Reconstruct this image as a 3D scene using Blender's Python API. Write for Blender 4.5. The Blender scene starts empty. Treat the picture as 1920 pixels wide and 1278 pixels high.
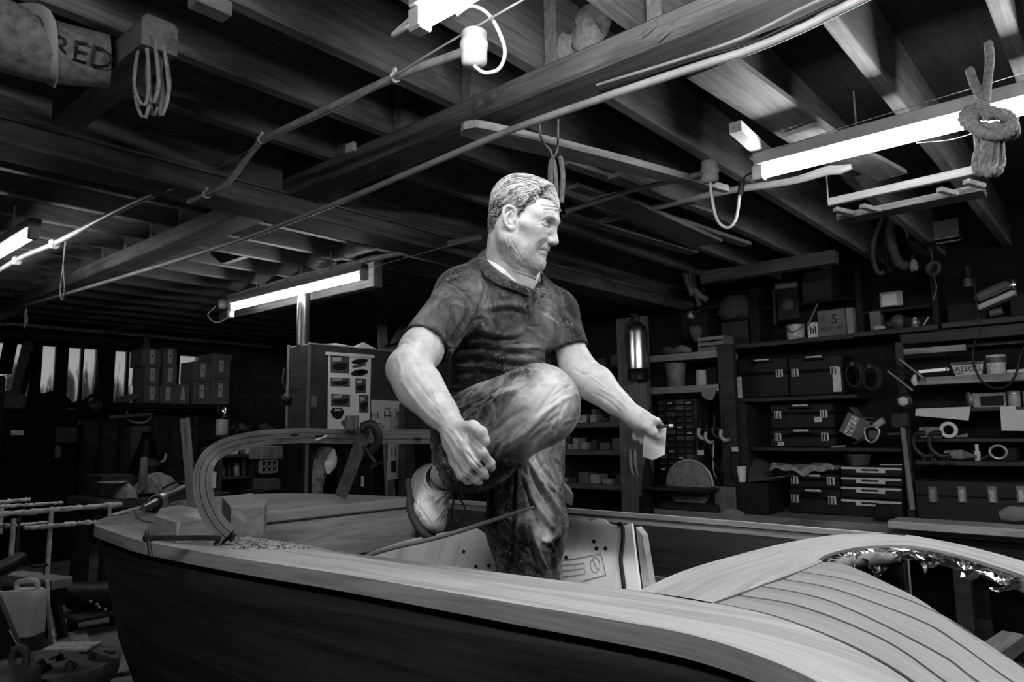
import bpy, bmesh, math, random
import numpy as np
from mathutils import Vector, Matrix, Quaternion
C = bpy.context.scene.collection
random.seed(7); RNG = np.random.default_rng(7)
PI = math.pi

# ------------------------------------------------------------------ camera
H = 1.5
FPX = 1351.6346
RM = np.array([[0.658, 0.086, 0.748], [-0.753, 0.091, 0.652], [-0.012, -0.992, 0.125]])
def _mk():
    a = np.array([2150-960, 795-639], float); b = np.array([-600-960, 828-639], float)
    f = math.sqrt(-(a@b))
    u = np.array([a[0], a[1], f]); u /= np.linalg.norm(u)
    v = np.array([b[0], b[1], f]); v /= np.linalg.norm(v)
    w = np.cross(u, v)
    if w[1] > 0: w = -w
    return f, np.array([u, v, w])
FPX, RM = _mk()
def ray(x, y): return RM @ np.array([x-960, y-639, FPX])
O3 = np.array([0, 0, H])
def onz(x, y, z): d = ray(x, y); return d*((z-H)/d[2])+O3
def onx(x, y, X): d = ray(x, y); return d*(X/d[0])+O3
def ony(x, y, Y): d = ray(x, y); return d*(Y/d[1])+O3
def dep(x, y, D): d = ray(x, y); return d*(D/FPX)+O3
def campt(c): return RM @ np.array(c, float)      # camera-axis vector to world

cam_d = bpy.data.cameras.new('camera'); cam = bpy.data.objects.new('camera', cam_d); C.objects.link(cam)
cam_d.sensor_width = 36; cam_d.lens = FPX/1920*36; cam_d.clip_start = 0.05; cam_d.clip_end = 100
mw = Matrix.Identity(4)
for i in range(3):
    mw[i][0] = RM[i][0]; mw[i][1] = -RM[i][1]; mw[i][2] = -RM[i][2]
mw[0][3] = 0; mw[1][3] = 0; mw[2][3] = H
cam.matrix_world = mw
bpy.context.scene.camera = cam

# ------------------------------------------------------------------ materials
def newmat(name):
    m = bpy.data.materials.new(name); m.use_nodes = True
    nt = m.node_tree; nt.nodes.clear()
    out = nt.nodes.new('ShaderNodeOutputMaterial'); b = nt.nodes.new('ShaderNodeBsdfPrincipled')
    nt.links.new(b.outputs[0], out.inputs[0])
    return m, nt, b
def ramp(nt, stops):
    r = nt.nodes.new('ShaderNodeValToRGB'); e = r.color_ramp.elements
    while len(e) < len(stops): e.new(0.5)
    for k, (p, c) in enumerate(stops):
        e[k].position = p; e[k].color = (c, c, c, 1) if not isinstance(c, tuple) else c
    return r
def g3(c): return (c, c, c, 1)
def noise(nt, vec, scale, detail=4, rough=.6, dist=0):
    n = nt.nodes.new('ShaderNodeTexNoise'); n.inputs['Scale'].default_value = scale
    n.inputs['Detail'].default_value = detail; n.inputs['Roughness'].default_value = rough
    n.inputs['Distortion'].default_value = dist
    if vec is not None: nt.links.new(vec, n.inputs['Vector'])
    return n
def mapping(nt, src, scale=(1,1,1), loc=(0,0,0)):
    m = nt.nodes.new('ShaderNodeMapping'); m.inputs['Scale'].default_value = scale; m.inputs['Location'].default_value = loc
    nt.links.new(src, m.inputs['Vector']); return m.outputs[0]
def mixc(nt, fac, a, b, mode='MIX'):
    m = nt.nodes.new('ShaderNodeMix'); m.data_type = 'RGBA'; m.blend_type = mode
    for k, v in ((0, fac), (6, a), (7, b)):
        s = m.inputs[k]
        if isinstance(v, (int, float)): s.default_value = v if k == 0 else g3(v)
        elif isinstance(v, tuple): s.default_value = v
        else: nt.links.new(v, s)
    return m.outputs[2]
def bump(nt, b, h, strength=.3, dist=.01):
    bp = nt.nodes.new('ShaderNodeBump'); bp.inputs['Strength'].default_value = strength; bp.inputs['Distance'].default_value = dist
    nt.links.new(h, bp.inputs['Height']); nt.links.new(bp.outputs[0], b.inputs['Normal']); return bp
_M = {}
def paint(name, c, rough=.6, metal=0, var=.25, scale=6, bmp=0, spec=.2):
    """matt or glossy finish with a little wear"""
    if name in _M: return _M[name]
    m, nt, b = newmat(name); tc = nt.nodes.new('ShaderNodeTexCoord')
    n = noise(nt, tc.outputs['Object'], scale, 5, .65)
    r = ramp(nt, [(.3, c*(1-var)), (.7, min(1, c*(1+var)))]); nt.links.new(n.outputs[0], r.inputs[0])
    nt.links.new(r.outputs[0], b.inputs['Base Color'])
    b.inputs['Roughness'].default_value = rough; b.inputs['Metallic'].default_value = metal
    b.inputs['Specular IOR Level'].default_value = spec
    if bmp:
        n2 = noise(nt, tc.outputs['Object'], scale*12, 4, .6); bump(nt, b, n2.outputs[0], bmp, .004)
    _M[name] = m; return m
def wood(name, lo, hi, axis='Y', uv=False, ring=1.0, rough=.6, spec=.15, fine=1.0, blotch=.25):
    """sawn timber: long stretched grain along the axis, fine pores, soft blotches"""
    if name in _M: return _M[name]
    m, nt, b = newmat(name); tc = nt.nodes.new('ShaderNodeTexCoord')
    src = tc.outputs['UV'] if uv else tc.outputs['Object']
    s = {'X': (1, 14, 14), 'Y': (14, 1, 14), 'Z': (14, 14, 1)}[axis] if not uv else (1, 14, 14)
    v = mapping(nt, src, s)
    n1 = noise(nt, v, 1.3*ring, 3, .55, .9)
    w = nt.nodes.new('ShaderNodeMath'); w.operation = 'MULTIPLY'; w.inputs[1].default_value = 7.0
    nt.links.new(n1.outputs[0], w.inputs[0])
    fr = nt.nodes.new('ShaderNodeMath'); fr.operation = 'PINGPONG'; fr.inputs[1].default_value = 1.0
    nt.links.new(w.outputs[0], fr.inputs[0])
    v2 = mapping(nt, src, tuple(q*(3.2 if q > 1 else 2) for q in s))
    n2 = noise(nt, v2, 3.2*fine, 4, .7)
    n3 = noise(nt, src, 2.1, 3, .6)
    a = nt.nodes.new('ShaderNodeMath'); a.operation = 'MULTIPLY_ADD'; a.inputs[1].default_value = .32
    nt.links.new(fr.outputs[0], a.inputs[0]); 
    a2 = nt.nodes.new('ShaderNodeMath'); a2.operation = 'MULTIPLY'; a2.inputs[1].default_value = .6
    nt.links.new(n2.outputs[0], a2.inputs[0]); nt.links.new(a2.outputs[0], a.inputs[2])
    r = ramp(nt, [(.15, lo), (.8, hi)]); nt.links.new(a.outputs[0], r.inputs[0])
    r3 = ramp(nt, [(.3, 1-blotch), (.7, 1.0)]); nt.links.new(n3.outputs[0], r3.inputs[0])
    nt.links.new(mixc(nt, 1.0, r.outputs[0], r3.outputs[0], 'MULTIPLY'), b.inputs['Base Color'])
    b.inputs['Roughness'].default_value = rough; b.inputs['Specular IOR Level'].default_value = spec
    bump(nt, b, a.outputs[0], .12, .004)
    _M[name] = m; return m
def emit(name, c, s):
    if name in _M: return _M[name]
    m = bpy.data.materials.new(name); m.use_nodes = True; nt = m.node_tree; nt.nodes.clear()
    out = nt.nodes.new('ShaderNodeOutputMaterial'); e = nt.nodes.new('ShaderNodeEmission')
    e.inputs[0].default_value = g3(c); e.inputs[1].default_value = s
    nt.links.new(e.outputs[0], out.inputs[0]); _M[name] = m; return m

# ------------------------------------------------------------------ mesh builder
def nrm(v): v = np.array(v, float); l = np.linalg.norm(v); return v/l if l else v
def crom(P, n):
    """Catmull-Rom curve through the points, n samples evenly spaced along it"""
    P = np.array(P, float)
    if len(P) == 2:
        t = np.linspace(0, 1, n)[:, None]; return P[0]*(1-t)+P[1]*t
    Q = np.vstack([2*P[0]-P[1], P, 2*P[-1]-P[-2]]); out = []
    for i in range(1, len(Q)-2):
        t = np.linspace(0, 1, 16, endpoint=False)[:, None]
        p0, p1, p2, p3 = Q[i-1], Q[i], Q[i+1], Q[i+2]
        out.append(.5*((2*p1)+(-p0+p2)*t+(2*p0-5*p1+4*p2-p3)*t**2+(-p0+3*p1-3*p2+p3)*t**3))
    out = np.vstack(out+[P[-1:]])
    L = np.concatenate([[0], np.cumsum(np.linalg.norm(np.diff(out, axis=0), axis=1))])
    s = np.linspace(0, L[-1], n)
    return np.stack([np.interp(s, L, out[:, k]) for k in range(out.shape[1])], 1)
def frames(P):
    """rotation-minimising frames along a polyline"""
    P = np.array(P, float); n = len(P)
    T = np.gradient(P, axis=0); T /= np.linalg.norm(T, axis=1)[:, None]+1e-12
    a = np.array([0, 0, 1.]) if abs(T[0][2]) < .9 else np.array([1., 0, 0])
    U = [nrm(np.cross(T[0], np.cross(a, T[0])))]
    for i in range(1, n):
        u = U[-1]-T[i]*(U[-1]@T[i]); U.append(nrm(u))
    U = np.array(U); V = np.cross(T, U); return T, U, V
class MB:
    def __init__(s): s.v = []; s.f = []; s.uv = {}; s.smooth = []; s.mi = []
    def add(s, verts, faces, smooth=False, uvs=None, mi=0):
        o = len(s.v); s.v += [tuple(map(float, p)) for p in verts]
        for k, f in enumerate(faces):
            if uvs is not None: s.uv[len(s.f)] = uvs[k]
            s.f.append(tuple(i+o for i in f)); s.smooth.append(smooth); s.mi.append(mi)
        return s
    def box(s, c, size, rot=None, bev=0, mi=0):
        """box given by centre and size, optional 3x3 rotation, bevelled edges"""
        h = np.array(size, float)/2; b = min(bev, *(h*.95)) if bev else 0
        if not b:
            V = np.array([[x, y, z] for x in (-1, 1) for y in (-1, 1) for z in (-1, 1)])*h
            F = [(0,1,3,2), (4,6,7,5), (0,4,5,1), (2,3,7,6), (0,2,6,4), (1,5,7,3)]
        else:
            V = []; idx = {}
            for ax in range(3):
                for sx in (-1, 1):
                    for sy in (-1, 1):
                        for sz in (-1, 1):
                            sg = np.array([sx, sy, sz]); p = h-b; p = p.copy(); p[ax] = h[ax]
                            idx[(ax, sx, sy, sz)] = len(V); V.append(sg*p)
            F = []
            for ax in range(3):
                o1, o2 = [k for k in range(3) if k != ax]
                for sg in (-1, 1):
                    q = []
                    for (p1, p2) in ((-1,-1), (1,-1), (1,1), (-1,1)):
                        t = [0]*3; t[ax] = sg; t[o1] = p1; t[o2] = p2; q.append(idx[(ax, *t)])
                    F.append(tuple(q))
            for ax in range(3):
                a1, a2 = [k for k in range(3) if k != ax]
                for p1 in (-1, 1):
                    for p2 in (-1, 1):
                        q = []
                        for (pa, e) in ((a1, -1), (a1, 1), (a2, 1), (a2, -1)):
                            t = [0]*3; t[a1] = p1; t[a2] = p2; t[ax] = e; q.append(idx[(pa, *t)])
                        F.append(tuple(q))
            for sx in (-1, 1):
                for sy in (-1, 1):
                    for sz in (-1, 1): F.append(tuple(idx[(a, sx, sy, sz)] for a in range(3)))
            V = np.array(V)
        if rot is not None: V = V @ np.array(rot).T
        return s.add(V+np.array(c, float), F, mi=mi)
    def bx(s, lo, hi, bev=0, mi=0):
        lo = np.array(lo, float); hi = np.array(hi, float)
        return s.box((lo+hi)/2, np.abs(hi-lo), bev=bev, mi=mi)
    def bar(s, p, q, w, h, up=(0,0,1), bev=0, mi=0):
        """square timber from p to q: w sideways, h along up"""
        p = np.array(p, float); q = np.array(q, float); t = nrm(q-p); u = np.array(up, float)
        if abs(t@nrm(u)) > .98: u = np.array([1., 0, 0])
        sd = nrm(np.cross(t, u)); u = np.cross(sd, t)
        return s.box((p+q)/2, (np.linalg.norm(q-p), w, h), np.stack([t, sd, u], 1), bev, mi)
    def tube(s, P, r, n=10, cap=True, smooth=True, sq=None, mi=0, closed=False):
        P = np.array(P, float); T, U, V = frames(P); m = len(P)
        r = np.full(m, r, float) if np.isscalar(r) else np.array(r, float)
        if len(r) != m: r = np.interp(np.linspace(0, 1, m), np.linspace(0, 1, len(r)), r)
        a = np.linspace(0, 2*PI, n, endpoint=False); k1, k2 = (1, 1) if sq is None else sq
        VV = (P[:, None]+(U[:, None]*(np.cos(a)*k1)[None, :, None]+V[:, None]*(np.sin(a)*k2)[None, :, None])*r[:, None, None]).reshape(-1, 3)
        L = np.concatenate([[0], np.cumsum(np.linalg.norm(np.diff(P, axis=0), axis=1))])
        F = []; UV = []
        for i in range(m-1 if not closed else m):
            j2 = (i+1) % m
            for j in range(n):
                k = (j+1) % n
                F.append((i*n+j, i*n+k, j2*n+k, j2*n+j))
                UV.append(((L[i], j/n), (L[i], (j+1)/n), (L[min(i+1, m-1)], (j+1)/n), (L[min(i+1, m-1)], j/n)))
        s.add(VV, F, smooth, UV, mi)
        if cap and not closed:
            s.add(VV[:n], [tuple(range(n))[::-1]], False, None, mi); s.add(VV[-n:], [tuple(range(n))], False, None, mi)
        return s
    def lathe(s, c, prof, n=24, axis=(0,0,1), smooth=True, mi=0, a0=0, a1=2*PI):
        """profile [(radius, height)] spun about the axis through c"""
        ax = nrm(axis); t = np.array([1., 0, 0]) if abs(ax[0]) < .9 else np.array([0, 1., 0])
        u = nrm(np.cross(ax, t)); v = np.cross(ax, u); full = abs(a1-a0-2*PI) < 1e-6
        a = np.linspace(a0, a1, n, endpoint=not full); m = len(prof)
        VV = [np.array(c)+ax*h+(u*np.cos(q)+v*np.sin(q))*r for (r, h) in prof for q in a]; F = []
        for i in range(m-1):
            for j in range(n if full else n-1):
                k = (j+1) % n; F.append((i*n+j, i*n+k, (i+1)*n+k, (i+1)*n+j))
        s.add(VV, F, smooth, None, mi)
        if full:
            if prof[0][0] > 1e-5: s.add(VV[:n], [tuple(range(n))[::-1]], False, None, mi)
            if prof[-1][0] > 1e-5: s.add(VV[-n:], [tuple(range(n))], False, None, mi)
        return s
    def prism(s, poly, d, mi=0):
        """closed polygon (3D points in a plane) pushed along vector d"""
        P = np.array(poly, float); n = len(P); d = np.array(d, float)
        F = [tuple(range(n))[::-1], tuple(range(n, 2*n))]+[(i, (i+1) % n, (i+1) % n+n, i+n) for i in range(n)]
        return s.add(np.vstack([P, P+d]), F, mi=mi)
    def strip(s, A, B, t, n=40, up=(0,0,1), smooth=False, mi=0):
        """slab between two edge curves, thickness t downwards, UV in metres along/across"""
        A = crom(A, n) if len(A) != n else np.array(A); B = crom(B, n) if len(B) != n else np.array(B)
        d = -np.array(up, float)*t; M = (A+B)/2
        L = np.concatenate([[0], np.cumsum(np.linalg.norm(np.diff(M, axis=0), axis=1))])
        W = np.linalg.norm(B-A, axis=1)
        VV = np.vstack([A, B, A+d, B+d]); F = []; UV = []
        for i in range(n-1):
            for (a, b, va, vb) in ((0, n, 0, 1), (3*n, 2*n, 1, 0), (2*n, 0, 2, 3), (n, 3*n, 4, 5)):
                F.append((a+i, a+i+1, b+i+1, b+i))
                def w(k, q): return {0: 0, 1: W[k], 2: -t, 3: 0, 4: W[k], 5: W[k]+t}[q]
                UV.append(((L[i], w(i, va)), (L[i+1], w(i+1, va)), (L[i+1], w(i+1, vb)), (L[i], w(i, vb))))
        F += [(0, n, 3*n, 2*n), (n-1, 3*n-1, 4*n-1, 2*n-1)]; UV += [((0,0),)*4]*2
        return s.add(VV, F, smooth, UV, mi)
    def grid(s, G, smooth=True, closeu=False, mi=0, uv=True):
        """surface from an (m,n,3) array of points"""
        G = np.array(G, float); m, n = G.shape[:2]; F = []; UV = []
        for i in range(m-1):
            for j in range(n if closeu else n-1):
                k = (j+1) % n; F.append((i*n+j, i*n+k, (i+1)*n+k, (i+1)*n+j))
                UV.append(((i/m, j/n), (i/m, (j+1)/n), ((i+1)/m, (j+1)/n), ((i+1)/m, j/n)))
        return s.add(G.reshape(-1, 3), F, smooth, UV, mi)
    def mesh(s, name, loc=(0,0,0)):
        me = bpy.data.meshes.new(name)
        me.from_pydata((np.array(s.v)-np.array(loc)).tolist() if len(s.v) else [], [], s.f)
        me.polygons.foreach_set('use_smooth', s.smooth)
        me.polygons.foreach_set('material_index', s.mi)
        if s.uv:
            ul = me.uv_layers.new(name='UVMap')
            for p in me.polygons:
                q = s.uv.get(p.index)
                if q:
                    for li, c in zip(p.loop_indices, q): ul.data[li].uv = c
        bm = bmesh.new(); bm.from_mesh(me); bmesh.ops.recalc_face_normals(bm, faces=bm.faces); bm.to_mesh(me); bm.free()
        me.update(); return me
def setp(o, label=None, cat=None, group=None, kind=None):
    for k, v in (('label', label), ('category', cat), ('group', group), ('kind', kind)):
        if v: o[k] = v
    return o
class Thing:
    """an Empty at the base of a thing; parts hang below it"""
    def __init__(s, name, label, cat, loc, group=None, kind=None):
        s.loc = np.array(loc, float); s.o = bpy.data.objects.new(name, None); C.objects.link(s.o)
        s.o.empty_display_size = .05
        s.o.location = s.loc; setp(s.o, label, cat, group, kind)
    def part(s, name, mb, mat, parent=None, label=None, kind=None):
        o = bpy.data.objects.new(name, mb.mesh(name, s.loc)); C.objects.link(o)
        for m in (mat if isinstance(mat, (list, tuple)) else [mat]): o.data.materials.append(m)
        o.parent = parent if parent is not None else s.o
        setp(o, label, None, None, kind); return o
def one(name, mb, mat, label, cat, loc=None, group=None, kind=None):
    """a thing that is a single mesh"""
    if loc is None:
        v = np.array(mb.v); loc = ((v[:, 0].min()+v[:, 0].max())/2, (v[:, 1].min()+v[:, 1].max())/2, v[:, 2].min())
    o = bpy.data.objects.new(name, mb.mesh(name, loc)); C.objects.link(o); o.location = loc
    for m in (mat if isinstance(mat, (list, tuple)) else [mat]): o.data.materials.append(m)
    return setp(o, label, cat, group, kind)
def struct(name, mb, mat, parent=None):
    o = bpy.data.objects.new(name, mb.mesh(name)); C.objects.link(o); o.data.materials.append(mat)
    if parent is not None: o.parent = parent
    else: o['kind'] = 'structure'
    return o
def dup(o, loc, rz=0, label=None, group=None, scale=None):
    """copy a thing with its parts and their sub-parts"""
    r = o.copy(); C.objects.link(r); r.location = loc; r.rotation_euler = (0, 0, rz)
    if scale: r.scale = scale
    if label: r['label'] = label
    if group: r['group'] = group
    for ch in list(o.children):
        c = ch.copy(); C.objects.link(c); c.parent = r
        for g in list(ch.children):
            d = g.copy(); C.objects.link(d); d.parent = c
    return r
def text_mesh(body, size, depth=.001):
    """lettering as mesh vertices and faces lying in the XY plane, centred"""
    cu = bpy.data.curves.new('t', 'FONT'); cu.body = body; cu.size = size; cu.align_x = 'CENTER'; cu.align_y = 'CENTER'
    cu.resolution_u = 2; o = bpy.data.objects.new('t', cu); C.objects.link(o)
    me = bpy.data.meshes.new_from_object(o.evaluated_get(bpy.context.evaluated_depsgraph_get()))
    V = np.array([v.co[:] for v in me.vertices]).reshape(-1, 3); F = [tuple(p.vertices) for p in me.polygons]
    bpy.data.objects.remove(o); bpy.data.curves.remove(cu); bpy.data.meshes.remove(me); return V, F
def text_on(mb, body, c, right, up, size, lift=.0015, mi=0, stretch=1):
    V, F = text_mesh(body, size)
    if len(V) == 0: return mb
    r = nrm(right); u = nrm(up); n = np.cross(r, u)
    return mb.add(np.array(c)+V[:, :1]*stretch*r+V[:, 1:2]*u+n*lift, F, mi=mi)
# ------------------------------------------------------------------ world and view
W = bpy.data.worlds.new('World'); bpy.context.scene.world = W; W.use_nodes = True
W.node_tree.nodes['Background'].inputs[0].default_value = g3(.5); W.node_tree.nodes['Background'].inputs[1].default_value = 1.3
vs = bpy.context.scene.view_settings
vs.view_transform = 'Standard'; vs.look = 'None'; vs.gamma = 1; vs.use_curve_mapping = False; vs.exposure = 0.36

# ------------------------------------------------------------------ materials of the place
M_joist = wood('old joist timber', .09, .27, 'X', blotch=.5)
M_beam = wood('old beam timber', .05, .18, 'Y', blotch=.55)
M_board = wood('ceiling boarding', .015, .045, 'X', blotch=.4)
M_dark = paint('dark stained timber', .007, .8)
M_black = paint('black plastic', .008, .45)
M_white = paint('white plastic', .5, .4, var=.08)
M_steel = paint('galvanised steel', .42, .35, .9, .2)
M_cable = paint('pale cable', .5, .5)
M_rope = paint('hemp rope', .16, .9, 0, .4, 60, .6)
M_shelf = wood('shelf timber', .015, .055, 'Y', blotch=.4)
M_shelf_pale = wood('worn pale shelf edge', .14, .34, 'Y', blotch=.5)
M_concrete = paint('dusty concrete', .10, .9, 0, .55, 2.2, .4)
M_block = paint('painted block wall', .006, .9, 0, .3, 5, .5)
def block_wall_mat():
    m, nt, b = newmat('bare block wall'); tc = nt.nodes.new('ShaderNodeTexCoord')
    br = nt.nodes.new('ShaderNodeTexBrick'); br.offset = .5
    mp = nt.nodes.new('ShaderNodeMapping'); mp.inputs['Rotation'].default_value = (PI/2, 0, 0); nt.links.new(tc.outputs['Object'], mp.inputs[0])
    nt.links.new(mp.outputs[0], br.inputs['Vector'])
    br.inputs['Scale'].default_value = 1; br.inputs['Brick Width'].default_value = .45; br.inputs['Row Height'].default_value = .225
    br.inputs['Mortar Size'].default_value = .008
    br.inputs['Color1'].default_value = g3(.07); br.inputs['Color2'].default_value = g3(.05); br.inputs['Mortar'].default_value = g3(.10)
    n = noise(nt, tc.outputs['Object'], 9, 5, .7)
    r = ramp(nt, [(.3, .5), (.7, 1.1)]); nt.links.new(n.outputs[0], r.inputs[0])
    nt.links.new(mixc(nt, 1, br.outputs[0], r.outputs[0], 'MULTIPLY'), b.inputs['Base Color'])
    b.inputs['Roughness'].default_value = .95; bump(nt, b, br.outputs['Fac'], -.5, .01); return m
M_blockwall = block_wall_mat()
XW, YW, X0, Y0 = 5.75, 8.9, -2.6, -2.6
ZJ, ZC = 2.69, 2.95                        # underside of joists, ceiling boards

struct('floor', MB().bx((X0, Y0, -.1), (XW, YW, 0)), M_concrete)
ZP = .42                                   # raised slab at the back left
struct('floor', MB().bx((-1.6, 3.42, 0), (4.6, YW-.001, ZP)), M_concrete)
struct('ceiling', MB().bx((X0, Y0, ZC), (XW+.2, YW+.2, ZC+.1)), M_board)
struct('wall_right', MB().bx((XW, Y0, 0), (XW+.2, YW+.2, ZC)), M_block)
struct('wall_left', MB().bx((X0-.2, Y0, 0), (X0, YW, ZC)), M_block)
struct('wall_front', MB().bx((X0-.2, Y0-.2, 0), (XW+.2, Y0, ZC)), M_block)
# back wall with a window strip
wz0, wz1, wx0, wx1 = 1.78, 2.52, 1.85, 4.25
mb = MB(); mb.bx((X0-.2, YW, 0), (XW+.2, YW+.2, wz0)); mb.bx((X0-.2, YW, wz1), (XW+.2, YW+.2, ZC))
mb.bx((X0-.2, YW, wz0), (wx0, YW+.2, wz1)); mb.bx((wx1, YW, wz0), (XW+.2, YW+.2, wz1))
struct('wall_back', mb, M_blockwall)
wf = bpy.data.objects.new('window_1', None); C.objects.link(wf); wf['kind'] = 'structure'
wf.location = (0, 0, 0)
mb = MB()
for px, w_ in ((-30, .03), (66, .05), (114, .06), (152, .012), (238, .012), (262, .04), (330, .03)): x = ony(px, 700, YW+.05)[0]; mb.bx((x-w_, YW+.02, wz0), (x+w_, YW+.1, wz1), .005)
x = ony(197, 700, YW)[0]; mb.bx((x-.08, YW-.06, wz0-.05), (x+.08, YW+.12, wz1+.05), .005)
mb.bx((wx0, YW-.05, wz0-.03), (wx1, YW+.12, wz0+.03), .005); mb.bx((wx0, YW+.0, wz1-.03), (wx1, YW+.12, wz1+.03), .005)
struct('window_frame', mb, M_dark, wf)
def dirty_glass():
    m, nt, b = newmat('dirty window glass'); nt.nodes.remove(b)
    out = [n for n in nt.nodes if n.type == 'OUTPUT_MATERIAL'][0]; tc = nt.nodes.new('ShaderNodeTexCoord')
    tr = nt.nodes.new('ShaderNodeBsdfTransparent'); tl = nt.nodes.new('ShaderNodeBsdfTranslucent'); df = nt.nodes.new('ShaderNodeBsdfDiffuse')
    tr.inputs[0].default_value = g3(.8); tl.inputs[0].default_value = g3(.35); df.inputs[0].default_value = g3(.05)
    v = mapping(nt, tc.outputs['Object'], (6.5, 1, 1.3)); n = noise(nt, v, 1.1, 6, .65, .6)
    # grime and ivy climb from the sill: more of it low on the pane
    sx = nt.nodes.new('ShaderNodeSeparateXYZ'); nt.links.new(tc.outputs['Object'], sx.inputs[0])
    ad = nt.nodes.new('ShaderNodeMath'); ad.operation = 'MULTIPLY_ADD'; ad.inputs[1].default_value = -.55; ad.inputs[2].default_value = 1.22
    nt.links.new(sx.outputs[2], ad.inputs[0]); su = nt.nodes.new('ShaderNodeMath'); nt.links.new(n.outputs[0], su.inputs[0]); nt.links.new(ad.outputs[0], su.inputs[1])
    r = ramp(nt, [(.5, 0), (.64, .75)]); nt.links.new(su.outputs[0], r.inputs[0])
    m1 = nt.nodes.new('ShaderNodeMixShader'); m1.inputs[0].default_value = .35; nt.links.new(tr.outputs[0], m1.inputs[1]); nt.links.new(tl.outputs[0], m1.inputs[2])
    m2 = nt.nodes.new('ShaderNodeMixShader'); nt.links.new(r.outputs[0], m2.inputs[0]); nt.links.new(m1.outputs[0], m2.inputs[1]); nt.links.new(df.outputs[0], m2.inputs[2])
    nt.links.new(m2.outputs[0], out.inputs[0]); return m
struct('pane', MB().bx((wx0, YW+.06, wz0), (wx1, YW+.066, wz1)), dirty_glass(), wf)

# ------------------------------------------------------------------ ceiling timbers
BX0, BX1 = 1.75, 1.91
YJ = [-2.06+.385*k for k in range(28)]        # joists left of the beam
def beam_block(mb, lo, hi, seed=0, bev=.006): return mb.bx(lo, hi, bev)
LJ = {q: [('rough ceiling joist %s the main beam, %s' % (w, z), 'joists %s the main beam, %s' % (w, z)) for z in ('nearest the camera', 'over the middle of the boat', 'over the stern of the boat', 'in the dim rear half of the shop')] for q, w in (('l', 'left of'), ('r', 'right of'))}
side = {'l': (X0, BX1-.02), 'r': (BX0+.02, XW)}
jn = 0
for k, y in enumerate(YJ):
    if y > YW-.1: continue
    for sd in 'lr':
        yy = y if sd == 'l' else y-.066
        if abs(yy-2.95) < .16: continue
        jn += 1
        a, b = side[sd]
        zone = 0 if y < .3 else 1 if y < 1.6 else 2 if y < 3 else 3
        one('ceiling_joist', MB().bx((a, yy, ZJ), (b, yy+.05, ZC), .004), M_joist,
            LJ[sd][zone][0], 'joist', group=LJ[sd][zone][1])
one('main_beam', MB().bx((BX0, Y0, 2.6), (BX1, YW, ZJ), .01), M_beam, 'long heavy main beam running the length of the workshop under the joists', 'beam')
one('cross_beam', MB().bx((X0, 2.89, 2.515), (XW, 3.1, 2.6), .006), wood('cross beam timber', .06, .2, 'X', blotch=.5), 'deep cross beam with a pale ledge passing under the main beam', 'beam')
t = MB(); t.bx((X0, 2.93, 2.6), (BX0-.002, 2.98, ZC), .004); t.bx((X0, 2.885, 2.601), (BX0-.002, 2.93, 2.614), .003)
one('packing_joist', t, M_joist, 'joist standing on the cross beam left of the main beam', 'joist')
t = MB(); t.bx((BX1+.002, 2.93, 2.6), (XW, 2.98, ZC), .004); t.bx((BX1+.002, 2.885, 2.601), (XW, 2.93, 2.614), .003)
one('packing_joist', t, M_joist, 'joist standing on the cross beam right of the main beam', 'joist')

# ------------------------------------------------------------------ fluorescent tubes
LS = 80.0
M_tube = emit('lit fluorescent tube', 1, LS)
M_tube_dim = emit('dimmed fluorescent tube', 1, LS*.38)  # same tubes with weakened emission, to keep the rear ceiling darker
def lamp(x, y0, y1, z, label, old=False):
    t = Thing('fluorescent_lamp', label, 'lamp', (x, (y0+y1)/2, z), 'fluorescent tube lamps')
    t.part('tube', MB().tube([(x, y0+.03, z), (x, y1-.03, z)], .019, 14), M_tube_dim if old else M_tube)
    b = MB().bx((x-.03, y0, z+.03), (x+.03, y1, z+.08), .004)
    t.part('batten', b, paint('enamelled batten', .3, .4))
    for y in (y0, y1):
        q = MB().bx((x-.022, y-.012, z-.024), (x+.022, y+.035 if y == y0 else y+.012, z+.035), .006) if y == y0 else MB().bx((x-.022, y-.035, z-.024), (x+.022, y+.012, z+.035), .006)
        t.part('end_cap', q, M_white)
    n = 2
    for k in range(n):
        yy = y0+(y1-y0)*(.22+.56*k)
        t.part('hanger', MB().tube([(x, yy, z+.075), (x, yy, ZJ+.01)], .004, 6), M_steel)
    return t
lamp(1.087, -.44, 1.241, 2.48, 'fluorescent tube leaving the top of the frame beside a round junction box')
lamp(-.50, -.44, 1.24, 2.48, 'fluorescent tube out of sight over the left of the boat')
lamp(2.67, -2.5, -.9, 2.48, 'fluorescent tube out of sight at the near right')
lamp(2.67, -.63, 1.055, 2.48, 'long fluorescent tube at right behind the knotted rope')
lamp(2.735, 3.60, 5.28, 2.48, 'fluorescent tube behind the man over the dark steel cabinet', True)
lamp(1.045, 3.98, 5.66, 2.48, 'short visible end of a fluorescent tube at the left edge', True)
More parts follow.
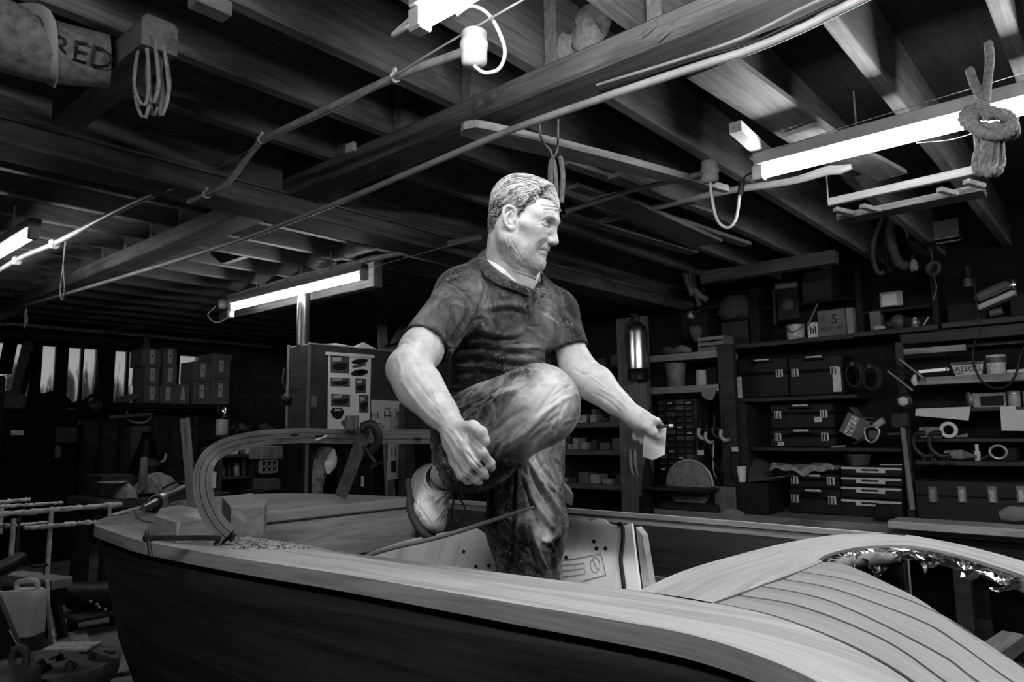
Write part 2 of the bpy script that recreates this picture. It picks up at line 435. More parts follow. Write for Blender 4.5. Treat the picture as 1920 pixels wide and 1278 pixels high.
# ------------------------------------------------------------------ the boat
DZ = 1.23
M_deck = wood('bare pale deck timber', .19, .43, uv=True, ring=.8, rough=.55, blotch=.18, fine=1.4)
M_deck2 = wood('planed deck plank timber', .15, .30, uv=True, ring=.5, rough=.5, blotch=.15, fine=1.4)
M_aft = wood('aft deck timber', .12, .36, uv=True, ring=1.2, rough=.6, blotch=.4)
M_hull = wood('dark varnished hull plank', .007, .045, uv=True, ring=.7, rough=.5, spec=.25, blotch=.3)
M_inner = wood('inner hull plank', .08, .26, 'Y', ring=.6, rough=.6)
M_inx = wood('inner cross plank', .12, .38, 'X', ring=.8, rough=.6)
M_caulk = paint("dark caulking", .005, .8)
M_sole = wood('bilge boards', .02, .07, 'Y')
def P2(pts, z=DZ): return [(p[0], p[1], z) for p in pts]
OUT_N = [(.859,2.458), (.83,2.2), (.814,1.975), (.834,1.553), (.868,1.208), (.893,.793), (.906,.612), (.907,.494), (.881,.391), (.826,.291), (.72,.185), (.56,.09)]
INN_N = [(1.06,2.33), (1.03,1.95), (1.036,1.547), (1.03,1.427), (1.067,.979), (1.093,.675), (1.096,.594), (1.091,.54), (1.068,.436), (.991,.315), (.887,.215), (.72,.11), (.62,.03)]
STERN = [(.859,2.458), (.90,2.57), (.962,2.671), (1.05,2.80), (1.186,2.945), (1.33,3.05), (1.48,3.12), (1.62,3.15), (1.78,3.12), (1.92,2.95), (2.02,2.65), (2.07,2.33)]
FAR = [(2.07,2.33), (2.095,2.0), (2.10,1.562), (2.095,1.123), (2.08,.745), (2.064,.483)]
ARC_O = [(1.093,.675), (1.295,.699), (1.483,.696), (1.747,.674), (1.947,.627), (2.048,.553), (2.064,.483), (1.979,.363), (1.884,.276), (1.797,.21), (1.6,.08)]
ARC_I = [(1.551,.524), (1.578,.538), (1.682,.544), (1.807,.513), (1.88,.441), (1.831,.347), (1.719,.254), (1.632,.193), (1.45,.07)]
boat = Thing('boat', 'wooden boat under construction with pale bare deck filling the foreground', 'boat', (1.45, 1.4, 0))
t = .032
boat.part('covering_board', MB().strip(P2(OUT_N), P2(INN_N), t, 90), M_deck, label='wide pale covering board along the near side')
# aft deck: fan between stern outline and the carlin line
S = crom(P2(STERN), 48); CL = crom(P2([(1.06, 2.33), (1.3, 2.325), (1.7, 2.32), (2.07, 2.33)]), 48)
boat.part('aft_deck', MB().strip(S, CL, t, 48), M_aft, label='rounded aft deck of rough grey timber')
boat.part('carlin', MB().bx((1.03, 2.3, DZ-.185), (2.06, 2.345, DZ-t-.001), .004), M_inx)
boat.part('deck_edge_moulding', MB().bx((1.04, 2.285, DZ-.03), (2.05, 2.32, DZ+.008), .006), M_deck2)
# far side plank and gunwale cap
F = crom(P2(FAR), 40)
boat.part('gunwale', MB().strip(F, F+np.array([-.02, 0, 0]), .014, 40), M_deck)
Fi = F+np.array([-.012, 0, -.014])
boat.part('sheer_plank', MB().strip(Fi, Fi+np.array([.02, 0, 0]), .15, 40), wood('sheer plank timber', .16, .46, uv=False, axis='Y', ring=.5))
# beam-shelf margin: the broad arc that closes the cockpit, and the far side deck
nO = crom(P2(ARC_O[:4]), 20)
mO = crom(P2(ARC_O), 90)
inner = [(1.085,.54), (1.25,.532), (1.40,.526)]+ARC_I
mI = crom(P2(inner), 90)
boat.part('margin_board', MB().strip(mO, mI, t, 90), M_deck, label='broad curved pale margin board around the cockpit opening')
# deck planks between near board and the opening
SE = [[(1.091,.536), (1.068,.432), (.991,.311), (.887,.211), (.72,.106), (.60,.02)],
      [(1.165,.531), (1.151,.425), (1.045,.285), (.911,.186), (.75,.08), (.66,.01)],
      [(1.254,.53), (1.235,.44), (1.17,.353), (1.016,.213), (.932,.16), (.78,.05)],
      [(1.334,.523), (1.32,.45), (1.279,.385), (1.166,.261), (1.074,.2), (.955,.132), (.85,.06)],
      [(1.422,.524), (1.41,.46), (1.388,.416), (1.299,.311), (1.212,.24), (1.10,.175), (.978,.105)],
      [(1.551,.524), (1.562,.489), (1.50,.43), (1.441,.386), (1.321,.301), (1.212,.243), (1.102,.179), (.978,.109)]]
SC = [crom(P2(s), 60) for s in SE]
for k in range(5):
    A, B = SC[k].copy(), SC[k+1].copy(); d = B-A; L = np.linalg.norm(d, axis=1)[:, None]+1e-9
    gap = np.minimum(.0046, L*.3); A2 = A+d/L*gap; B2 = B-d/L*gap; A2[0] = A2[0]*.0+A2[0]+(A2[1]-A2[0])*min(.9, .004/np.linalg.norm(A2[1]-A2[0])); B2[0] = B2[0]+(B2[1]-B2[0])*min(.9, .004/np.linalg.norm(B2[1]-B2[0]))
    boat.part('deck_plank', MB().strip(A2, B2, .0024, 60), M_deck2)
A, B = SC[0]-[0,0,.0025], SC[5]-[0,0,.0025]
boat.part('caulking', MB().strip(A, B, .012, 60), M_caulk)
# hull skin, near side and stern, curving in towards the keel
OUTL = np.vstack([crom(P2(FAR[::-1]), 30), crom(P2(STERN[::-1]), 60)[1:], crom(P2(OUT_N[:-1]), 70)[1:]])[:, :2]
def hull_ring(z, k, ins):
    c = np.array([1.46, 1.35]); Q = OUTL.copy(); T = np.gradient(Q, axis=0); N = np.stack([-T[:, 1], T[:, 0]], 1)
    N /= np.linalg.norm(N, axis=1)[:, None]
    sg = np.sign(((c-Q)*N).sum(1)); N *= sg[:, None]; Q = Q+N*ins
    q = c[0]+(Q[:, 0]-c[0])*k; r = np.where(Q[:, 1] > c[1], c[1]+(Q[:, 1]-c[1])*(1-(1-k)*.85), Q[:, 1])
    return np.stack([q, r, np.full(len(q), z)], 1)
rings = [(1.197, 1, .028), (1.12, .985, .03), (1.02, .965, .032), (.9, .935, .034), (.78, .885, .036), (.66, .80, .038), (.56, .67, .04), (.49, .48, .04), (.45, .25, .04)]
G = np.array([hull_ring(*r) for r in rings])
hb = MB(); m_, n_ = G.shape[:2]
Lh = np.concatenate([[0], np.cumsum(np.linalg.norm(np.diff(G[0], axis=0), axis=1))])
Fh = []; Uh = []
for i in range(m_-1):
    for j in range(n_-1):
        Fh.append((i*n_+j, i*n_+j+1, (i+1)*n_+j+1, (i+1)*n_+j))
        z1, z2 = -rings[i][0], -rings[i+1][0]
        Uh.append(((Lh[j], z1), (Lh[j+1], z1), (Lh[j+1], z2), (Lh[j], z2)))
hb.add(G.reshape(-1, 3), Fh, True, Uh)
ho = boat.part('hull', hb, M_hull, label='dark grained plank hull')
sm = ho.modifiers.new('thickness', 'SOLIDIFY'); sm.thickness = .018; sm.offset = 0
boat.part('keel', MB().bx((1.42, -.1, .3), (1.5, 2.75, .47), .01), M_dark)
# interior: sole, ribs, lining panel
boat.part('cockpit_sole', MB().bx((1.12, .75, .60), (1.80, 2.28, .63)), M_sole)
for y in (.62, .86, 1.3, 1.75, 2.15):
    boat.part('rib', MB().tube(crom([(2.05, y, 1.08), (2.03, y, .95), (1.93, y, .75), (1.75, y, .62)], 12), .016, 6), M_inner)
boat.part('inner_stringer', MB().bx((1.99, .5, .93), (2.03, 2.28, .99), .004), M_inner)
boat.part('inner_lining', MB().bx((1.93, .45, .65), (1.945, 2.28, 1.07)), M_inner)
# forward cockpit dark bulkhead under the arc
boat.part('bulkhead', MB().bx((1.1, .66, .5), (2.02, .675, DZ-t)), M_inx)
boat.part('well_floor', MB().bx((.95, -.2, .55), (2.0, .6, .58)), M_sole)
# supports: trestle-like cradle under the keel
cr = Thing('boat_cradle', 'heavy timber cradle holding the boat up from the floor', 'cradle', (1.45, 1.4, 0))
for y in (.25, 2.2):
    cr.part('bearer', MB().bx((.95, y-.07, 0), (1.95, y+.07, .15), .008), M_dark)
    cr.part('upright', MB().bx((1.38, y-.06, .15), (1.54, y+.06, .3), .006), M_dark)
# ------------------------------------------------------------------ blended volumes, meshed as one skin
class Field:
    """signed-distance grid; shapes are blended in and the zero level becomes one continuous mesh"""
    def __init__(s, lo, hi, h):
        s.lo = np.array(lo, float); s.h = h
        s.n = np.ceil((np.array(hi, float)-s.lo)/h).astype(int)+1
        s.d = np.full(tuple(s.n), .5, np.float32)
    def sub(s, lo, hi, pad):
        a = np.clip(np.floor((np.array(lo)-pad-s.lo)/s.h).astype(int), 0, s.n); b = np.clip(np.ceil((np.array(hi)+pad-s.lo)/s.h).astype(int)+1, 0, s.n)
        if np.any(b <= a): return None
        sl = tuple(slice(a[i], b[i]) for i in range(3))
        g = np.meshgrid(*[s.lo[i]+s.h*np.arange(a[i], b[i]) for i in range(3)], indexing='ij', sparse=True)
        return sl, [q.astype(np.float32) for q in g]
    def blend(s, sl, d, k, op='u'):
        a = s.d[sl]
        if op == 'u':
            if k <= 0: s.d[sl] = np.minimum(a, d); return
            q = np.maximum(k-np.abs(a-d), 0)/k; s.d[sl] = np.minimum(a, d)-q*q*k*.25
        else:
            d = -d
            if k <= 0: s.d[sl] = np.maximum(a, d); return
            q = np.maximum(k-np.abs(a-d), 0)/k; s.d[sl] = np.maximum(a, d)+q*q*k*.25
    def cone(s, a, b, ra, rb, k=.02, op='u'):
        a = np.array(a, float); b = np.array(b, float); R = max(ra, rb)
        r = s.sub(np.minimum(a, b)-R, np.maximum(a, b)+R, k+4*s.h)
        if r is None: return s
        sl, (X, Y, Z) = r; ab = b-a; L2 = float(ab@ab)+1e-12
        px, py, pz = X-a[0], Y-a[1], Z-a[2]
        t = np.clip((px*ab[0]+py*ab[1]+pz*ab[2])/L2, 0, 1)
        d = np.sqrt((px-t*ab[0])**2+(py-t*ab[1])**2+(pz-t*ab[2])**2)-(ra+(rb-ra)*t)
        s.blend(sl, d.astype(np.float32), k, op); return s
    def chain(s, P, R, k=.02, op='u'):
        for i in range(len(P)-1): s.cone(P[i], P[i+1], R[i], R[i+1], k, op)
        return s
    def ell(s, c, r, rot=None, k=.02, op='u'):
        """ellipsoid; rot has its axes as columns"""
        c = np.array(c, float); r = np.array(r, float); rot = np.eye(3) if rot is None else np.array(rot, float)
        ex = np.sqrt(((rot*r[None, :])**2).sum(1))
        q = s.sub(c-ex, c+ex, k+4*s.h)
        if q is None: return s
        sl, (X, Y, Z) = q; p = (X-c[0], Y-c[1], Z-c[2])
        l = [p[0]*rot[0, i]+p[1]*rot[1, i]+p[2]*rot[2, i] for i in range(3)]
        k0 = np.sqrt((l[0]/r[0])**2+(l[1]/r[1])**2+(l[2]/r[2])**2)+1e-9
        k1 = np.sqrt((l[0]/r[0]**2)**2+(l[1]/r[1]**2)**2+(l[2]/r[2]**2)**2)+1e-9
        s.blend(sl, (k0*(k0-1)/k1).astype(np.float32), k, op); return s
    def rbox(s, c, hsz, rot, rad=.01, k=.01, op='u'):
        c = np.array(c, float); rot = np.array(rot, float); hs = np.array(hsz, float)
        ex = (np.abs(rot)*hs[None, :]).sum(1); q = s.sub(c-ex, c+ex, k+4*s.h)
        if q is None: return s
        sl, (X, Y, Z) = q; p = (X-c[0], Y-c[1], Z-c[2])
        l = [np.abs(p[0]*rot[0, i]+p[1]*rot[1, i]+p[2]*rot[2, i])-(hs[i]-rad) for i in range(3)]
        o = np.sqrt(sum(np.maximum(x, 0)**2 for x in l)); i_ = np.minimum(np.maximum(np.maximum(l[0], l[1]), l[2]), 0)
        s.blend(sl, (o+i_-rad).astype(np.float32), k, op); return s
    def cut(s, c, n, k=.004):
        """keep the side of the plane through c that n points away from"""
        c = np.array(c, float); n = nrm(n)
        g = np.meshgrid(*[s.lo[i]+s.h*np.arange(s.n[i]) for i in range(3)], indexing='ij', sparse=True)
        d = (g[0]-c[0])*n[0]+(g[1]-c[1])*n[1]+(g[2]-c[2])*n[2]
        s.d = np.maximum(s.d, d.astype(np.float32)); return s
    def mesh(s):
        d = s.d; ins = d < 0
        c = [ins[i:ins.shape[0]-1+i, j:ins.shape[1]-1+j, k:ins.shape[2]-1+k] for i in (0, 1) for j in (0, 1) for k in (0, 1)]
        sm = np.zeros(c[0].shape, np.uint8)
        for q in c: sm += q
        act = (sm > 0) & (sm < 8); I = np.argwhere(act)
        if len(I) == 0: return np.zeros((0, 3)), []
        idx = np.full(act.shape, -1, np.int32); idx[act] = np.arange(len(I))
        off = np.array([(i, j, k) for i in (0, 1) for j in (0, 1) for k in (0, 1)])
        val = np.stack([d[I[:, 0]+o[0], I[:, 1]+o[1], I[:, 2]+o[2]] for o in off], 1)
        acc = np.zeros((len(I), 3)); cnt = np.zeros(len(I))
        for a in range(8):
            for b in range(a+1, 8):
                if np.abs(off[a]-off[b]).sum() != 1: continue
                m = (val[:, a] < 0) != (val[:, b] < 0)
                t = val[m, a]/(val[m, a]-val[m, b])
                acc[m] += off[a]+t[:, None]*(off[b]-off[a]); cnt[m] += 1
        V = s.lo+s.h*(I+acc/cnt[:, None]); F = []
        for ax in range(3):
            o1, o2 = [q for q in range(3) if q != ax]
            A = np.moveaxis(ins, ax, 0); m = A[:-1] != A[1:]
            E = np.argwhere(m); fl = A[:-1][m]
            e = np.zeros((len(E), 3), int); e[:, ax] = E[:, 0]; rest = [q for q in range(3) if q != ax]
            e[:, rest[0]] = E[:, 1]; e[:, rest[1]] = E[:, 2]
            ok = (e[:, o1] > 0) & (e[:, o2] > 0) & (e[:, o1] < act.shape[o1]) & (e[:, o2] < act.shape[o2]) & (e[:, ax] < act.shape[ax])
            e = e[ok]; fl = fl[ok]; q = []
            for (a, b) in ((-1, -1), (0, -1), (0, 0), (-1, 0)):
                f = e.copy(); f[:, o1] += a; f[:, o2] += b; q.append(idx[f[:, 0], f[:, 1], f[:, 2]])
            Q = np.stack(q, 1); flip = fl if ax != 1 else ~fl
            Q[~flip] = Q[~flip][:, ::-1]; F.append(Q[(Q >= 0).all(1)])
        return V, np.vstack(F)
def vnormals(V, F):
    n = np.zeros_like(V); a = V[F[:, 1]]-V[F[:, 0]]; b = V[F[:, 3]]-V[F[:, 0]]; c = np.cross(a, b)
    a2 = V[F[:, 3]]-V[F[:, 2]]; b2 = V[F[:, 1]]-V[F[:, 2]]; c = c+np.cross(a2, b2)
    for k in range(4): np.add.at(n, F[:, k], c)
    return n/(np.linalg.norm(n, axis=1)[:, None]+1e-12)
def relax(V, F, it=2, w=.5):
    E = np.vstack([F[:, [0, 1]], F[:, [1, 2]], F[:, [2, 3]], F[:, [3, 0]]])
    for _ in range(it):
        s = np.zeros_like(V); c = np.zeros(len(V))
        for (i, j) in ((0, 1), (1, 0)):
            np.add.at(s, E[:, i], V[E[:, j]]); np.add.at(c, E[:, i], 1)
        V = V*(1-w)+w*s/np.maximum(c, 1)[:, None]
    return V
def pix(V):
    c = (V-O3) @ RM; return c[:, :2]/c[:, 2:3]*FPX+np.array([960, 639])
def strokes(V, F, S, facing=True):
    """sculpting strokes: creases and ridges along image-plane paths, pushed along the surface normal.
    each stroke: (points in px, width px, height m)"""
    N = vnormals(V, F); P = pix(V); face = np.clip(-(N*nrm_rows(V-O3)).sum(1)*3+.2, 0, 1) if facing else 1
    disp = np.zeros(len(V))
    for pts, w, a in S:
        pts = crom(np.array(pts, float), max(8, 6*len(pts))); best = np.full(len(V), 1e9); tp = np.ones(len(V))
        lo = pts.min(0)-3*w; hi = pts.max(0)+3*w; m = np.where((P > lo).all(1) & (P < hi).all(1))[0]
        if len(m) == 0: continue
        q = P[m]; bd = np.full(len(m), 1e9); bt = np.zeros(len(m)); n = len(pts)-1
        for i in range(n):
            a_, b_ = pts[i], pts[i+1]; ab = b_-a_; t = np.clip(((q-a_)@ab)/(ab@ab+1e-9), 0, 1)
            dd = np.linalg.norm(q-a_-t[:, None]*ab, axis=1); up = dd < bd; bd[up] = dd[up]; bt[up] = (i+t[up])/n
        taper = np.sqrt(np.clip(np.minimum(bt, 1-bt)*5, .0, 1)) if n > 1 else 1
        disp[m] += a*np.exp(-(bd/w)**2)*taper
    return V+N*(disp*face)[:, None]
def nrm_rows(A): return A/(np.linalg.norm(A, axis=1)[:, None]+1e-12)
def raw_obj(name, V, F, mat, thing, parent=None, label=None, attrs=None, smooth=True):
    V = np.asarray(V)-thing.loc; me = bpy.data.meshes.new(name)
    me.from_pydata(V.tolist(), [], F.tolist() if hasattr(F, 'tolist') else F)
    me.polygons.foreach_set('use_smooth', [smooth]*len(me.polygons))
    for k, a in (attrs or {}).items():
        at = me.attributes.new(k, 'FLOAT', 'POINT'); at.data.foreach_set('value', np.asarray(a, np.float32))
    me.update(); o = bpy.data.objects.new(name, me); C.objects.link(o)
    for m in (mat if isinstance(mat, (list, tuple)) else [mat]): o.data.materials.append(m)
    o.parent = parent if parent is not None else thing.o
    return setp(o, label)
def merge(parts):
    Vs, Fs, n = [], [], 0
    for V, F in parts: Vs.append(V); Fs.append(np.asarray(F)+n); n += len(V)
    return np.vstack(Vs), np.vstack(Fs)
# ------------------------------------------------------------------ the man
RT, DN, FW = campt((1,0,0)), campt((0,1,0)), campt((0,0,1)); UPW = np.array([0,0,1.])
J = lambda x, y, d: dep(x, y, d)
man_loc = np.array([1.56, 1.30, .631])
man = Thing('person', 'person in dark polo shirt and stained trousers lifting one boot inside the boat', 'person', man_loc)

# ---- head frame: x to the face, y to his right ear (towards the camera), z to the crown
yaw, pit, rol, HS = math.radians(19), math.radians(17), math.radians(4), .915
Fh = RT*math.cos(yaw)-FW*math.sin(yaw); Sh = -FW*math.cos(yaw)-RT*math.sin(yaw); Uh_ = -DN
HX = Fh*math.cos(pit)-Uh_*math.sin(pit); HZ = Uh_*math.cos(pit)+Fh*math.sin(pit)
HY = Sh*math.cos(rol)+HZ*math.sin(rol); HZ = HZ*math.cos(rol)-Sh*math.sin(rol)
HW = np.stack([HX, HY, HZ], 1); HO = J(975, 420, 1.9)
def lz(V): return (V-HO)@HW/HS                   # to head coordinates
def hw(V): return HO+HS*(np.asarray(V)@HW.T)     # and back to the world
HR = np.eye(3)
def hl(p): return np.array(p, float)
JL = lambda x, y, d: lz(J(x, y, d))
def head_field(h=.00125):
    Q = np.array([hl((x, y, z)) for x in (-.13, .145) for y in (-.11, .11) for z in (-.19, .15)])
    f = Field(Q.min(0), Q.max(0), h)
    f.ell(hl((-.004, 0, .044)), (.096, .0755, .074), HR, 0)
    f.ell(hl((.047, 0, .020)), (.058, .062, .078), HR, .03)
    f.ell(hl((.046, 0, -.052)), (.046, .046, .047), HR, .03)
    for s in (1, -1):
        f.chain([hl((-.008, s*.056, -.03)), hl((-.002, s*.053, -.056)), hl((.05, s*.034, -.083)), hl((.08, s*.012, -.094))], [.016, .017, .016, .016], .022)
        f.cone(hl((.072, s*.040, -.008)), hl((.035, s*.061, -.004)), .017, .012, .022)     # cheekbone
        f.ell(hl((.024, s*.047, -.028)), (.034, .016, .034), HR, .02)
        f.cone(hl((.070, s*.030, -.03)), hl((.060, s*.034, -.06)), .018, .016, .02)
        f.cone(hl((.0955, s*.012, .036)), hl((.068, s*.050, .037)), .0095, .009, .02)        # brow
        f.ell(hl((.0985, s*.031, .015)), (.0135, .0175, .0105), HR, .012, 's')                 # eye socket
        f.ell(hl((.0738, s*.0315, .0105)), (.0178, .0180, .0130), HR, .004)                    # lidded eye
        f.cone(hl((.079, s*.016, -.005)), hl((.070, s*.043, -.004)), .006, .006, .012)       # lower lid pad
    f.cone(hl((.097, 0, .028)), hl((.101, 0, .008)), .0090, .0080, .010)                     # nose bridge
    f.cone(hl((.101, 0, .008)), hl((.1160, 0, -.022)), .0080, .0112, .010)
    for s in (1, -1): f.ell(hl((.1035, s*.0125, -.0255)), (.0115, .0075, .0085), HR, .007)   # nostril wings
    for s in (1, -1): f.ell(hl((.1075, s*.0065, -.0335)), (.005, .0035, .003), HR, .002, 's')
    f.ell(hl((.0885, 0, -.046)), (.0165, .026, .0135), HR, .012)                             # upper lip and moustache
    f.cone(hl((.0955, .010, -.0625)), hl((.0955, -.010, -.0625)), .0072, .0072, .008)        # lower lip
    f.ell(hl((.086, 0, -.091)), (.0185, .022, .0165), HR, .016)                              # chin
    f.chain([hl((.087, .027, -.0585)), hl((.1035, .012, -.0558)), hl((.1075, 0, -.0550)), hl((.1035, -.012, -.0558)), hl((.087, -.027, -.0585))], [.0014]*5, .003, 's')
    # ears
    for s in (1, -1):
        eo = np.array([-.006, s*.073, -.001]); tilt = math.radians(22)
        ex = np.array([math.cos(tilt), s*-.30, math.sin(tilt)]); ez = np.array([-math.sin(tilt), s*.12, math.cos(tilt)])
        ex /= np.linalg.norm(ex); ez = nrm(ez-ex*(ez@ex)); ey = np.cross(ez, ex); ey = ey if ey[1]*s > 0 else -ey
        E_ = lambda a, b, c=0: hl(eo+ex*a+ez*b+ey*c)
        ER = HR@np.stack([ex, ey, ez], 1)
        f.ell(E_(.003, 0, -.001), (.0165, .0055, .030), ER, .006)
        hel = [E_(.013, -.002, .001), E_(.015, .014, .002), E_(.010, .027, .004), E_(-.003, .0325, .006), E_(-.0145, .026, .008), E_(-.0185, .010, .009), E_(-.0165, -.008, .008), E_(-.010, -.022, .006), E_(-.002, -.030, .003)]
        hel = crom(hel, 24); f.chain(hel, [.0042]*24, .003)
        f.chain(crom([E_(.004, .020, .003), E_(-.006, .012, .006), E_(-.0095, 0, .007), E_(-.005, -.012, .005)], 10), [.0034]*10, .004)
        f.ell(E_(.002, -.002, .009), (.0082, .0085, .0125), ER, .004, 's')
        f.ell(E_(-.003, .021, .007), (.0055, .005, .005), ER, .004, 's')
        f.ell(E_(.001, -.029, .002), (.009, .005, .0085), ER, .004)
        f.ell(E_(.0125, -.006, .003), (.0035, .0035, .006), ER, .004)
    # neck
    NB = JL(945, 535, 1.95)
    f.cone(hl((-.028, 0, -.02)), NB, .058, .066, .03)
    f.cone(hl((.02, 0, -.075)), JL(975, 560, 1.925), .036, .05, .05)
    f.cone(hl((-.02, .050, -.045)), JL(985, 528, 1.89), .012, .011, .02)                      # neck tendon
    return f
f = head_field(); Vh, Fh_ = f.mesh(); Vh = hw(relax(Vh, Fh_, 1, .5)); Fh_ = Fh_[:, ::-1]
# facial creases (forehead lines, lids, crow's feet, cheek fold, neck folds), drawn as strokes in photo coordinates
ZH = lambda L: [(900+x/6.084, 310+y/6.084) for x, y in L]
FACE = [(ZH([(690, 455), (790, 470), (880, 480), (925, 500)]), 1.2, -.0019), (ZH([(720, 500), (800, 505), (900, 530)]), 1.2, -.0017),
        (ZH([(740, 425), (830, 438), (920, 460)]), 1.1, -.0007),
        (ZH([(702, 660), (732, 688), (770, 706), (806, 698)]), 1.0, -.0026), (ZH([(715, 690), (745, 708), (790, 716)]), 1.6, .0010), (ZH([(700, 650), (745, 622), (805, 640)]), 1.2, -.0016),
        (ZH([(700, 640), (740, 588), (800, 580), (850, 610)]), 2.2, .0012),
        (ZH([(690, 675), (665, 690)]), 1.0, -.0008), (ZH([(700, 650), (670, 645)]), 1.0, -.0007), (ZH([(640, 640), (670, 690), (700, 720)]), 1.2, -.0006),
        (ZH([(720, 735), (770, 748), (805, 740)]), 1.2, -.0008),
        (ZH([(790, 845), (730, 900), (680, 945), (650, 1000)]), 1.8, -.0020), (ZH([(780, 820), (700, 830), (640, 890), (620, 960)]), 5, .0022),
        (ZH([(640, 880), (600, 960), (590, 1010)]), 1.5, -.0009), (ZH([(560, 900), (545, 1000)]), 2, -.0006),
        (ZH([(680, 1010), (720, 1030), (755, 1025)]), 1.5, -.0009),
        (ZH([(310, 800), (330, 900), (400, 1000), (500, 1110), (560, 1160)]), 1.5, -.0024), (ZH([(345, 820), (400, 930), (470, 1050), (560, 1130)]), 1.5, -.0018),
        (ZH([(285, 940), (360, 1060), (460, 1150), (560, 1190)]), 1.5, -.0020), (ZH([(320, 850), (370, 960), (440, 1060), (520, 1140)]), 2.4, .0014),
        (ZH([(250, 1080), (340, 1150), (440, 1210)]), 1.6, -.0012)]
Vh = strokes(Vh, Fh_, FACE)
L = lz(Vh)
def blob(L, c, r): return np.exp(-(((L-np.array(c))/np.array(r))**2).sum(1))
beard = np.clip(1.15*blob(np.abs(L*[1,1,1]), (.045, .035, .0), (.05, .03, .001))*0, 0, 1)
aL = L.copy(); aL[:, 1] = np.abs(aL[:, 1])
jaw = np.clip((-.034-aL[:, 2]-.25*np.clip(.06-aL[:, 0], 0, .1)+.010*np.sin(aL[:, 0]*90))/.02, 0, 1)*np.clip((aL[:, 2]+.135+.35*np.clip(.09-aL[:,0],0,.2)*0)/.018, 0, 1)*np.clip((aL[:, 0]-.002)/.018, 0, 1)
cheek = np.clip((aL[:, 2]+.058+.35*np.clip(aL[:, 0]-.055, 0, .05))/.014, 0, 1)*np.clip((aL[:, 1]-.018)/.008, 0, 1)*np.clip((aL[:, 0]-.03)/.02, 0, 1)
lip = np.clip(1-np.abs(aL[:, 2]+.0615)/.006, 0, 1)*np.clip((.020-aL[:, 1])/.005, 0, 1)*np.clip((aL[:, 0]-.090)/.004, 0, 1)
mouthgap = np.clip(1-np.abs(aL[:, 2]+.058)/.011, 0, 1)*np.clip((.030-aL[:, 1])/.006, 0, 1)*np.clip((aL[:, 0]-.075)/.006, 0, 1)
stub = .8*jaw*(1-.95*cheek)*(1-lip)*(1-np.clip(2*mouthgap, 0, 1))
stub *= np.clip((aL[:, 2]+.118-.25*np.clip(.06-aL[:, 0], 0, .1))/.012, 0, 1)
brow = blob(aL, (.088, .030, .036), (.03, .017, .0045))
mous = blob(aL, (.103, .0, -.0455), (.02, .022, .006))
near = np.where(np.linalg.norm(pix(Vh)-np.array([1022, 424]), axis=1) < 30)[0]
lash_mouth = np.zeros(len(Vh)); _q = crom(np.array(ZH([(704, 662), (732, 690), (770, 708), (804, 701)])), 30); lash_mouth[near] = np.exp(-(np.min(np.linalg.norm(pix(Vh[near])[:, None]-_q[None], axis=2), axis=1)/1.0)**2)
near = np.where(np.linalg.norm(pix(Vh)-np.array([1018, 468]), axis=1) < 26)[0]
_q = crom(np.array(ZH([(684, 938), (715, 955), (745, 975), (768, 990)])), 30); lash_mouth[near] = np.maximum(lash_mouth[near], .8*np.exp(-(np.min(np.linalg.norm(pix(Vh[near])[:, None]-_q[None], axis=2), axis=1)/1.1)**2))  # shade of the lip gap painted into the skin colour mask

# ---- hands and arms
def hand_near():
    sh, el, wr = J(852, 566, 1.83), J(766, 690, 1.66), J(846, 797, 1.52)
    B = np.array([sh, el, wr, J(925, 915, 1.45)]); f = Field(np.minimum.reduce([*B])-.07, np.maximum.reduce([*B])+.09, .0025)
    f.cone(J(838, 584, 1.81), J(790, 655, 1.71), .042, .046, 0)
    f.cone(J(790, 655, 1.71), el, .047, .043, .03)
    f.ell(J(755, 694, 1.665), (.032, .03, .032), None, .02)                                  # elbow point
    fa = J(785, 728, 1.62)
    f.cone(el, fa, .042, .043, .03); f.cone(fa, wr, .043, .028, .03)
    f.cone(J(770, 712, 1.63), J(815, 768, 1.555), .030, .024, .03)
    f.cone(J(800, 715, 1.64), J(835, 775, 1.55), .028, .02, .03)
    # palm
    k = [J(881, 820, 1.455), J(869, 835, 1.447), J(859, 850, 1.452), J(852, 864, 1.463)]
    for q, r in zip(k, (.0135, .014, .0135, .012)): f.cone(wr+(q-wr)*.12, q, .018, r, .014)
    f.ell(J(858, 828, 1.505), (.030, .028, .030), None, .02)
    fin = [([k[0], J(905, 850, 1.425), J(919, 868, 1.440), J(922, 876, 1.462)], [.0118, .0102, .0094, .0082]),
           ([k[1], J(890, 869, 1.422), J(906, 886, 1.440), J(910, 892, 1.462)], [.0120, .0100, .0093, .0082]),
           ([k[2], J(876, 884, 1.435), J(892, 898, 1.450), J(898, 903, 1.47)], [.0112, .0095, .0088, .0078]),
           ([k[3], J(865, 890, 1.45), J(876, 899, 1.463), J(882, 901, 1.48)], [.0105, .0092, .0086, .0076])]
    g = Field(f.lo, f.lo+f.h*(f.n-1), f.h)
    for P, R in fin:
        t = Field(f.lo, f.lo, f.h)
        f.chain(P, R, .0045)
        for q, r in zip(P[1:3], R[1:3]): f.ell(q, (r*1.10,)*3, None, .003)
    th = [J(866, 806, 1.49), J(887, 801, 1.455), J(902, 811, 1.436), J(911, 827, 1.432)]
    f.chain(th, [.020, .0140, .0118, .0100], .006); f.ell(th[2], (.0128,)*3, None, .004)
    return f
f = hand_near(); Vn, Fn = f.mesh(); Vn = relax(Vn, Fn, 1, .4)
ZN = lambda L: [(740+x/5.81, 780+y/5.81) for x, y in L]
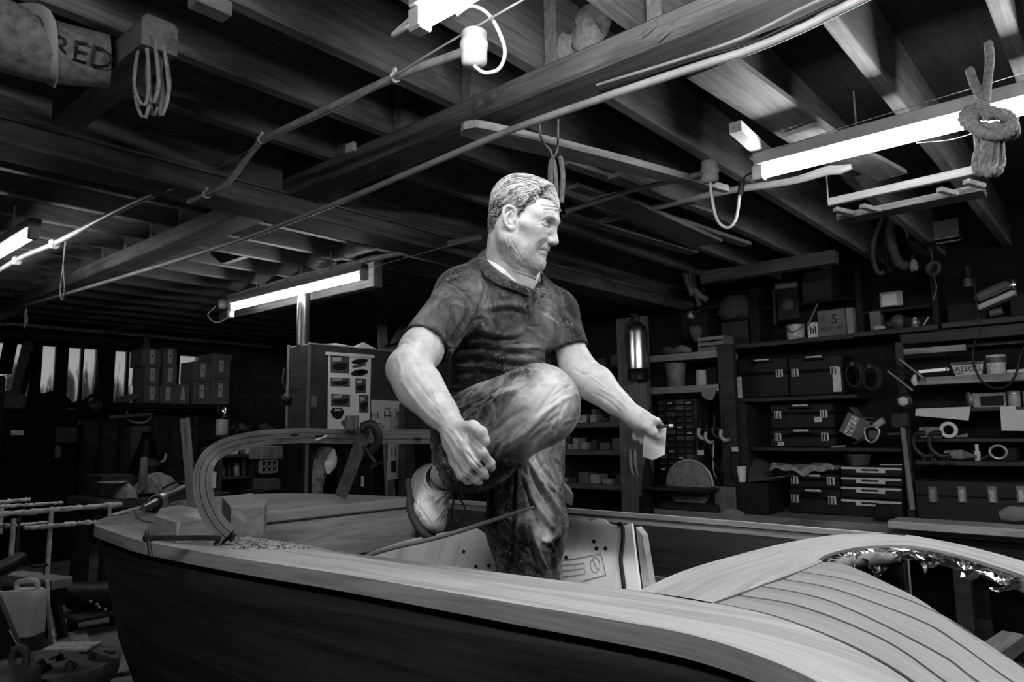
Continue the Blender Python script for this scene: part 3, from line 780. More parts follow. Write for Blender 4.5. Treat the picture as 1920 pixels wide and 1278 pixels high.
HANDN = [(ZN([(560, 100), (660, 180), (740, 300)]), 2.2, .0011), (ZN([(540, 130), (640, 260), (720, 390)]), 2.0, .0009), (ZN([(520, 200), (620, 360), (680, 490)]), 2, .0013),
         (ZN([(670, 130), (700, 190), (745, 250)]), 2.4, -.0014), (ZN([(660, 260), (720, 340)]), 2.4, -.0012),
         (ZN([(800, 150), (840, 250), (950, 370)]), 2.0, -.0060), (ZN([(770, 385), (860, 480), (960, 590)]), 1.6, -.0055), (ZN([(735, 480), (800, 560), (900, 650)]), 1.6, -.0055), (ZN([(680, 540), (740, 620), (810, 670)]), 1.6, -.0050), (ZN([(905, 470), (935, 445)]), 1.3, -.0016), (ZN([(830, 560), (860, 530)]), 1.3, -.0016), (ZN([(765, 620), (800, 590)]), 1.3, -.0014), (ZN([(975, 535), (1010, 480)]), 1.3, -.0014),
         ([(752, 712), (775, 745), (800, 775), (830, 800)], 4, .0022), ([(770, 700), (800, 740), (826, 778)], 3, -.0010), ([(744, 668), (752, 690), (748, 708)], 4, .0018), ([(775, 668), (785, 690), (790, 705)], 4, -.0016),
         ([(790, 735), (812, 758), (828, 775), (838, 790)], 1.6, .0012), ([(800, 700), (815, 740), (822, 760)], 1.6, .0010)]
Vn = strokes(Vn, Fn, HANDN)
def hand_far():
    sh, el, wr = J(1052, 590, 2.03), J(1083, 692, 1.98), J(1184, 776, 1.88)
    B = np.array([sh, el, wr, J(1250, 830, 1.84)]); f = Field(B.min(0)-.08, B.max(0)+.06, .0022)
    f.cone(J(1060, 625, 2.015), el, .042, .045, 0)
    m = J(1118, 718, 1.94)
    f.cone(el, m, .043, .042, .03); f.cone(m, wr, .042, .027, .03)
    f.cone(J(1095, 712, 1.95), J(1150, 755, 1.90), .032, .022, .03)
    k = [J(1221, 788, 1.835), J(1216, 797, 1.855), J(1207, 803, 1.875), J(1197, 805, 1.893)]
    for q, r in zip(k, (.0135, .0135, .0125, .0115)): f.cone(wr+(q-wr)*.1, q, .019, r, .014)
    f.ell(J(1203, 789, 1.865), (.030, .028, .026), None, .02)
    fin = [([k[0], J(1231, 790, 1.84), J(1238, 797, 1.86)], [.0128, .0105, .0085]),
           ([k[1], J(1219, 810, 1.885), J(1214, 822, 1.90), J(1213, 828, 1.902)], [.0120, .0105, .0095, .0085]),
           ([k[2], J(1207, 814, 1.90), J(1204, 822, 1.905), J(1205, 827, 1.902)], [.0115, .0100, .0092, .0082]),
           ([k[3], J(1195, 811, 1.905), J(1191, 817, 1.91), J(1192, 821, 1.908)], [.0105, .0092, .0085, .0076])]
    for P, R in fin: f.chain(P, R, .0045)
    th = [J(1203, 793, 1.85), J(1216, 799, 1.832), J(1224, 810, 1.828), J(1231, 818, 1.832)]
    f.chain(th, [.018, .0138, .0118, .0095], .008)
    f.ell(J(1233, 819, 1.827), (.006, .006, .006), None, .003)
    return f
f = hand_far(); Vf, Ff = f.mesh(); Vf = relax(Vf, Ff, 1, .4)
Vf = strokes(Vf, Ff, [([(1075, 690), (1090, 700), (1108, 702)], 2.5, -.002), ([(1110, 735), (1140, 752), (1170, 778)], 2.5, -.0014), ([(1120, 725), (1150, 742), (1180, 768)], 2.5, .0018),
     ([(1100, 700), (1130, 722), (1165, 748)], 1.5, .0012), ([(1205, 790), (1215, 795), (1222, 800)], 1.2, -.0012)])
# ---- torso and legs under the clothes
HIPR, KNR, ANR = J(898, 800, 1.95), J(1010, 759, 1.58), J(834, 888, 1.86)
HIPL, KNL, ANL = J(985, 815, 2.02), J(990, 1000, 1.965), np.array([1.57, 1.31, .72])
CH, BE, PE = J(950, 590, 1.97), J(935, 700, 1.98), J(935, 790, 1.99)
Bp = np.array([CH, BE, PE, HIPR, KNR, ANR, HIPL, KNL, ANL]); f = Field(Bp.min(0)-.18, Bp.max(0)+.22, .008)
tn = nrm(RT*.72-FW*.69); ts = nrm(np.cross(UPW, tn)); TR = np.stack([tn, ts, UPW], 1)
f.ell(CH, (.105, .155, .17), TR, 0); f.ell(BE, (.10, .135, .15), TR, .05); f.ell(PE, (.10, .14, .12), TR, .05)
f.cone(J(862, 570, 1.87), J(1040, 590, 2.03), .038, .038, .06); f.cone(J(945, 530, 1.96), CH, .06, .07, .05)
f.chain([HIPR, KNR, ANR], [.075, .055, .038], .02); f.chain([HIPL, KNL, ANL], [.075, .055, .038], .02)
Vt, Ft = f.mesh()
Vb, Fb = merge([(Vh, Fh_), (Vn, Fn), (Vf, Ff), (Vt, Ft)])
z0 = lambda n: np.zeros(n); nn = len(Vn)+len(Vf)+len(Vt)
def skin_mat():
    m, nt, b = newmat('weathered skin'); tc = nt.nodes.new('ShaderNodeTexCoord')
    n = noise(nt, tc.outputs['Object'], 38, 5, .65); r = ramp(nt, [(.3, .31), (.7, .47)]); nt.links.new(n.outputs[0], r.inputs[0])
    at = nt.nodes.new('ShaderNodeAttribute'); at.attribute_name = 'stubble'
    nb = noise(nt, tc.outputs['Object'], 620, 3, .7); rb = ramp(nt, [(.36, .10), (.60, .52)]); nt.links.new(nb.outputs[0], rb.inputs[0])
    mu = nt.nodes.new('ShaderNodeMath'); mu.operation = 'MULTIPLY'; mu.inputs[1].default_value = .55; nt.links.new(at.outputs['Fac'], mu.inputs[0])
    c1 = mixc(nt, mu.outputs[0], r.outputs[0], rb.outputs[0])
    ad = nt.nodes.new('ShaderNodeAttribute'); ad.attribute_name = 'hair_mouth_shade'
    c2 = mixc(nt, ad.outputs['Fac'], c1, .16)
    nt.links.new(c2, b.inputs['Base Color']); b.inputs['Roughness'].default_value = .48; b.inputs['Specular IOR Level'].default_value = .4
    b.inputs['Subsurface Weight'].default_value = .06; b.inputs['Subsurface Radius'].default_value = (.004, .004, .004)
    n2 = noise(nt, tc.outputs['Object'], 210, 4, .7); bump(nt, b, n2.outputs[0], .22, .002); return m
raw_obj('body', Vb, Fb, skin_mat(), man, attrs={'stubble': np.concatenate([np.clip(stub, 0, 1), z0(nn)]),
        'hair_mouth_shade': np.concatenate([np.clip(.55*brow+.5*mous+.8*lash_mouth+.3*lip, 0, .8), z0(nn)])})
# ------------------------------------------------------------------ clothes
def cloth_mat(name, base, dust_col, attr_gain, weave, blot=0.0, spk=.0):
    m, nt, b = newmat(name); tc = nt.nodes.new('ShaderNodeTexCoord')
    n = noise(nt, tc.outputs['Object'], 9, 8, .78, .6); at = nt.nodes.new('ShaderNodeAttribute'); at.attribute_name = 'dust'
    a = nt.nodes.new('ShaderNodeMath'); a.operation = 'MULTIPLY_ADD'; a.inputs[1].default_value = attr_gain
    nt.links.new(at.outputs['Fac'], a.inputs[0]); nt.links.new(n.outputs[0], a.inputs[2])
    r = ramp(nt, [(.50, 0), (1.0, 1)]); nt.links.new(a.outputs[0], r.inputs[0])
    c = mixc(nt, r.outputs[0], base, dust_col)
    v = nt.nodes.new('ShaderNodeTexVoronoi'); v.inputs['Scale'].default_value = 130; nt.links.new(tc.outputs['Object'], v.inputs['Vector'])
    n4 = noise(nt, tc.outputs['Object'], 11, 2, .5)
    s1 = nt.nodes.new('ShaderNodeMath'); s1.operation = 'MULTIPLY_ADD'; s1.inputs[1].default_value = -.9; nt.links.new(n4.outputs[0], s1.inputs[0]); nt.links.new(v.outputs['Distance'], s1.inputs[2])
    s2 = nt.nodes.new('ShaderNodeMath'); s2.inputs[1].default_value = .56; nt.links.new(s1.outputs[0], s2.inputs[0])
    rs = ramp(nt, [(spk, 1), (spk+.05, 0)]); nt.links.new(s2.outputs[0], rs.inputs[0])
    c2 = mixc(nt, rs.outputs[0], c, .45) if spk > -1 else c
    nt.links.new(c2, b.inputs['Base Color']); b.inputs['Roughness'].default_value = .92; b.inputs['Specular IOR Level'].default_value = .12
    b.inputs['Sheen Weight'].default_value = .12
    n2 = noise(nt, tc.outputs['Object'], weave, 4, .75); bump(nt, b, n2.outputs[0], .5, .004); return m
M_polo = cloth_mat('dusty polo jersey', .008, .26, .44, 330, spk=.10)
M_trouser = cloth_mat('stained work trousers', .014, .58, .66, 260, spk=.14)
Zs = lambda L: [(700+x/3.195, 310+y/3.195) for x, y in L]
# ---- polo shirt
f = Field(Bp.min(0)-.22, Bp.max(0)+.24, .0042)
f.ell(J(950, 598, 1.965), (.112, .158, .165), TR, 0)
f.ell(J(962, 580, 1.93), (.085, .10, .09), TR, .06)
f.ell(J(932, 700, 1.975), (.118, .142, .14), TR, .06); f.ell(J(928, 760, 1.985), (.115, .140, .10), TR, .05)
f.cone(J(868, 556, 1.87), J(1040, 582, 2.03), .060, .058, .06)
f.cone(J(940, 520, 1.96), J(945, 560, 1.97), .070, .10, .05)
f.cone(J(905, 522, 1.92), J(868, 548, 1.87), .052, .060, .04)
s0, s1 = J(866, 556, 1.86), J(800, 646, 1.725); sN = nrm(J(766, 690, 1.66)-J(852, 566, 1.83))
f.cone(s0, s1+sN*.03, .064, .063, .035)
fs0, fs1 = J(1043, 590, 2.03), J(1066, 655, 2.0); fN = nrm(J(1083, 692, 1.98)-J(1052, 590, 2.03))
f.cone(fs0, fs1+fN*.03, .060, .058, .035)
# sleeve openings: trim and hollow
def slab_cut(f, c, n, R):
    g = f.sub(np.array(c)-R, np.array(c)+R, 0)
    sl, (X, Y, Z) = g; d = (X-c[0])*n[0]+(Y-c[1])*n[1]+(Z-c[2])*n[2]
    rr = np.sqrt((X-c[0])**2+(Y-c[1])**2+(Z-c[2])**2)
    f.d[sl] = np.where((rr < R) & (d > -.02), np.maximum(f.d[sl], d.astype(np.float32)), f.d[sl])
slab_cut(f, s1, sN, .098); slab_cut(f, fs1, fN, .09)
f.cone(s1-sN*.06, s1+sN*.06, .050, .056, .004, 's'); f.cone(fs1-fN*.05, fs1+fN*.05, .047, .052, .004, 's')
f.cone(J(950, 470, 1.945), J(965, 535, 1.925), .085, .074, .012, 's')
f.cut(J(930, 778, 1.98), -UPW)
Vp, Fp = f.mesh(); Vp = relax(Vp, Fp, 2, .5)
POLO = [(Zs([(420, 690), (520, 740), (590, 830), (575, 900)]), 2.2, -.006), (Zs([(430, 660), (530, 700), (600, 770)]), 2.5, .003),
        (Zs([(620, 660), (640, 760), (600, 880), (520, 1010)]), 5, .010), (Zs([(660, 700), (650, 800), (600, 900), (540, 1000)]), 3.5, -.012),
        (Zs([(560, 800), (560, 900), (500, 1000), (450, 1080)]), 4, -.010),
        (Zs([(700, 720), (690, 800), (660, 850)]), 3.5, -.006), (Zs([(720, 700), (760, 760), (850, 800)]), 5, .004),
        (Zs([(690, 860), (780, 835), (900, 850), (940, 900)]), 5, .008), (Zs([(700, 890), (790, 865), (900, 880)]), 3, -.006),
        (Zs([(640, 960), (720, 1000), (850, 1010), (930, 950)]), 6, .007), (Zs([(600, 1010), (720, 1040), (860, 1040)]), 3.5, -.008),
        (Zs([(560, 1060), (700, 1065), (880, 1090), (1000, 1080)]), 4, .007), (Zs([(500, 1090), (640, 1095), (800, 1120), (960, 1130)]), 3, -.009),
        (Zs([(480, 1130), (640, 1130), (820, 1160), (980, 1165)]), 4, .007), (Zs([(480, 1165), (640, 1160), (800, 1190), (950, 1200)]), 3, -.009),
        (Zs([(480, 1200), (640, 1200), (760, 1220), (900, 1215)]), 4, .006), (Zs([(490, 1235), (600, 1235), (720, 1250)]), 3, -.008),
        (Zs([(850, 660), (880, 740), (915, 830), (935, 950)]), 1.3, -.005), (Zs([(945, 720), (960, 800), (955, 880), (950, 960)]), 1.3, -.005),
        (Zs([(900, 680), (925, 780), (942, 930)]), 3.0, .004), (Zs([(905, 940), (950, 965), (1000, 960)]), 1.4, -.004),
        (Zs([(990, 760), (960, 860), (960, 950)]), 4, .005), (Zs([(1080, 780), (1040, 900), (1020, 1000)]), 6, .005), (Zs([(1110, 800), (1110, 900), (1090, 1020), (1075, 1100)]), 3, -.007),
        (Zs([(1150, 900), (1120, 1000), (1100, 1080)]), 3, -.005),
        (Zs([(230, 1000), (300, 1050), (380, 1120)]), 1.5, -.004), (Zs([(210, 1025), (290, 1075), (370, 1140)]), 3, .003),
        (Zs([(350, 800), (330, 900), (290, 980)]), 5, -.004), (Zs([(420, 780), (400, 900), (370, 1000)]), 5, .005), (Zs([(480, 800), (460, 920), (430, 1030)]), 3.5, -.006),
        (Zs([(1095, 1150), (1160, 1130), (1220, 1080)]), 1.5, -.003)]
def wrinkles(n, box, ang, spread, ln, w, amp, seed):
    r = np.random.default_rng(seed); out = []
    for _ in range(n):
        c = np.array([r.uniform(box[0], box[2]), r.uniform(box[1], box[3])]); a = math.radians(ang+r.normal(0, spread)); L_ = r.uniform(.5, 1.2)*ln
        d = np.array([math.cos(a), math.sin(a)]); q = np.array([-d[1], d[0]])*r.normal(0, .12)*L_
        out.append(([tuple(c-d*L_/2), tuple(c+q), tuple(c+d*L_/2)], r.uniform(.6, 1.3)*w, amp*r.choice([-1, -1, 1])*r.uniform(.4, 1.1)))
    return out
POLO += wrinkles(46, (830, 640, 1030, 760), 2, 10, 60, 1.6, .005, 1)+wrinkles(30, (860, 540, 1050, 650), 20, 30, 45, 2.2, .0034, 2)+wrinkles(26, (765, 540, 880, 660), 118, 18, 50, 2.2, .003, 3)+wrinkles(16, (1040, 580, 1085, 670), 110, 15, 40, 2, .003, 4)
Vp = strokes(Vp, Fp, POLO)
Pp = pix(Vp)
def gpx(P, c, r): return np.exp(-(((P-np.array(c))/np.array(r))**2).sum(1))
dust = .55*gpx(Pp, (1000, 640), (45, 45))+.35*gpx(Pp, (945, 590), (50, 40))+.45*gpx(Pp, (1035, 585), (25, 50))+.3*gpx(Pp, (800, 600), (50, 60))+.25*gpx(Pp, (900, 545), (50, 35))
polo = raw_obj('polo_shirt', Vp, Fp, M_polo, man, attrs={'dust': np.clip(dust, 0, 1)}, label='dark dusty short sleeved polo shirt')
cin = [(988, 540, 1.842), (966, 529, 1.842), (940, 515, 1.850), (921, 497, 1.875), (910, 476, 1.935), (922, 466, 2.0), (965, 476, 2.035), (998, 498, 2.01), (1007, 520, 1.955), (1002, 540, 1.89)]
cou = [(994, 558, 1.800), (962, 545, 1.800), (928, 533, 1.810), (903, 511, 1.845), (895, 484, 1.935), (914, 476, 2.03), (970, 492, 2.06), (1012, 512, 2.04), (1028, 536, 1.955), (1016, 560, 1.870)]
from mathutils.bvhtree import BVHTree
def bvh(V, F): return BVHTree.FromPolygons([tuple(v) for v in V], [tuple(int(i) for i in q) for q in F])
BV_P, BV_B = bvh(Vp, Fp), bvh(Vb, Fb)
def snap(x, y, off, trees, default):
    """point on the first surface seen at that place, lifted off it"""
    d = ray(x, y); d = d/np.linalg.norm(d); ds = [t.ray_cast(Vector(O3), Vector(d))[3] for t in trees]; ds = [q for q in ds if q is not None]
    if not ds: return J(x, y, default)
    return O3+d*(min(ds)-off)
cin = [tuple(snap(x, y, .005, (BV_P, BV_B), d)) if k in (0, 1, 2, 3, 9) else tuple(J(x, y, d)) for k, (x, y, d) in enumerate(cin)]
cou = [tuple(snap(x, y, .010, (BV_P, BV_B), d)) if k in (0, 1, 2, 3, 9) else tuple(J(x, y, d)) for k, (x, y, d) in enumerate(cou)]
J0 = J; J = lambda *q: np.array(q)
ci = crom([J(*q) for q in cin], 46); co = crom([J(*q) for q in cou], 46); J = J0; md = (ci+co)/2+UPW*.007+(co-ci)*.05
low = ci-UPW*.022+(ci-ci.mean(0))*-.06
mb = MB().grid(np.stack([low, ci-UPW*.002, ci+UPW*.003+(co-ci)*.12, md, co], 0))
oc = man.part('collar', mb, M_polo, polo); sd = oc.modifiers.new('t', 'SOLIDIFY'); sd.thickness = .005; sd.offset = 0
ss = oc.modifiers.new('s', 'SUBSURF'); ss.levels = 1; ss.render_levels = 1
for (x, y, d) in ((978, 548, 1.862), (988, 575, 1.836)):
    c = snap(x, y, .002, (BV_P,), d); man.part('button', MB().lathe(c, [(0, .003), (.005, .0026), (.0055, 0)], 14, -FW), M_dark, polo)
# embroidered maker's mark on the chest: a short illegible line of stitches
mb = MB()
rr = np.random.default_rng(3)
for k in range(9):
    q = snap(1023+2.75*k, 589+1.95*k, .001, (BV_P,), 1.9)
    mb.box(q, (.0036, .0028+.002*rr.random(), .0016), np.stack([nrm(RT*.8+DN*.35+FW*.35), nrm(-DN+RT*.3), -FW], 1))
man.part('chest_embroidery', mb, paint('pale stitching', .45, .8), polo)

# ---- trousers
f = Field(Bp.min(0)-.22, Bp.max(0)+.2, .0042)
f.ell(J(928, 790, 1.99), (.118, .140, .10), TR, 0)
f.cone(J(893, 800, 1.95), KNR, .112, .083, .03); f.ell(KNR, (.087, .087, .087), None, .02)
f.cone(KNR, J(880, 862, 1.79), .084, .076, .02); f.cone(J(905, 850, 1.77), J(862, 884, 1.83), .072, .052, .03)
f.cone(J(850, 800, 1.93), J(845, 858, 1.88), .052, .050, .04)
f.cone(J(930, 860, 1.80), J(900, 880, 1.82), .05, .04, .04)
f.cone(J(985, 820, 2.03), J(985, 985, 1.96), .112, .104, .03); f.cone(J(985, 985, 1.96), J(990, 1085, 1.96), .103, .078, .03); f.cone(J(1010, 985, 1.95), J(1000, 1075, 1.95), .075, .06, .03)
f.cone(J(990, 1085, 1.96), np.array(ANL)+[0, 0, -.03], .078, .072, .03)
cf = J(838, 890, 1.85); cn = nrm(J(834, 888, 1.86)-J(900, 850, 1.77))
Vr, Fr = f.mesh(); Vr = relax(Vr, Fr, 2, .5)
Zt = lambda L: [(700+x/2.557, 600+y/2.557) for x, y in L]
TRO = [(Zt([(350, 400), (480, 330), (640, 270), (760, 240)]), 5, .009), (Zt([(480, 400), (560, 340), (660, 300)]), 3.5, -.012), (Zt([(500, 480), (560, 400), (640, 350), (700, 330)]), 5, .008),
       (Zt([(620, 310), (700, 260), (780, 245)]), 2, -.008), (Zt([(540, 560), (640, 480), (740, 420)]), 5, -.006), (Zt([(600, 620), (720, 540), (800, 470), (880, 380)]), 6, .006),
       (Zt([(560, 720), (660, 640), (780, 560), (860, 500)]), 5, -.006), (Zt([(580, 760), (700, 680), (790, 590)]), 4, .007), (Zt([(860, 540), (920, 470), (950, 400)]), 3, -.006), (Zt([(550, 690), (580, 640), (600, 590)]), 4, -.010), (Zt([(530, 760), (570, 700), (620, 640)]), 4, .008),
       (Zt([(700, 680), (695, 800), (690, 950), (685, 1100), (690, 1210)]), 3, .012), (Zt([(680, 700), (672, 850), (668, 1000), (672, 1200)]), 4, -.014),
       (Zt([(730, 640), (780, 740), (850, 850), (900, 960)]), 4, .012), (Zt([(760, 620), (820, 720), (880, 800)]), 2.5, -.009), (Zt([(745, 700), (790, 800), (850, 890), (890, 950)]), 3, -.012), (Zt([(720, 720), (760, 850), (830, 960), (880, 1010)]), 4, .010),
       (Zt([(730, 780), (760, 900), (800, 1000)]), 3.5, -.012), (Zt([(760, 1000), (790, 1100), (830, 1200)]), 3.5, .010), (Zt([(740, 980), (760, 1080), (800, 1180)]), 3, -.010), (Zt([(800, 1060), (850, 1050), (900, 1010)]), 4, .012), (Zt([(830, 1100), (870, 1080), (890, 1040)]), 3, -.010), (Zt([(845, 1000), (890, 960), (905, 900)]), 4, .008),
       (Zt([(600, 760), (600, 900), (620, 1050)]), 6, .01), (Zt([(560, 780), (570, 900), (590, 1000)]), 5, -.01),
       (Zt([(280, 560), (300, 640), (320, 720)]), 4, .008), (Zt([(300, 520), (330, 620), (360, 700)]), 3, -.008), (Zt([(340, 740), (400, 760), (450, 830)]), 3, .009), (Zt([(420, 780), (480, 800), (500, 830)]), 3, -.007)]
TRO += wrinkles(60, (860, 710, 1070, 900), 128, 14, 70, 2.2, .0042, 5)+wrinkles(60, (915, 850, 1050, 1080), 68, 16, 70, 2.2, .0055, 6)+wrinkles(24, (820, 720, 930, 800), 150, 14, 60, 2.2, .005, 7)+wrinkles(20, (800, 790, 860, 900), 80, 20, 45, 2.2, .005, 8)
Vr = strokes(Vr, Fr, TRO); Pr = pix(Vr)
rg = np.random.default_rng(5)
dust = .95*gpx(Pr, (1040, 750), (38, 58))+.55*gpx(Pr, (985, 770), (40, 50))+.4*gpx(Pr, (955, 820), (50, 40))+.45*gpx(Pr, (1015, 920), (30, 60))+.7*gpx(Pr, (1018, 1005), (16, 18))+.3*gpx(Pr, (930, 720), (60, 16))+.35*gpx(Pr, (1000, 860), (15, 30))
dust -= .25*gpx(Pr, (960, 985), (50, 130))*(Pr[:, 0] < 985)
raw_obj('trousers', Vr, Fr, M_trouser, man, attrs={'dust': np.clip(dust, 0, 1)}, label='baggy work trousers with pale paint and dust on the raised knee')
# turned-up hem at the raised ankle
hem = man.part('trouser_hem', MB().tube(crom([J(848, 893, 1.80), J(858, 903, 1.775), J(868, 918, 1.77), J(874, 930, 1.785)], 12), .012, 10, sq=(1, .7)), M_trouser)

# ---- boots
bT = nrm(campt((.21, .26, -.94))); bU = nrm(campt((.77, -.64, 0))); bU = nrm(bU-bT*(bU@bT)); bW = np.cross(bU, bT); bR = np.stack([bT, bW, bU], 1)
M_boot = cloth_mat('scuffed boot leather', .07, .72, .75, 190, spk=.05)
BOOTW = wrinkles(34, (765, 890, 860, 985), 128, 22, 42, 1.6, .0038, 12)+[([(790, 905), (812, 930), (842, 950)], 2.2, -.005), ([(800, 897), (825, 920), (852, 938)], 2.2, .004), ([(762, 922), (785, 950), (808, 982)], 1.5, -.004)]
def boot(S, A, R, name, lab):
    T, Wv, U = R[:, 0], R[:, 1], R[:, 2]; q = lambda a, b, c: S+T*a+Wv*b+U*c
    B = np.array([q(a, b, c) for a in (-.13, .17) for b in (-.07, .07) for c in (-.02, .16)]+[A]); f = Field(B.min(0)-.06, B.max(0)+.06, .0032)
    f.ell(q(-.085, 0, .040), (.045, .038, .045), R, 0); f.ell(q(0, 0, .040), (.09, .043, .045), R, .03); f.ell(q(.085, 0, .028), (.058, .051, .032), R, .03)
    f.cone(q(-.045, 0, .06), A, .046, .043, .04)
    f.cone(A-nrm(A-q(-.045, 0, .06))*.01, A+nrm(A-q(-.045, 0, .06))*.07, .034, .037, .004, 's')
    f.cut(q(0, 0, .004), -U)
    V, F = f.mesh(); V = relax(V, F, 1, .5); V = strokes(V, F, BOOTW); P = pix(V)
    o = raw_obj(name, V, F, M_boot, man, label=lab, attrs={'dust': np.clip(.85*gpx(P, (800, 948), (32, 42))+.12, 0, 1)})
    g = Field(B.min(0)-.06, B.max(0)+.06, .004)
    g.ell(q(-.075, 0, .0), (.058, .041, .02), R, 0); g.ell(q(.06, 0, .0), (.098, .053, .02), R, .03)
    g.cut(q(0, 0, .008), U); g.cut(q(0, 0, -.018), -U)
    V, F = g.mesh(); raw_obj('sole', V, F, paint('rubber sole', .05, .8), man, o)
    lc = MB()
    for k in range(4):
        a = .03-.018*k; z = .078+.012*k
        lc.tube(crom([q(a+.02, -.022, z-.012), q(a+.016, 0, z+.004), q(a+.012, .022, z-.012)], 8), .0028, 6)
    return o, lc
Sb = J(785, 947, 1.885)
bo, lc = boot(Sb, J(822, 898, 1.865), bR, 'boot', 'scuffed pale work boot lifted clear of the deck')
lc.tube(crom([J(838, 918, 1.80), J(850, 935, 1.785), J(847, 957, 1.785), J(850, 978, 1.787), J(859, 980, 1.79), J(867, 969, 1.79), J(871, 950, 1.80), J(856, 925, 1.80)], 40), .0028, 6)
man.part('laces', lc, M_black, bo)
S2 = np.array([ANL[0]+.02, ANL[1]-.02, .6495]); d2 = nrm(tn*[1,1,0]); R2 = np.stack([d2, np.cross(UPW, d2), UPW], 1)
bo2, lc2 = boot(S2, np.array(ANL)+[0,0,.02], R2, 'boot', 'work boot standing inside the boat'); man.part('laces', lc2, M_black, bo2)

# ---- hair: a close cap and thousands of fine combed strands
M_hair = [paint('silver hair', .62, .45, 0, .2, 80), paint('grey hair', .30, .5, 0, .2, 80), paint('dark hair', .05, .5, 0, .2, 80)]
HL = np.array([[-.13, -.045], [-.055, -.040], [-.040, .0], [-.026, .040], [-.006, .044], [.006, .030], [.016, .012], [.024, .020], [.034, .050], [.050, .066], [.060, .084], [.078, .082], [.092, .076], [.2, .07]])
def hairmask(L): return L[:, 2]-np.interp(L[:, 0], HL[:, 0], HL[:, 1])
Nh = vnormals(Vh, Fh_); mk = hairmask(L)
jit = .006*np.sin(L[:, 0]*310+L[:, 2]*190)+.003*np.sin(L[:, 1]*400+L[:, 0]*520)
onscalp = (np.abs(L[:, 1]) < .086) & ~((np.abs(L[:, 1]) > .0735) & (L[:, 2] < .036) & (L[:, 0] > -.035))
def comb(Lp):
    """combed direction in head coordinates: swept back over the top, down at the sides"""
    s = np.sign(Lp[:, 1]+.02); top = np.clip((Lp[:, 2]-.07)/.05, 0, 1)[:, None]
    wave = .25*np.sin(Lp[:, 2]*70+Lp[:, 0]*25)[:, None]
    side = np.stack([-.75+0*s, 0*s, -.65+0*s], 1); up = np.stack([-.95+0*s, .28*s, -.05+0*s], 1)
    return side*(1-top)+up*top+wave*np.array([0, .5, .35])
# cap
keep = (mk+jit*.5 > .004) & onscalp
fm = keep[Fh_].all(1); cf_ = Fh_[fm]; ids = np.unique(cf_); re = np.full(len(Vh), -1); re[ids] = np.arange(len(ids))
thick = np.clip((mk[ids]-.004)/.024, 0, 1)*(.004+.016*np.clip((L[ids, 2]-.045)/.06, 0, 1))+.0006
groove = .0012*np.sin(L[ids, 1]*900+60*L[ids, 0])*np.clip((L[ids, 2]-.06)/.04, 0, 1)
cap = raw_obj('hair', Vh[ids]+Nh[ids]*(thick+groove)[:, None], re[cf_], paint('grey hair mass', .03, .6, 0, .5, 150), man, label='short grey hair swept back')
rg = np.random.default_rng(11)
from mathutils.kdtree import KDTree
CV = lz(Vh[ids]+Nh[ids]*(thick+groove)[:, None]); CN = nrm_rows(Nh[ids]@HW)
KD = KDTree(len(CV))
for i_, v_ in enumerate(CV): KD.insert(v_, i_)
KD.balance()
def strands(roots, nstr, lenf, lift, rad, spread, cols, dirf):
    Vs, Fs, Ms = [], [], []; n0 = 0; pick = rg.choice(roots, nstr); M = 6
    P0 = L[pick]+rg.normal(0, .0008, (nstr, 3)); N0 = Nh[pick]@HW; D = dirf(P0)+rg.normal(0, spread, (nstr, 3))
    ln = lenf(P0)*rg.uniform(.6, 1.25, nstr); hgt = rg.uniform(.0002, .0022, nstr)
    for i in range(nstr):
        p = P0[i]; n = N0[i]; q = []
        for k in range(M):
            if lift:
                v, j, _ = KD.find(p); n = CN[j]; p = p+n*((CV[j]-p)@n+hgt[i]*(.3 if k == 0 else 1))
            elif k: p = p+n*.0006
            q.append(p); d = D[i]-n*(D[i]@n); d = d/(np.linalg.norm(d)+1e-9); p = p+d*(ln[i]/(M-1))
        t = nrm(q[-1]-q[0]); u = nrm(np.cross(t, n)); v = np.cross(t, u)
        for k in range(M):
            r = rad*(1, 1, 1, .9, .7, .2)[k]
            for a in range(3): Vs.append(q[k]+(u*math.cos(a*2.094)+v*math.sin(a*2.094))*r)
        for k in range(M-1):
            for a in range(3): b = (a+1) % 3; Fs.append((n0+k*3+a, n0+k*3+b, n0+k*3+3+b, n0+k*3+3+a))
        Ms += [rg.choice(3, p=cols)]*((M-1)*3); n0 += M*3
    return hw(np.array(Vs)), Fs, Ms
def strand_obj(name, S, parent, label=None):
    V, F, Ms = S; o = raw_obj(name, V, F, M_hair, man, parent, label); o.data.polygons.foreach_set('material_index', Ms); return o
rt = np.where((mk+jit > .003) & onscalp)[0]
topr = np.where((mk > .012) & onscalp & (L[:, 2] > .055))[0]
lenf = lambda P: np.clip(.010+.030*np.clip((P[:, 2]-.03)/.06, 0, 1), .008, .045)
o = strand_obj('hair_strands', strands(rt, 5200, lenf, True, .00055, .10, (.20, .34, .46), comb), cap); o['kind'] = 'stuff'
o = strand_obj('swept_top_hair', strands(topr, 4200, lambda P: .035+0*P[:, 0], True, .0006, .07, (.50, .32, .18), comb), cap); o['kind'] = 'stuff'
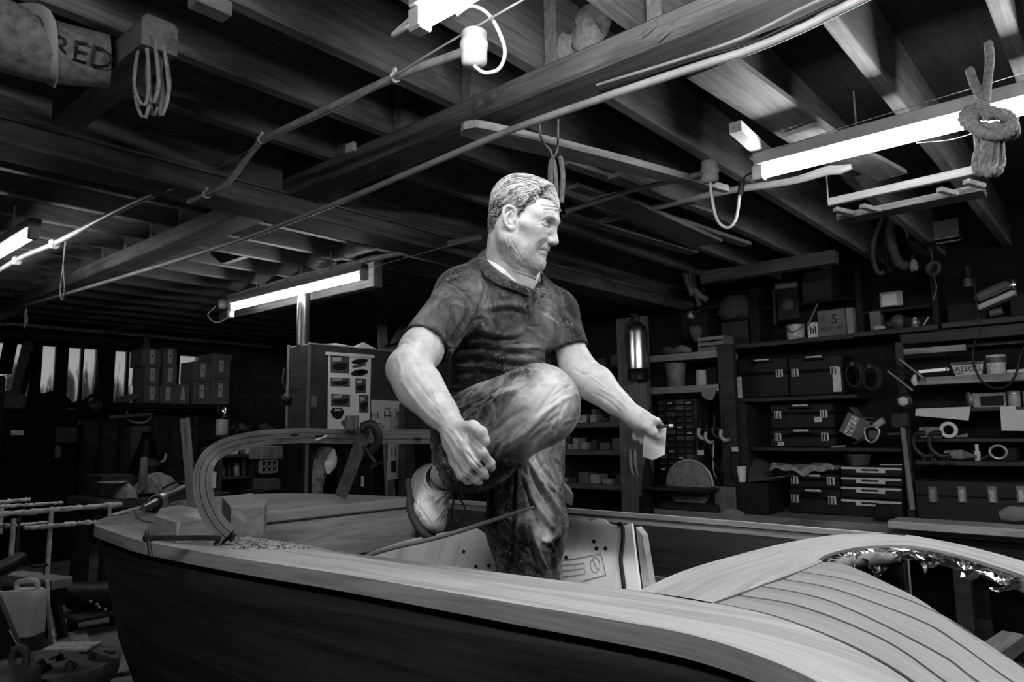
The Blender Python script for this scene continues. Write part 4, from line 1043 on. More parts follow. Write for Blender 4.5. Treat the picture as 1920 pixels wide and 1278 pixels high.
# fringe curling forward at the hairline
fr = np.where((mk > .001) & (mk < .03) & onscalp & (L[:, 0] > .045))[0]
o = strand_obj('fringe', strands(fr, 1300, lambda P: .026+0*P[:, 0], True, .0006, .22, (.75, .2, .05), lambda P: np.stack([-.45+0*P[:, 0], .55+0*P[:, 0], .55+0*P[:, 0]], 1)), cap); o['kind'] = 'stuff'
fr2 = np.where((mk > .004) & (mk < .018) & onscalp & (L[:, 0] > .075))[0]
o = strand_obj('fringe', strands(fr2, 260, lambda P: .020+0*P[:, 0], True, .0006, .35, (.75, .2, .05), lambda P: np.tile(np.array([.6, -.1, .5]), (len(P), 1))), cap); o['kind'] = 'stuff'
br = np.where(np.clip(stub, 0, 1)*(.55+.45*np.random.default_rng(9).random(len(stub))) > .36)[0]
o = strand_obj('beard_stubble', strands(br, 2300, lambda P: .0027+0*P[:, 0], False, .00027, .3, (.75, .22, .03), lambda P: np.tile(np.array([.25, 0, -.9]), (len(P), 1))), man.o, 'short grey beard'); o['kind'] = 'stuff'
bw = np.where(brow > .35)[0]
o = strand_obj('eyebrow_hair', strands(bw, 170, lambda P: .0065+0*P[:, 0], False, .00024, .15, (.45, .45, .10), lambda P: np.stack([-.5+0*P[:, 0], np.sign(P[:, 1])*.8, .1+0*P[:, 0]], 1)), man.o); o['kind'] = 'stuff'

# ---- things he holds: a folded pad and a pencil
pd = [J(1208, 806, 1.872), J(1249, 802, 1.856), J(1246, 852, 1.856), J(1205, 855, 1.872)]
pn = nrm(np.cross(pd[1]-pd[0], pd[3]-pd[0])); pn = pn if pn@FW > 0 else -pn
mb = MB().prism([pd[0], pd[1], pd[2], J(1224, 862, 1.864), pd[3]], pn*.010)
one('sanding_pad', mb, paint('pale pad paper', .72, .8, 0, .1, 40, .2), 'small pale folded pad held in the outstretched left hand', 'pad')
t = Thing('pencil', 'flat pencil held across the top of the pale pad', 'pencil', J(1240, 799, 1.835))
t.part('shaft', MB().tube([J(1221, 801, 1.843), J(1255, 798, 1.828)], .0042, 8), paint('dark pencil paint', .02, .35))
t.part('tip', MB().tube([J(1255, 798, 1.828), J(1262, 797.5, 1.825)], [.0042, .0034], 8), M_white)
# ------------------------------------------------------------------ things hung from and laid along the ceiling
M_conduit = paint('painted steel conduit', .34, .45, .3, .35, 14)
M_plank = wood('stored plank', .10, .26, 'X', blotch=.35)
M_planky = wood('stored board', .10, .28, 'Y', blotch=.35)
M_wire = paint('thin wire', .30, .5, .3)
# round junction box and its conduit (row of the near tube)
jb = onx(889, 88, 1.36); jx, jy, jz = jb
t = Thing('junction_box', 'round white junction box on the conduit at the end of the top fluorescent tube', 'junction box', jb)
t.part('box', MB().lathe(jb-[0,0,.055], [(0,0),(.030,.002),(.036,.012),(.036,.05),(.040,.052),(.040,.066),(.036,.068),(.036,.095),(.03,.1),(0,.1)], 24), M_white)
t.part('cable_loop', MB().tube(crom([jb+[0,0,-.055], jb+[.02,-.02,-.075], jb+[.05,-.05,-.06], jb+[.06,-.06,.0], jb+[.02,-.045,.08], jb+[-.03,-.02,.10], jb+[-.05,.02,.08]], 30), .0055, 8), M_cable)
c0 = np.array([jx, jy+.03, jz]); cz = jz
pA = onx(740, 145, jx); pB = onx(490, 262, jx); pC = onx(422, 350, jx-.02); pD = onx(355, 378, jx-.02)
t = Thing('conduit', 'steel conduit running from the white junction box and dropping under the cross beam', 'conduit', (jx, pB[1], jz))
t.part('pipe', MB().tube(crom([c0, pA, (pA+pB)/2, pB-(pB-pA)*.03], 24).tolist()+crom([pB+(pC-pB)*.04, pC-(pC-pB)*.08], 8).tolist()+crom([pC+(pD-pC)*.10, pD], 6).tolist(), .0125, 10), M_conduit)
for q in (pA, pB, (pC+pD)/2):
    t.part('saddle', MB().lathe(q-[0,.006,0], [(.0125,0),(.017,.0),(.017,.014),(.0125,.014)], 16, (0,1,0)).bx(q+[-.004,-.006,.012], q+[.004,.006,.03]), M_white)
# white cable hanging at the tube end
e = np.array([1.087, 1.241, 2.48]); 
one('lamp_cable', MB().tube(crom([e+[0,.01,0], onx(765, 50, 1.065), onx(738, 66, 1.065), onx(745, 58, 1.07), onx(790, 18, 1.08), onx(812, 2, 1.09)], 30), .006, 8), M_cable, 'grey cable looping from the end of the top fluorescent tube', 'cable')
q0, q1, q2 = onx(990, -6, 1.36), onx(650, 195, 1.33), onx(355, 345, 1.33)
one('pull_cord', MB().tube(crom([q0, onx(820, 92, 1.35), q1, onx(480, 275, 1.33), q2], 30), [.0032]*12+[.0018]*18, 6), M_wire, 'long pale cord running below the white junction box', 'cord')
# long pale pipe under the main beam
def at_beam(x, y): return onx(x, y, 1.765)
P = [at_beam(1640, -14), at_beam(1500, 55), at_beam(1400, 96), at_beam(1290, 130), at_beam(1120, 187), at_beam(960, 243), at_beam(780, 318), at_beam(640, 377), at_beam(420, 460), at_beam(200, 528), at_beam(45, 573)]
one('service_pipe', MB().tube(crom(P, 80), .012, 10), paint('pale painted pipe', .24, .5, .1, .3), 'long pale pipe running the whole length of the main beam', 'pipe')
P2_ = [q+np.array([.0, 0, .028]) for q in P[:5]]
one('taped_cable', MB().tube(crom([p+[.012,0,.004*math.sin(i*2.2)] for i, p in enumerate(P2_)], 60), .006, 6), M_black, 'black cable lashed above the pale pipe near the top of the frame', 'cable')
one('taped_cable', MB().tube(crom([p+[.0,0,.016+.008*math.sin(i*1.7)] for i, p in enumerate(P2_)], 60), .005, 6), paint('grey cable', .2, .5), 'grey cable lashed above the pale pipe near the top of the frame', 'cable')
q = onx(50, 578, 1.765)
one('tied_rag', MB().tube(crom([q, q+[0,.02,-.05], q+[0,-.01,-.10], q+[0,.03,-.16]], 10), [.006,.016,.014,.004], 8), paint('pale rag', .3, .9), 'small rag knotted on the far end of the pale pipe', 'rag')
# wooden block and torn stuff on the main beam
q = ony(722, 299, 2.40); one('wood_block', MB().box((1.742, q[1], q[2]), (.02, .055, .04), bev=.003), wood('pale offcut', .3, .5, 'Y'), 'small pale wooden block nailed to the side of the main beam', 'block')
# frayed sacking on top of the beam
rg2 = np.random.default_rng(21)
for k, (px, py, s_) in enumerate(((1105, 60, .13), (1055, 95, .09))):
    c = onx(px, py, 1.80); G = []
    for i in range(9):
        row = []
        for j in range(15):
            a = 2*PI*j/15; r = s_*(math.sin(PI*(i+.35)/8.7)**.8)*(1+.28*math.sin(3*a+k*2+i)+.2*rg2.normal())*.55
            row.append(c+np.array([r*math.cos(a)*.5, r*math.sin(a)*.9, s_*(i/8-.45)*1.3]))
        G.append(row)
    one('sacking_bundle', MB().grid(G, True, True), M_rope, ('larger' if k == 0 else 'smaller')+' frayed sacking bundle stuffed above the main beam', 'sacking')
for k, (px, py) in enumerate(((1232, 50), (1262, 55), (932, 178), (905, 190))):
    c = onx(px, py, 1.7498); V = crom([c+[0,.0,.012], c+[-.006,.02,.0], c+[-.002,.05,-.008]], 8)
    mb = MB().strip(V+[0,0,.009*1], V-[0,0,.012*(1+.3*k)], .002, 8, up=(1,0,0)); one('bark_flake', mb, M_beam, ('flake of loose bark on the main beam, %s' % ('nearest the sacking', 'just right of the first flake', 'third from the sacking', 'leftmost, above the tapered plank')[k]), 'bark')
# short rounded timber at upper left with the coil hung from it
a0, a1 = onz(300, 72, 2.62), onz(98, 208, 2.62)
d = nrm(a1-a0); d[2] = 0; sdv = np.array([1,0,0])
prof = [(-.05,-.035),(-.05,.045),(-.036,.06),(.036,.06),(.05,.045),(.05,-.035)]
mb = MB(); A = np.array([[a0[0]+x, a0[1], 2.62+z] for x, z in prof]); mb.prism(A, (0, a1[1]-a0[1], 0))
one('hanging_timber', mb, wood('short hanging timber', .06, .2, 'Y', blotch=.3), 'short round-edged timber slung under the joists at upper left', 'timber')
mb = MB(); c = onz(283, 105, 2.58)
for k in range(7):
    o = np.array([.008*(k-3), .016*math.sin(k*2.1), 0]); L_ = .16+.03*math.sin(k*1.7)
    mb.tube(crom([c+o+[0,0,.05], c+o*1.4+[0,.012,-.02], c+o*1.6+[0,.0,-L_*.7], c+o+[.01,-.01,-L_], c+o*1.2+[.015,-.03,-L_*.6], c+o+[0,-.02,.05]], 26), .0055, 6)
one('rope_hank', mb, paint('grey rope', .24, .9, 0, .4, 70, .5), 'grey hank of rope hanging from the short timber at upper left', 'rope')
# wrapped roll lying across the joists at far upper left
r0, r1 = onz(-60, 40, 2.62), onz(205, 115, 2.60)
mb = MB().tube(crom([r0, (r0+r1)/2+[0,0,-.02], r1], 20), np.linspace(.105, .075, 20), 18)
t = Thing('sailcloth_roll', 'wrapped cloth roll stored above the timbers at upper left', 'roll', (r0+r1)/2)
t.part('cloth', mb, paint('sacking cloth', .17, .9, 0, .5, 40, .6))
m_ = (r0*.55+r1*.45)
t.part('strap', MB().tube(crom([m_+[-.05,0,.08],m_+[0,-.10,.03],m_+[.03,-.06,-.09],m_+[.05,.03,-.10]], 16), .018, 8, sq=(1,.3)), paint('pale strap', .3, .8))
mb = MB(); ax = nrm(r1-r0); vw = nrm(O3-r1); upv = nrm(np.cross(ax, np.cross(vw, ax))*-1); nn = nrm(np.cross(ax, upv)); 
cc = r0*.2+r1*.8; dirn = nrm(O3-cc); dirn = nrm(dirn-ax*(dirn@ax)); upt = nrm(np.cross(dirn, ax))
if upt[2] < 0: upt = -upt
rt_ = np.cross(upt, dirn)
V, F_ = text_mesh('RED', .085)
rad = .092; th = V[:, 1]/rad
mb.add(cc+V[:, :1]*rt_+(np.cos(th)[:, None]*dirn+np.sin(th)[:, None]*upt)*rad, F_)
t.part('lettering', mb, M_black)
# cleat at the top of the frame
one('timber_cleat', MB().bx(onz(395, 4, 2.68)-[.05,.03,.03], onz(395, 4, 2.68)+[.05,.03,.012], .004), M_joist, 'short timber cleat nailed under a joist at the top edge left of centre', 'cleat')
# long tapering oar-like plank slung under the right bay, with its rope tail
A0, A1 = onz(868, 240, 2.53), onz(1362, 357, 2.53)
dx = A1-A0; n_ = nrm([-dx[1], dx[0], 0])
w0 = .05; top = [A0+n_*.01, A0+dx*.05+n_*w0, A0+dx*.5+n_*w0*.9, A1+n_*.012]; bot = [A0-n_*.012, A0+dx*.06-n_*w0, A0+dx*.5-n_*w0, A1-n_*.014]
one('tapered_plank', MB().strip([t_+[0,0,.02] for t_ in top], [b_+[0,0,.02] for b_ in bot], .028, 30), wood('pale tapered plank', .2, .42, 'X', blotch=.3), 'long tapered pale plank slung behind the pipe over the man', 'plank')
c = onz(1035, 258, 2.54)
t = Thing('twine_tassel', 'frayed bunch of twine hanging behind the man at the pipe', 'twine', c)
mb = MB()
for k in range(16):
    a = k*2.4; o = np.array([.010*math.cos(a), .010*math.sin(a), 0]); L_ = .12+.02*math.sin(k*3.3)
    mb.tube(crom([c+[0,0,-.07], c+o+[0,0,-.09], c+o*1.5+[0,0,-.14], c+o*1.7+[.004*math.sin(k),0,-.09-L_]], 8), .0035, 5)
t.part('strands', mb, M_rope)
t.part('loop', MB().tube(crom([c+[-.05,.02,.06], c+[-.045,.01,-.02], c+[-.01,0,-.05], c+[0,0,-.075], c+[.015,-.012,-.04], c+[0,-.03,.06]], 24), .004, 6), M_rope)
t.part('tail', MB().tube(crom([c+[.02,-.02,-.07], c+[.028,-.024,-.14], c+[.022,-.02,-.24]], 10), .009, 8), M_rope)
# boards laid in the right bay
def board(name, pts, w, th, z, label, m=M_plank, cat='board', group=None):
    P_ = [onz(x, y, z) for x, y in pts]; d_ = P_[-1]-P_[0]; n_ = nrm([-d_[1], d_[0], 0])
    return one(name, MB().strip([p+n_*w/2 for p in P_], [p-n_*w/2 for p in P_], th, 20), m, label, cat, None, group)
board('notched_board', [(1330, 118), (1620, 318)], .17, .022, 2.69, 'wide notched board resting above the right fluorescent tube', M_plank)
board('pointed_board', [(1500, 238), (1672, 325)], .13, .02, 2.66, 'pointed board end sticking out below the right fluorescent tube')
board('board_offcut', [(1378, 228), (1462, 305)], .045, .04, 2.60, 'paler of two short offcuts wedged left of the right fluorescent tube', wood('pale offcut long', .3, .5, 'X'), 'offcut')
board('board_offcut', [(1395, 262), (1440, 308)], .04, .03, 2.62, 'shorter duller offcut beside the pale wedged offcut', M_plank, 'offcut')
lab = ['thin lath stored under the joists behind the man, nearest his forehead', 'thin lath second from the man under the joists', 'broad dim board stored under the joists right of the man', 'dim lath farthest back under the right joists', 'short lath stub lying on the stored boards']
for k, (pts, w, z) in enumerate([([(1060, 300), (1330, 395)], .05, 2.62), ([(1075, 345), (1400, 455)], .06, 2.62), ([(1130, 365), (1330, 452)], .16, 2.60), ([(1062, 400), (1300, 470)], .07, 2.6), ([(1150, 325), (1230, 360)], .06, 2.60)]):
    board('stored_lath', pts, w, .02, z, lab[k], M_plank, 'lath')
# round box, cable and conduits of the right lamp
jb = onx(1331, 322, 2.67)
t = Thing('junction_box', 'round white junction box left of the right fluorescent tube with a hanging cable', 'junction box', jb)
t.part('box', MB().lathe(jb-[0,0,.045], [(0,0),(.028,.002),(.034,.01),(.034,.04),(.038,.042),(.038,.055),(.034,.057),(.034,.085),(0,.088)], 22), M_white)
t.part('hanging_cable', MB().tube(crom([jb+[0,0,-.045], onx(1335, 370, 2.67), onx(1345, 412, 2.67), onx(1365, 427, 2.67), onx(1380, 410, 2.67), onx(1387, 365, 2.67)], 36), .006, 8), M_cable)
t.part('plug', MB().tube([onx(1387, 366, 2.67), onx(1392, 340, 2.67)], .012, 10), M_black)
t.part('lead', MB().tube(crom([onx(1392, 340, 2.67), onx(1400, 328, 2.67), onx(1420, 322, 2.67)], 8), .004, 6), M_black)
one('conduit', MB().tube([jb+[0,.03,0], onx(1190, 355, 2.67), onx(1062, 396, 2.67)], .012, 10), M_conduit, 'dim conduit running left from the white box to the man', 'conduit')
one('wire', MB().tube(crom([onx(1340, 318, 2.67), onx(1560, 245, 2.64), onx(1925, 135, 2.80)], 12), .0016, 5), M_wire, 'thin wire stretched above the right fluorescent tube', 'wire')
one('wire', MB().tube(crom([onx(1718, 268, 2.9), onx(1780, 262, 2.9), onx(1830, 248, 2.9)], 12), .002, 5), M_wire, 'thin sagging wire beside the knotted rope', 'wire')
# curved stick and steel bar behind the right lamp
P_ = [onx(1115, 418, 3.1), onx(1330, 365, 3.1), onx(1480, 340, 3.1), onx(1550, 320, 3.1), onx(1580, 318, 3.1), onx(1597, 312, 3.1)]
one('curved_stick', MB().tube(crom(P_, 30), [.016]*24+[.017,.018,.02,.021,.02,.012], 10), wood('worn stick', .16, .36, 'Y'), 'long curved wooden stick hung just below the right fluorescent tube', 'stick')
# rack of levels and cramps hanging at right
A, B = onx(1553, 380, 3.35), onx(1832, 318, 3.35)
t = Thing('ladder_section', 'pair of pale-edged rails hung under the joists at right below the tube', 'rails', (A+B)/2)
t.part('rail', MB().bar(A, B, .03, .035, bev=.003), wood('pale rail', .2, .38, 'Y'))
t.part('rail', MB().bar(A+[.16,0,-.045], B+[.16,0,-.045], .12, .03, bev=.003), M_planky)
for k, (px, py) in enumerate(((1565, 392), (1615, 386), (1760, 355), (1810, 340))):
    q = onx(px, py, 3.33); t.part('bracket', MB().bar(q, q+[.08,-.05,-.012], .03, .02, bev=.003), M_planky)
for q in (A, B): t.part('hanger', MB().tube([q+[0,0,.01], [q[0], q[1], ZJ+.01]], .004, 6), M_steel)
# big knotted rope at the right
c = onx(1850, 225, 2.45)
M_rope2 = paint('thick twisted rope', .20, .9, 0, .45, 90, .8)
def twisted(mb, P, r, turns=26):
    Q = crom(P, 90); T, U, V = frames(Q); s_ = np.linspace(0, turns*2*PI, 90)
    for k in range(3):
        ph = s_+k*2.094; mb.tube(Q+(U*np.cos(ph)[:, None]+V*np.sin(ph)[:, None])*r*.55, r*.62, 7)
t = Thing('knotted_rope', 'thick twisted rope knotted and hanging in front of the right fluorescent tube', 'rope', c)
mb = MB(); R_ = lambda x, y, d=0: onx(x, y, 2.45+d)
twisted(mb, [R_(1853, 80), R_(1856, 110), R_(1852, 150), R_(1848, 200)], .011, 8)
twisted(mb, [R_(1818, 130), R_(1826, 155), R_(1838, 180), R_(1845, 205)], .011, 8)
t.part('hanging_ends', mb, M_rope2)
mb = MB(); twisted(mb, [R_(1843, 212, -.03), R_(1822, 222, -.06), R_(1838, 248, -.07), R_(1880, 252, -.06), R_(1898, 232, -.04), R_(1880, 214, -.03), R_(1846, 216, -.06)], .016, 18)
twisted(mb, [R_(1848, 200), R_(1815, 208, .03), R_(1808, 225), R_(1830, 240, -.04), R_(1870, 238, -.05), R_(1898, 245), R_(1890, 222, .03), R_(1850, 208, .04), R_(1820, 214), R_(1826, 232, -.05), R_(1862, 250, -.05)], .016, 22)
twisted(mb, [R_(1842, 206, -.02), R_(1868, 212, -.06), R_(1895, 228, -.03), R_(1903, 250), R_(1885, 255, .02)], .013, 12)
t.part('knot', mb, M_rope2)
mb = MB()
for (a, b_, d_) in ((0, 0, 0), (14, 6, -.03), (28, 2, .02)):
    twisted(mb, [R_(1838+a, 240, d_), R_(1840+a*.8, 270, d_-.02), R_(1833+a, 305, d_), R_(1838+a, 322+b_*.4, d_), R_(1846+a, 305, d_+.02), R_(1852+a*.7, 270, d_), R_(1848+a, 238, d_)], .015, 16)
t.part('coils', mb, M_rope2)
# left lamp's neighbours: conduit with saddles and a hanging loop; back pipe
P_ = [onx(-20, 518, 1.25), onx(40, 482, 1.25), onx(105, 455, 1.25), onx(230, 390, 1.25), onx(320, 350, 1.25)]
t = Thing('conduit', 'conduit with white saddles at the left edge below the left tube', 'conduit', P_[1])
t.part('pipe', MB().tube(crom(P_, 20), .014, 10), M_conduit)
for x, y in ((32, 488), (102, 457)): t.part('saddle', MB().box(onx(x, y, 1.25), (.05, .045, .05), bev=.01), M_white)
one('string_loop', MB().tube(crom([onx(122, 452, 1.25), onx(118, 500, 1.25), onx(113, 545, 1.25), onx(117, 563, 1.25), onx(121, 540, 1.25), onx(119, 495, 1.25), onx(124, 453, 1.25)], 30), .003, 5), M_rope, 'loop of string hanging from the conduit at left', 'string')
one('back_pipe', MB().tube(crom([ony(-20, 612, 8.4), ony(12, 606, 8.4), ony(60, 610, 8.4), ony(260, 627, 8.4), ony(510, 650, 8.4)], 30), .02, 8), M_conduit, 'thin pipe running along the back above the window', 'pipe')
q = ony(275, 640, 8.4); one('pipe_bracket', MB().bx(q+[-.03,-.03,-.08], q+[.03,.03,.06], .006), M_steel, 'bracket holding the back pipe above the cardboard boxes', 'bracket')
# middle lamp's round box and loop of cable
jb = onx(421, 570, 2.735)
t = Thing('junction_box', 'small white junction box at the left end of the middle fluorescent tube', 'junction box', jb)
t.part('box', MB().lathe(jb-[0,0,.04], [(0,0),(.04,.005),(.045,.02),(.045,.07),(0,.08)], 18), M_white)
t.part('cable_loop', MB().tube(crom([jb+[0,.14,0], onx(390, 590, 2.735), onx(405, 604, 2.735), onx(425, 597, 2.735), onx(433, 586, 2.735)], 24), .006, 6), M_cable)
t.part('plug', MB().box(onx(433, 588, 2.735), (.04, .05, .07), bev=.008), M_white)
for k, dz in enumerate((.075, .045)):
    P_ = [onx(428, 565-8*k, 2.78), onx(560, 523-6*k, 2.78), onx(700, 486-3*k, 2.78), onx(900, 446-3*k, 2.78)]
    one('conduit', MB().tube(P_, .014, 8), M_conduit, ('lower' if k == 0 else 'upper')+' of the two conduits above the middle fluorescent tube', 'conduit')
q = onx(612, 498, 2.78); one('ceiling_rose', MB().lathe(q, [(0,-.01),(.05,0),(.07,.02),(.06,.03),(0,.03)], 20), M_conduit, 'small pale disc fitting above the middle fluorescent tube', 'fitting')
one('hanging_cable', MB().tube(crom([onx(395, 573, 2.735), onx(300, 600, 2.9), onx(190, 622, 2.9)], 12), .006, 6), M_black, 'dark cable running left from the middle junction box', 'cable')
one('stay_wire', MB().tube([onx(905, 443, 2.4), onx(700, 500, 2.4), onx(560, 530, 2.4)], .0016, 5), M_wire, 'thin wire stretched behind the man', 'wire')
# long bearer beside the middle lamp, and short noggins between the rear joists
zb_ = onx(700, 536, 2.95)[2]
one('timber_bearer', MB().bx((2.95, onx(700, 536, 2.95)[1], zb_), (3.03, 5.9, ZJ), .006), wood('bearer timber', .05, .15, 'Y', blotch=.4), 'pale bearer lit by the middle fluorescent tube beside it', 'bearer')
for k, (x, y) in enumerate(((620, 480), (440, 478), (690, 460))):
    q = onz(x, y, ZJ+.05); y0_ = -2.06+.385*math.floor((q[1]+2.06)/.385)+.0505-(.066 if q[0] > 1.8 else 0); one('timber_noggin', MB().bx((q[0]-.025, y0_, ZJ+.01), (q[0]+.025, y0_+.334, ZC-.02), .004), M_joist, ('short noggin over the middle tube', 'short noggin left of the middle tube, beyond the pale pipe', 'short noggin right of the middle tube')[k], 'noggin')
# ------------------------------------------------------------------ on and in the boat
M_lam = wood('laminated strip timber', .05, .18, uv=True, ring=1.2, rough=.5, blotch=.3)
M_pale = wood('pale softwood', .26, .5, 'X', ring=.8)
M_iron = paint('dark cast iron', .03, .5, .6, .4, 20)
# white painted lining panel on the far inside
X_ = 1.80
def pan(pts, X, z0=None): return [onx(x, y, X) for x, y in pts]
def panel_mat():
    m, nt, b = newmat('white painted ply'); tc = nt.nodes.new('ShaderNodeTexCoord')
    n = noise(nt, mapping(nt, tc.outputs['Object'], (1, 5, 1)), 2.2, 4, .6); r = ramp(nt, [(.30, .62), (.5, .88)]); nt.links.new(n.outputs[0], r.inputs[0])
    v = nt.nodes.new('ShaderNodeTexVoronoi'); v.inputs['Scale'].default_value = 9; nt.links.new(tc.outputs['Object'], v.inputs['Vector'])
    rv = ramp(nt, [(.045, 1), (.06, 0)]); nt.links.new(v.outputs['Distance'], rv.inputs[0])
    nt.links.new(mixc(nt, rv.outputs[0], r.outputs[0], .08), b.inputs['Base Color']); b.inputs['Roughness'].default_value = .6; return m
pl = [(690, 1036), (760, 1012), (830, 998), (893, 989), (915, 1004), (922, 1022), (960, 1000), (1000, 975), (1045, 971), (1098, 970), (1108, 976), (1122, 971), (1132, 972), (1142, 981), (1160, 985), (1170, 984), (1184, 980), (1190, 1030), (1200, 1110), (1200, 1230), (690, 1190)]
def tilt(x, y):
    """point on the panel, which leans back away from the camera"""
    d = ray(x, y); k = (1.86-.45*(1.25-H))/(d[0]-.45*d[2]); return O3+d*k
P_ = [tilt(*q) for q in pl]
for q in P_: q[2] = max(q[2], .635); q[0] = 1.86-.45*(1.25-q[2])
PN = nrm([1, 0, -.45])
t = Thing('lining_panel', 'white painted panel with ragged top standing inside the boat behind the standing leg', 'panel', P_[8]*[1,1,0]+[0,0,.63])
t.part('sheet', MB().prism(P_, PN*.012), panel_mat())
def line(mb, pts, w=.0010, X=X_-.003):
    return mb.tube([tilt(x, y)-PN*.003 for x, y in pts], w, 5, smooth=False)
mb = MB()
line(mb, [(1040, 1052), (1082, 1047), (1128, 1038)]); line(mb, [(1128, 1038), (1137, 1078)]); line(mb, [(1137, 1078), (1090, 1090)])
line(mb, [(1052, 1060), (1096, 1056)], .0008); line(mb, [(1055, 1070), (1095, 1066)], .0008); line(mb, [(1055, 1082), (1096, 1076)], .0008); line(mb, [(1055, 1058), (1056, 1084)], .0008); line(mb, [(1096, 1055), (1098, 1077)], .0008)
cc = [(1117+9*math.cos(a), 1059+14*math.sin(a)) for a in np.linspace(0, 2*PI, 18)]; line(mb, cc, .0008); line(mb, [(1112, 1048), (1121, 1068)], .0008)
t.part('pencil_drawing', mb, paint('pencil line', .22, .8))
mb = MB()
for (x, y) in ((1114, 1015), (1119, 1028), (1136, 1028), (1053, 1030), (893, 1062), (917, 1060), (870, 1034), (1062, 1045)): mb.tube([tilt(x, y)-PN*.004, tilt(x, y)+PN*.004], .006, 8)
t.part('screw_heads', mb, M_iron)
cb = [tilt(x, y)-PN*.012 for x, y in ((1162, 986), (1170, 985), (1172, 1010), (1168, 1050), (1172, 1085), (1175, 1112))]
one('black_cable', MB().tube(crom(cb, 24), .006, 7), M_black, 'black cable hanging down the white panel inside the boat', 'cable')
fr = [tilt(x, y)+PN*.014 for x, y in ((1188, 985), (1200, 1000), (1217, 1110), (1202, 1112))]
one('pale_batten', MB().prism(fr, (.03, 0, 0)), M_pale, 'narrow pale batten beside the right end of the white panel', 'batten')
# thin batten propped over the near covering board
b0, b1 = dep(690, 1041, 1.80), dep(1000, 950, 1.60)
d_ = (b1-b0)/np.linalg.norm(b1-b0)
Q = crom([b0-d_*.35+[0, 0, -.03], b0, (b0+b1)/2+[0, 0, -.006], b1], 30)
one('batten', MB().tube(Q, [.0052]*26+[.0045, .004, .0035, .003], 8, sq=(1, .7)), wood('thin batten', .12, .34, uv=True), 'thin bent batten propped in the boat across the standing leg', 'batten')
# wooden wedge behind the standing leg
w = [dep(x, y, 2.35) for x, y in ((1040, 892), (1076, 930), (1072, 948), (1030, 925))]
one('wood_wedge', MB().prism(w, FW*.12), wood('wedge block', .10, .26, 'Y'), 'angled wooden block jutting out behind the standing leg above the far gunwale', 'block')
# laminated curved piece standing on the aft deck
RIB = [((428, 1003), 1.785), ((404, 978), 1.80), ((384, 935), 1.84), ((381, 885), 1.93), ((400, 850), 2.08), ((440, 831), 2.28), ((500, 820), 2.55), ((570, 816), 2.7), ((650, 818), 2.84), ((730, 818), 2.9), ((806, 818), 2.94)]
Q = crom([dep(*p, d_) for p, d_ in RIB], 110); T, U, V = frames(Q)
fw_ = nrm_rows(Q-O3); Ti = nrm_rows(T-(T*fw_).sum(1)[:, None]*fw_); side_ = nrm_rows(np.cross(Ti, fw_)); hw_ = np.interp(np.arange(110), [0, 30, 55, 109], [.0225, .024, .027, .029])[:, None]; th_ = .022
ring = np.stack([Q-side_*hw_-fw_*th_, Q+side_*hw_-fw_*th_, Q+side_*hw_+fw_*th_, Q-side_*hw_+fw_*th_], 1)
mb = MB(); Lr = np.concatenate([[0], np.cumsum(np.linalg.norm(np.diff(Q, axis=0), axis=1))]); F_ = []; UV = []
for i in range(109):
    for j in range(4):
        k = (j+1) % 4; F_.append((i*4+j, i*4+k, i*4+4+k, i*4+4+j)); UV.append(((Lr[i], j*.05), (Lr[i], j*.05+.05), (Lr[i+1], j*.05+.05), (Lr[i+1], j*.05)))
F_ += [(0, 1, 2, 3), (436, 437, 438, 439)]; UV += [((0, 0),)*4]*2
mb.add(ring.reshape(-1, 3), F_, False, UV)
t = Thing('curved_coaming', 'curved laminated timber coaming arching from the aft deck to behind the man', 'coaming', Q[0])
t.part('laminated_curve', mb, M_lam)
# lamination lines
mb = MB()
for o in (-.33, .33): mb.tube(Q+side_*hw_*o-fw_*(th_+.0003), .0011, 4)
t.part('glue_lines', mb, M_dark)
for (x0, x1, y) in ((590, 607, 817), (545, 560, 815), (777, 790, 822)): t.part('glue_run', MB().box(dep((x0+x1)/2, y, np.interp(x1, [500, 806], [2.52, 2.905])), (.030, .012, .010), np.stack([nrm(RT*.9+FW*.4), -FW, UPW], 1), .003), M_black)
one('glue_brush_marks', MB().strip(crom([dep(592, 824, 2.70), dep(613, 816, 2.735)], 8)+[0,0,.003], crom([dep(592, 824, 2.70), dep(613, 816, 2.735)], 8)-[0,0,.004], .002, 8, up=-FW), M_white, 'white paint smear on the curved timber coaming', 'smear')
# upright batten, blocks, cramp on the aft deck
u0 = onz(361, 952, DZ+.001); D_ = pix.__call__(np.array([u0])) if False else None
dpt = (u0-O3)@FW; u1 = dep(346, 784, dpt)
one('upright_batten', MB().bar(u0, u1, .030, .022, up=FW, bev=.002), wood('upright batten timber', .08, .22, 'Z'), 'thin upright batten standing on the aft deck left of the curved coaming', 'batten')
def deckprism(px, h, name, mat, label, cat, z=DZ+.001, bev=None, top=None):
    P_ = [onz(x, y, z) for x, y in px]
    return one(name, MB().prism(P_, (0, 0, h)), mat, label, cat)
g0, g1, g2, g3_ = onz(405, 1012, DZ+.001), onz(496, 1004, DZ+.001), onz(498, 955, DZ+.001), onz(455, 950, DZ+.001)
mb = MB(); fp = [onz(432, 1005, DZ+.001), onz(494, 1003, DZ+.001), onz(500, 985, DZ+.001), onz(470, 966, DZ+.001), onz(415, 975, DZ+.001)]
one('shaped_block', mb.prism(fp, (0, 0, .074)), wood('pale shaped block', .14, .34, 'X', blotch=.35), 'large pale block just right of the foot of the curved coaming', 'block')
fp = [onz(289, 1004, DZ+.001), onz(330, 1018, DZ+.001), onz(402, 1013, DZ+.001), onz(398, 990, DZ+.001), onz(330, 978, DZ+.001), onz(300, 985, DZ+.001)]
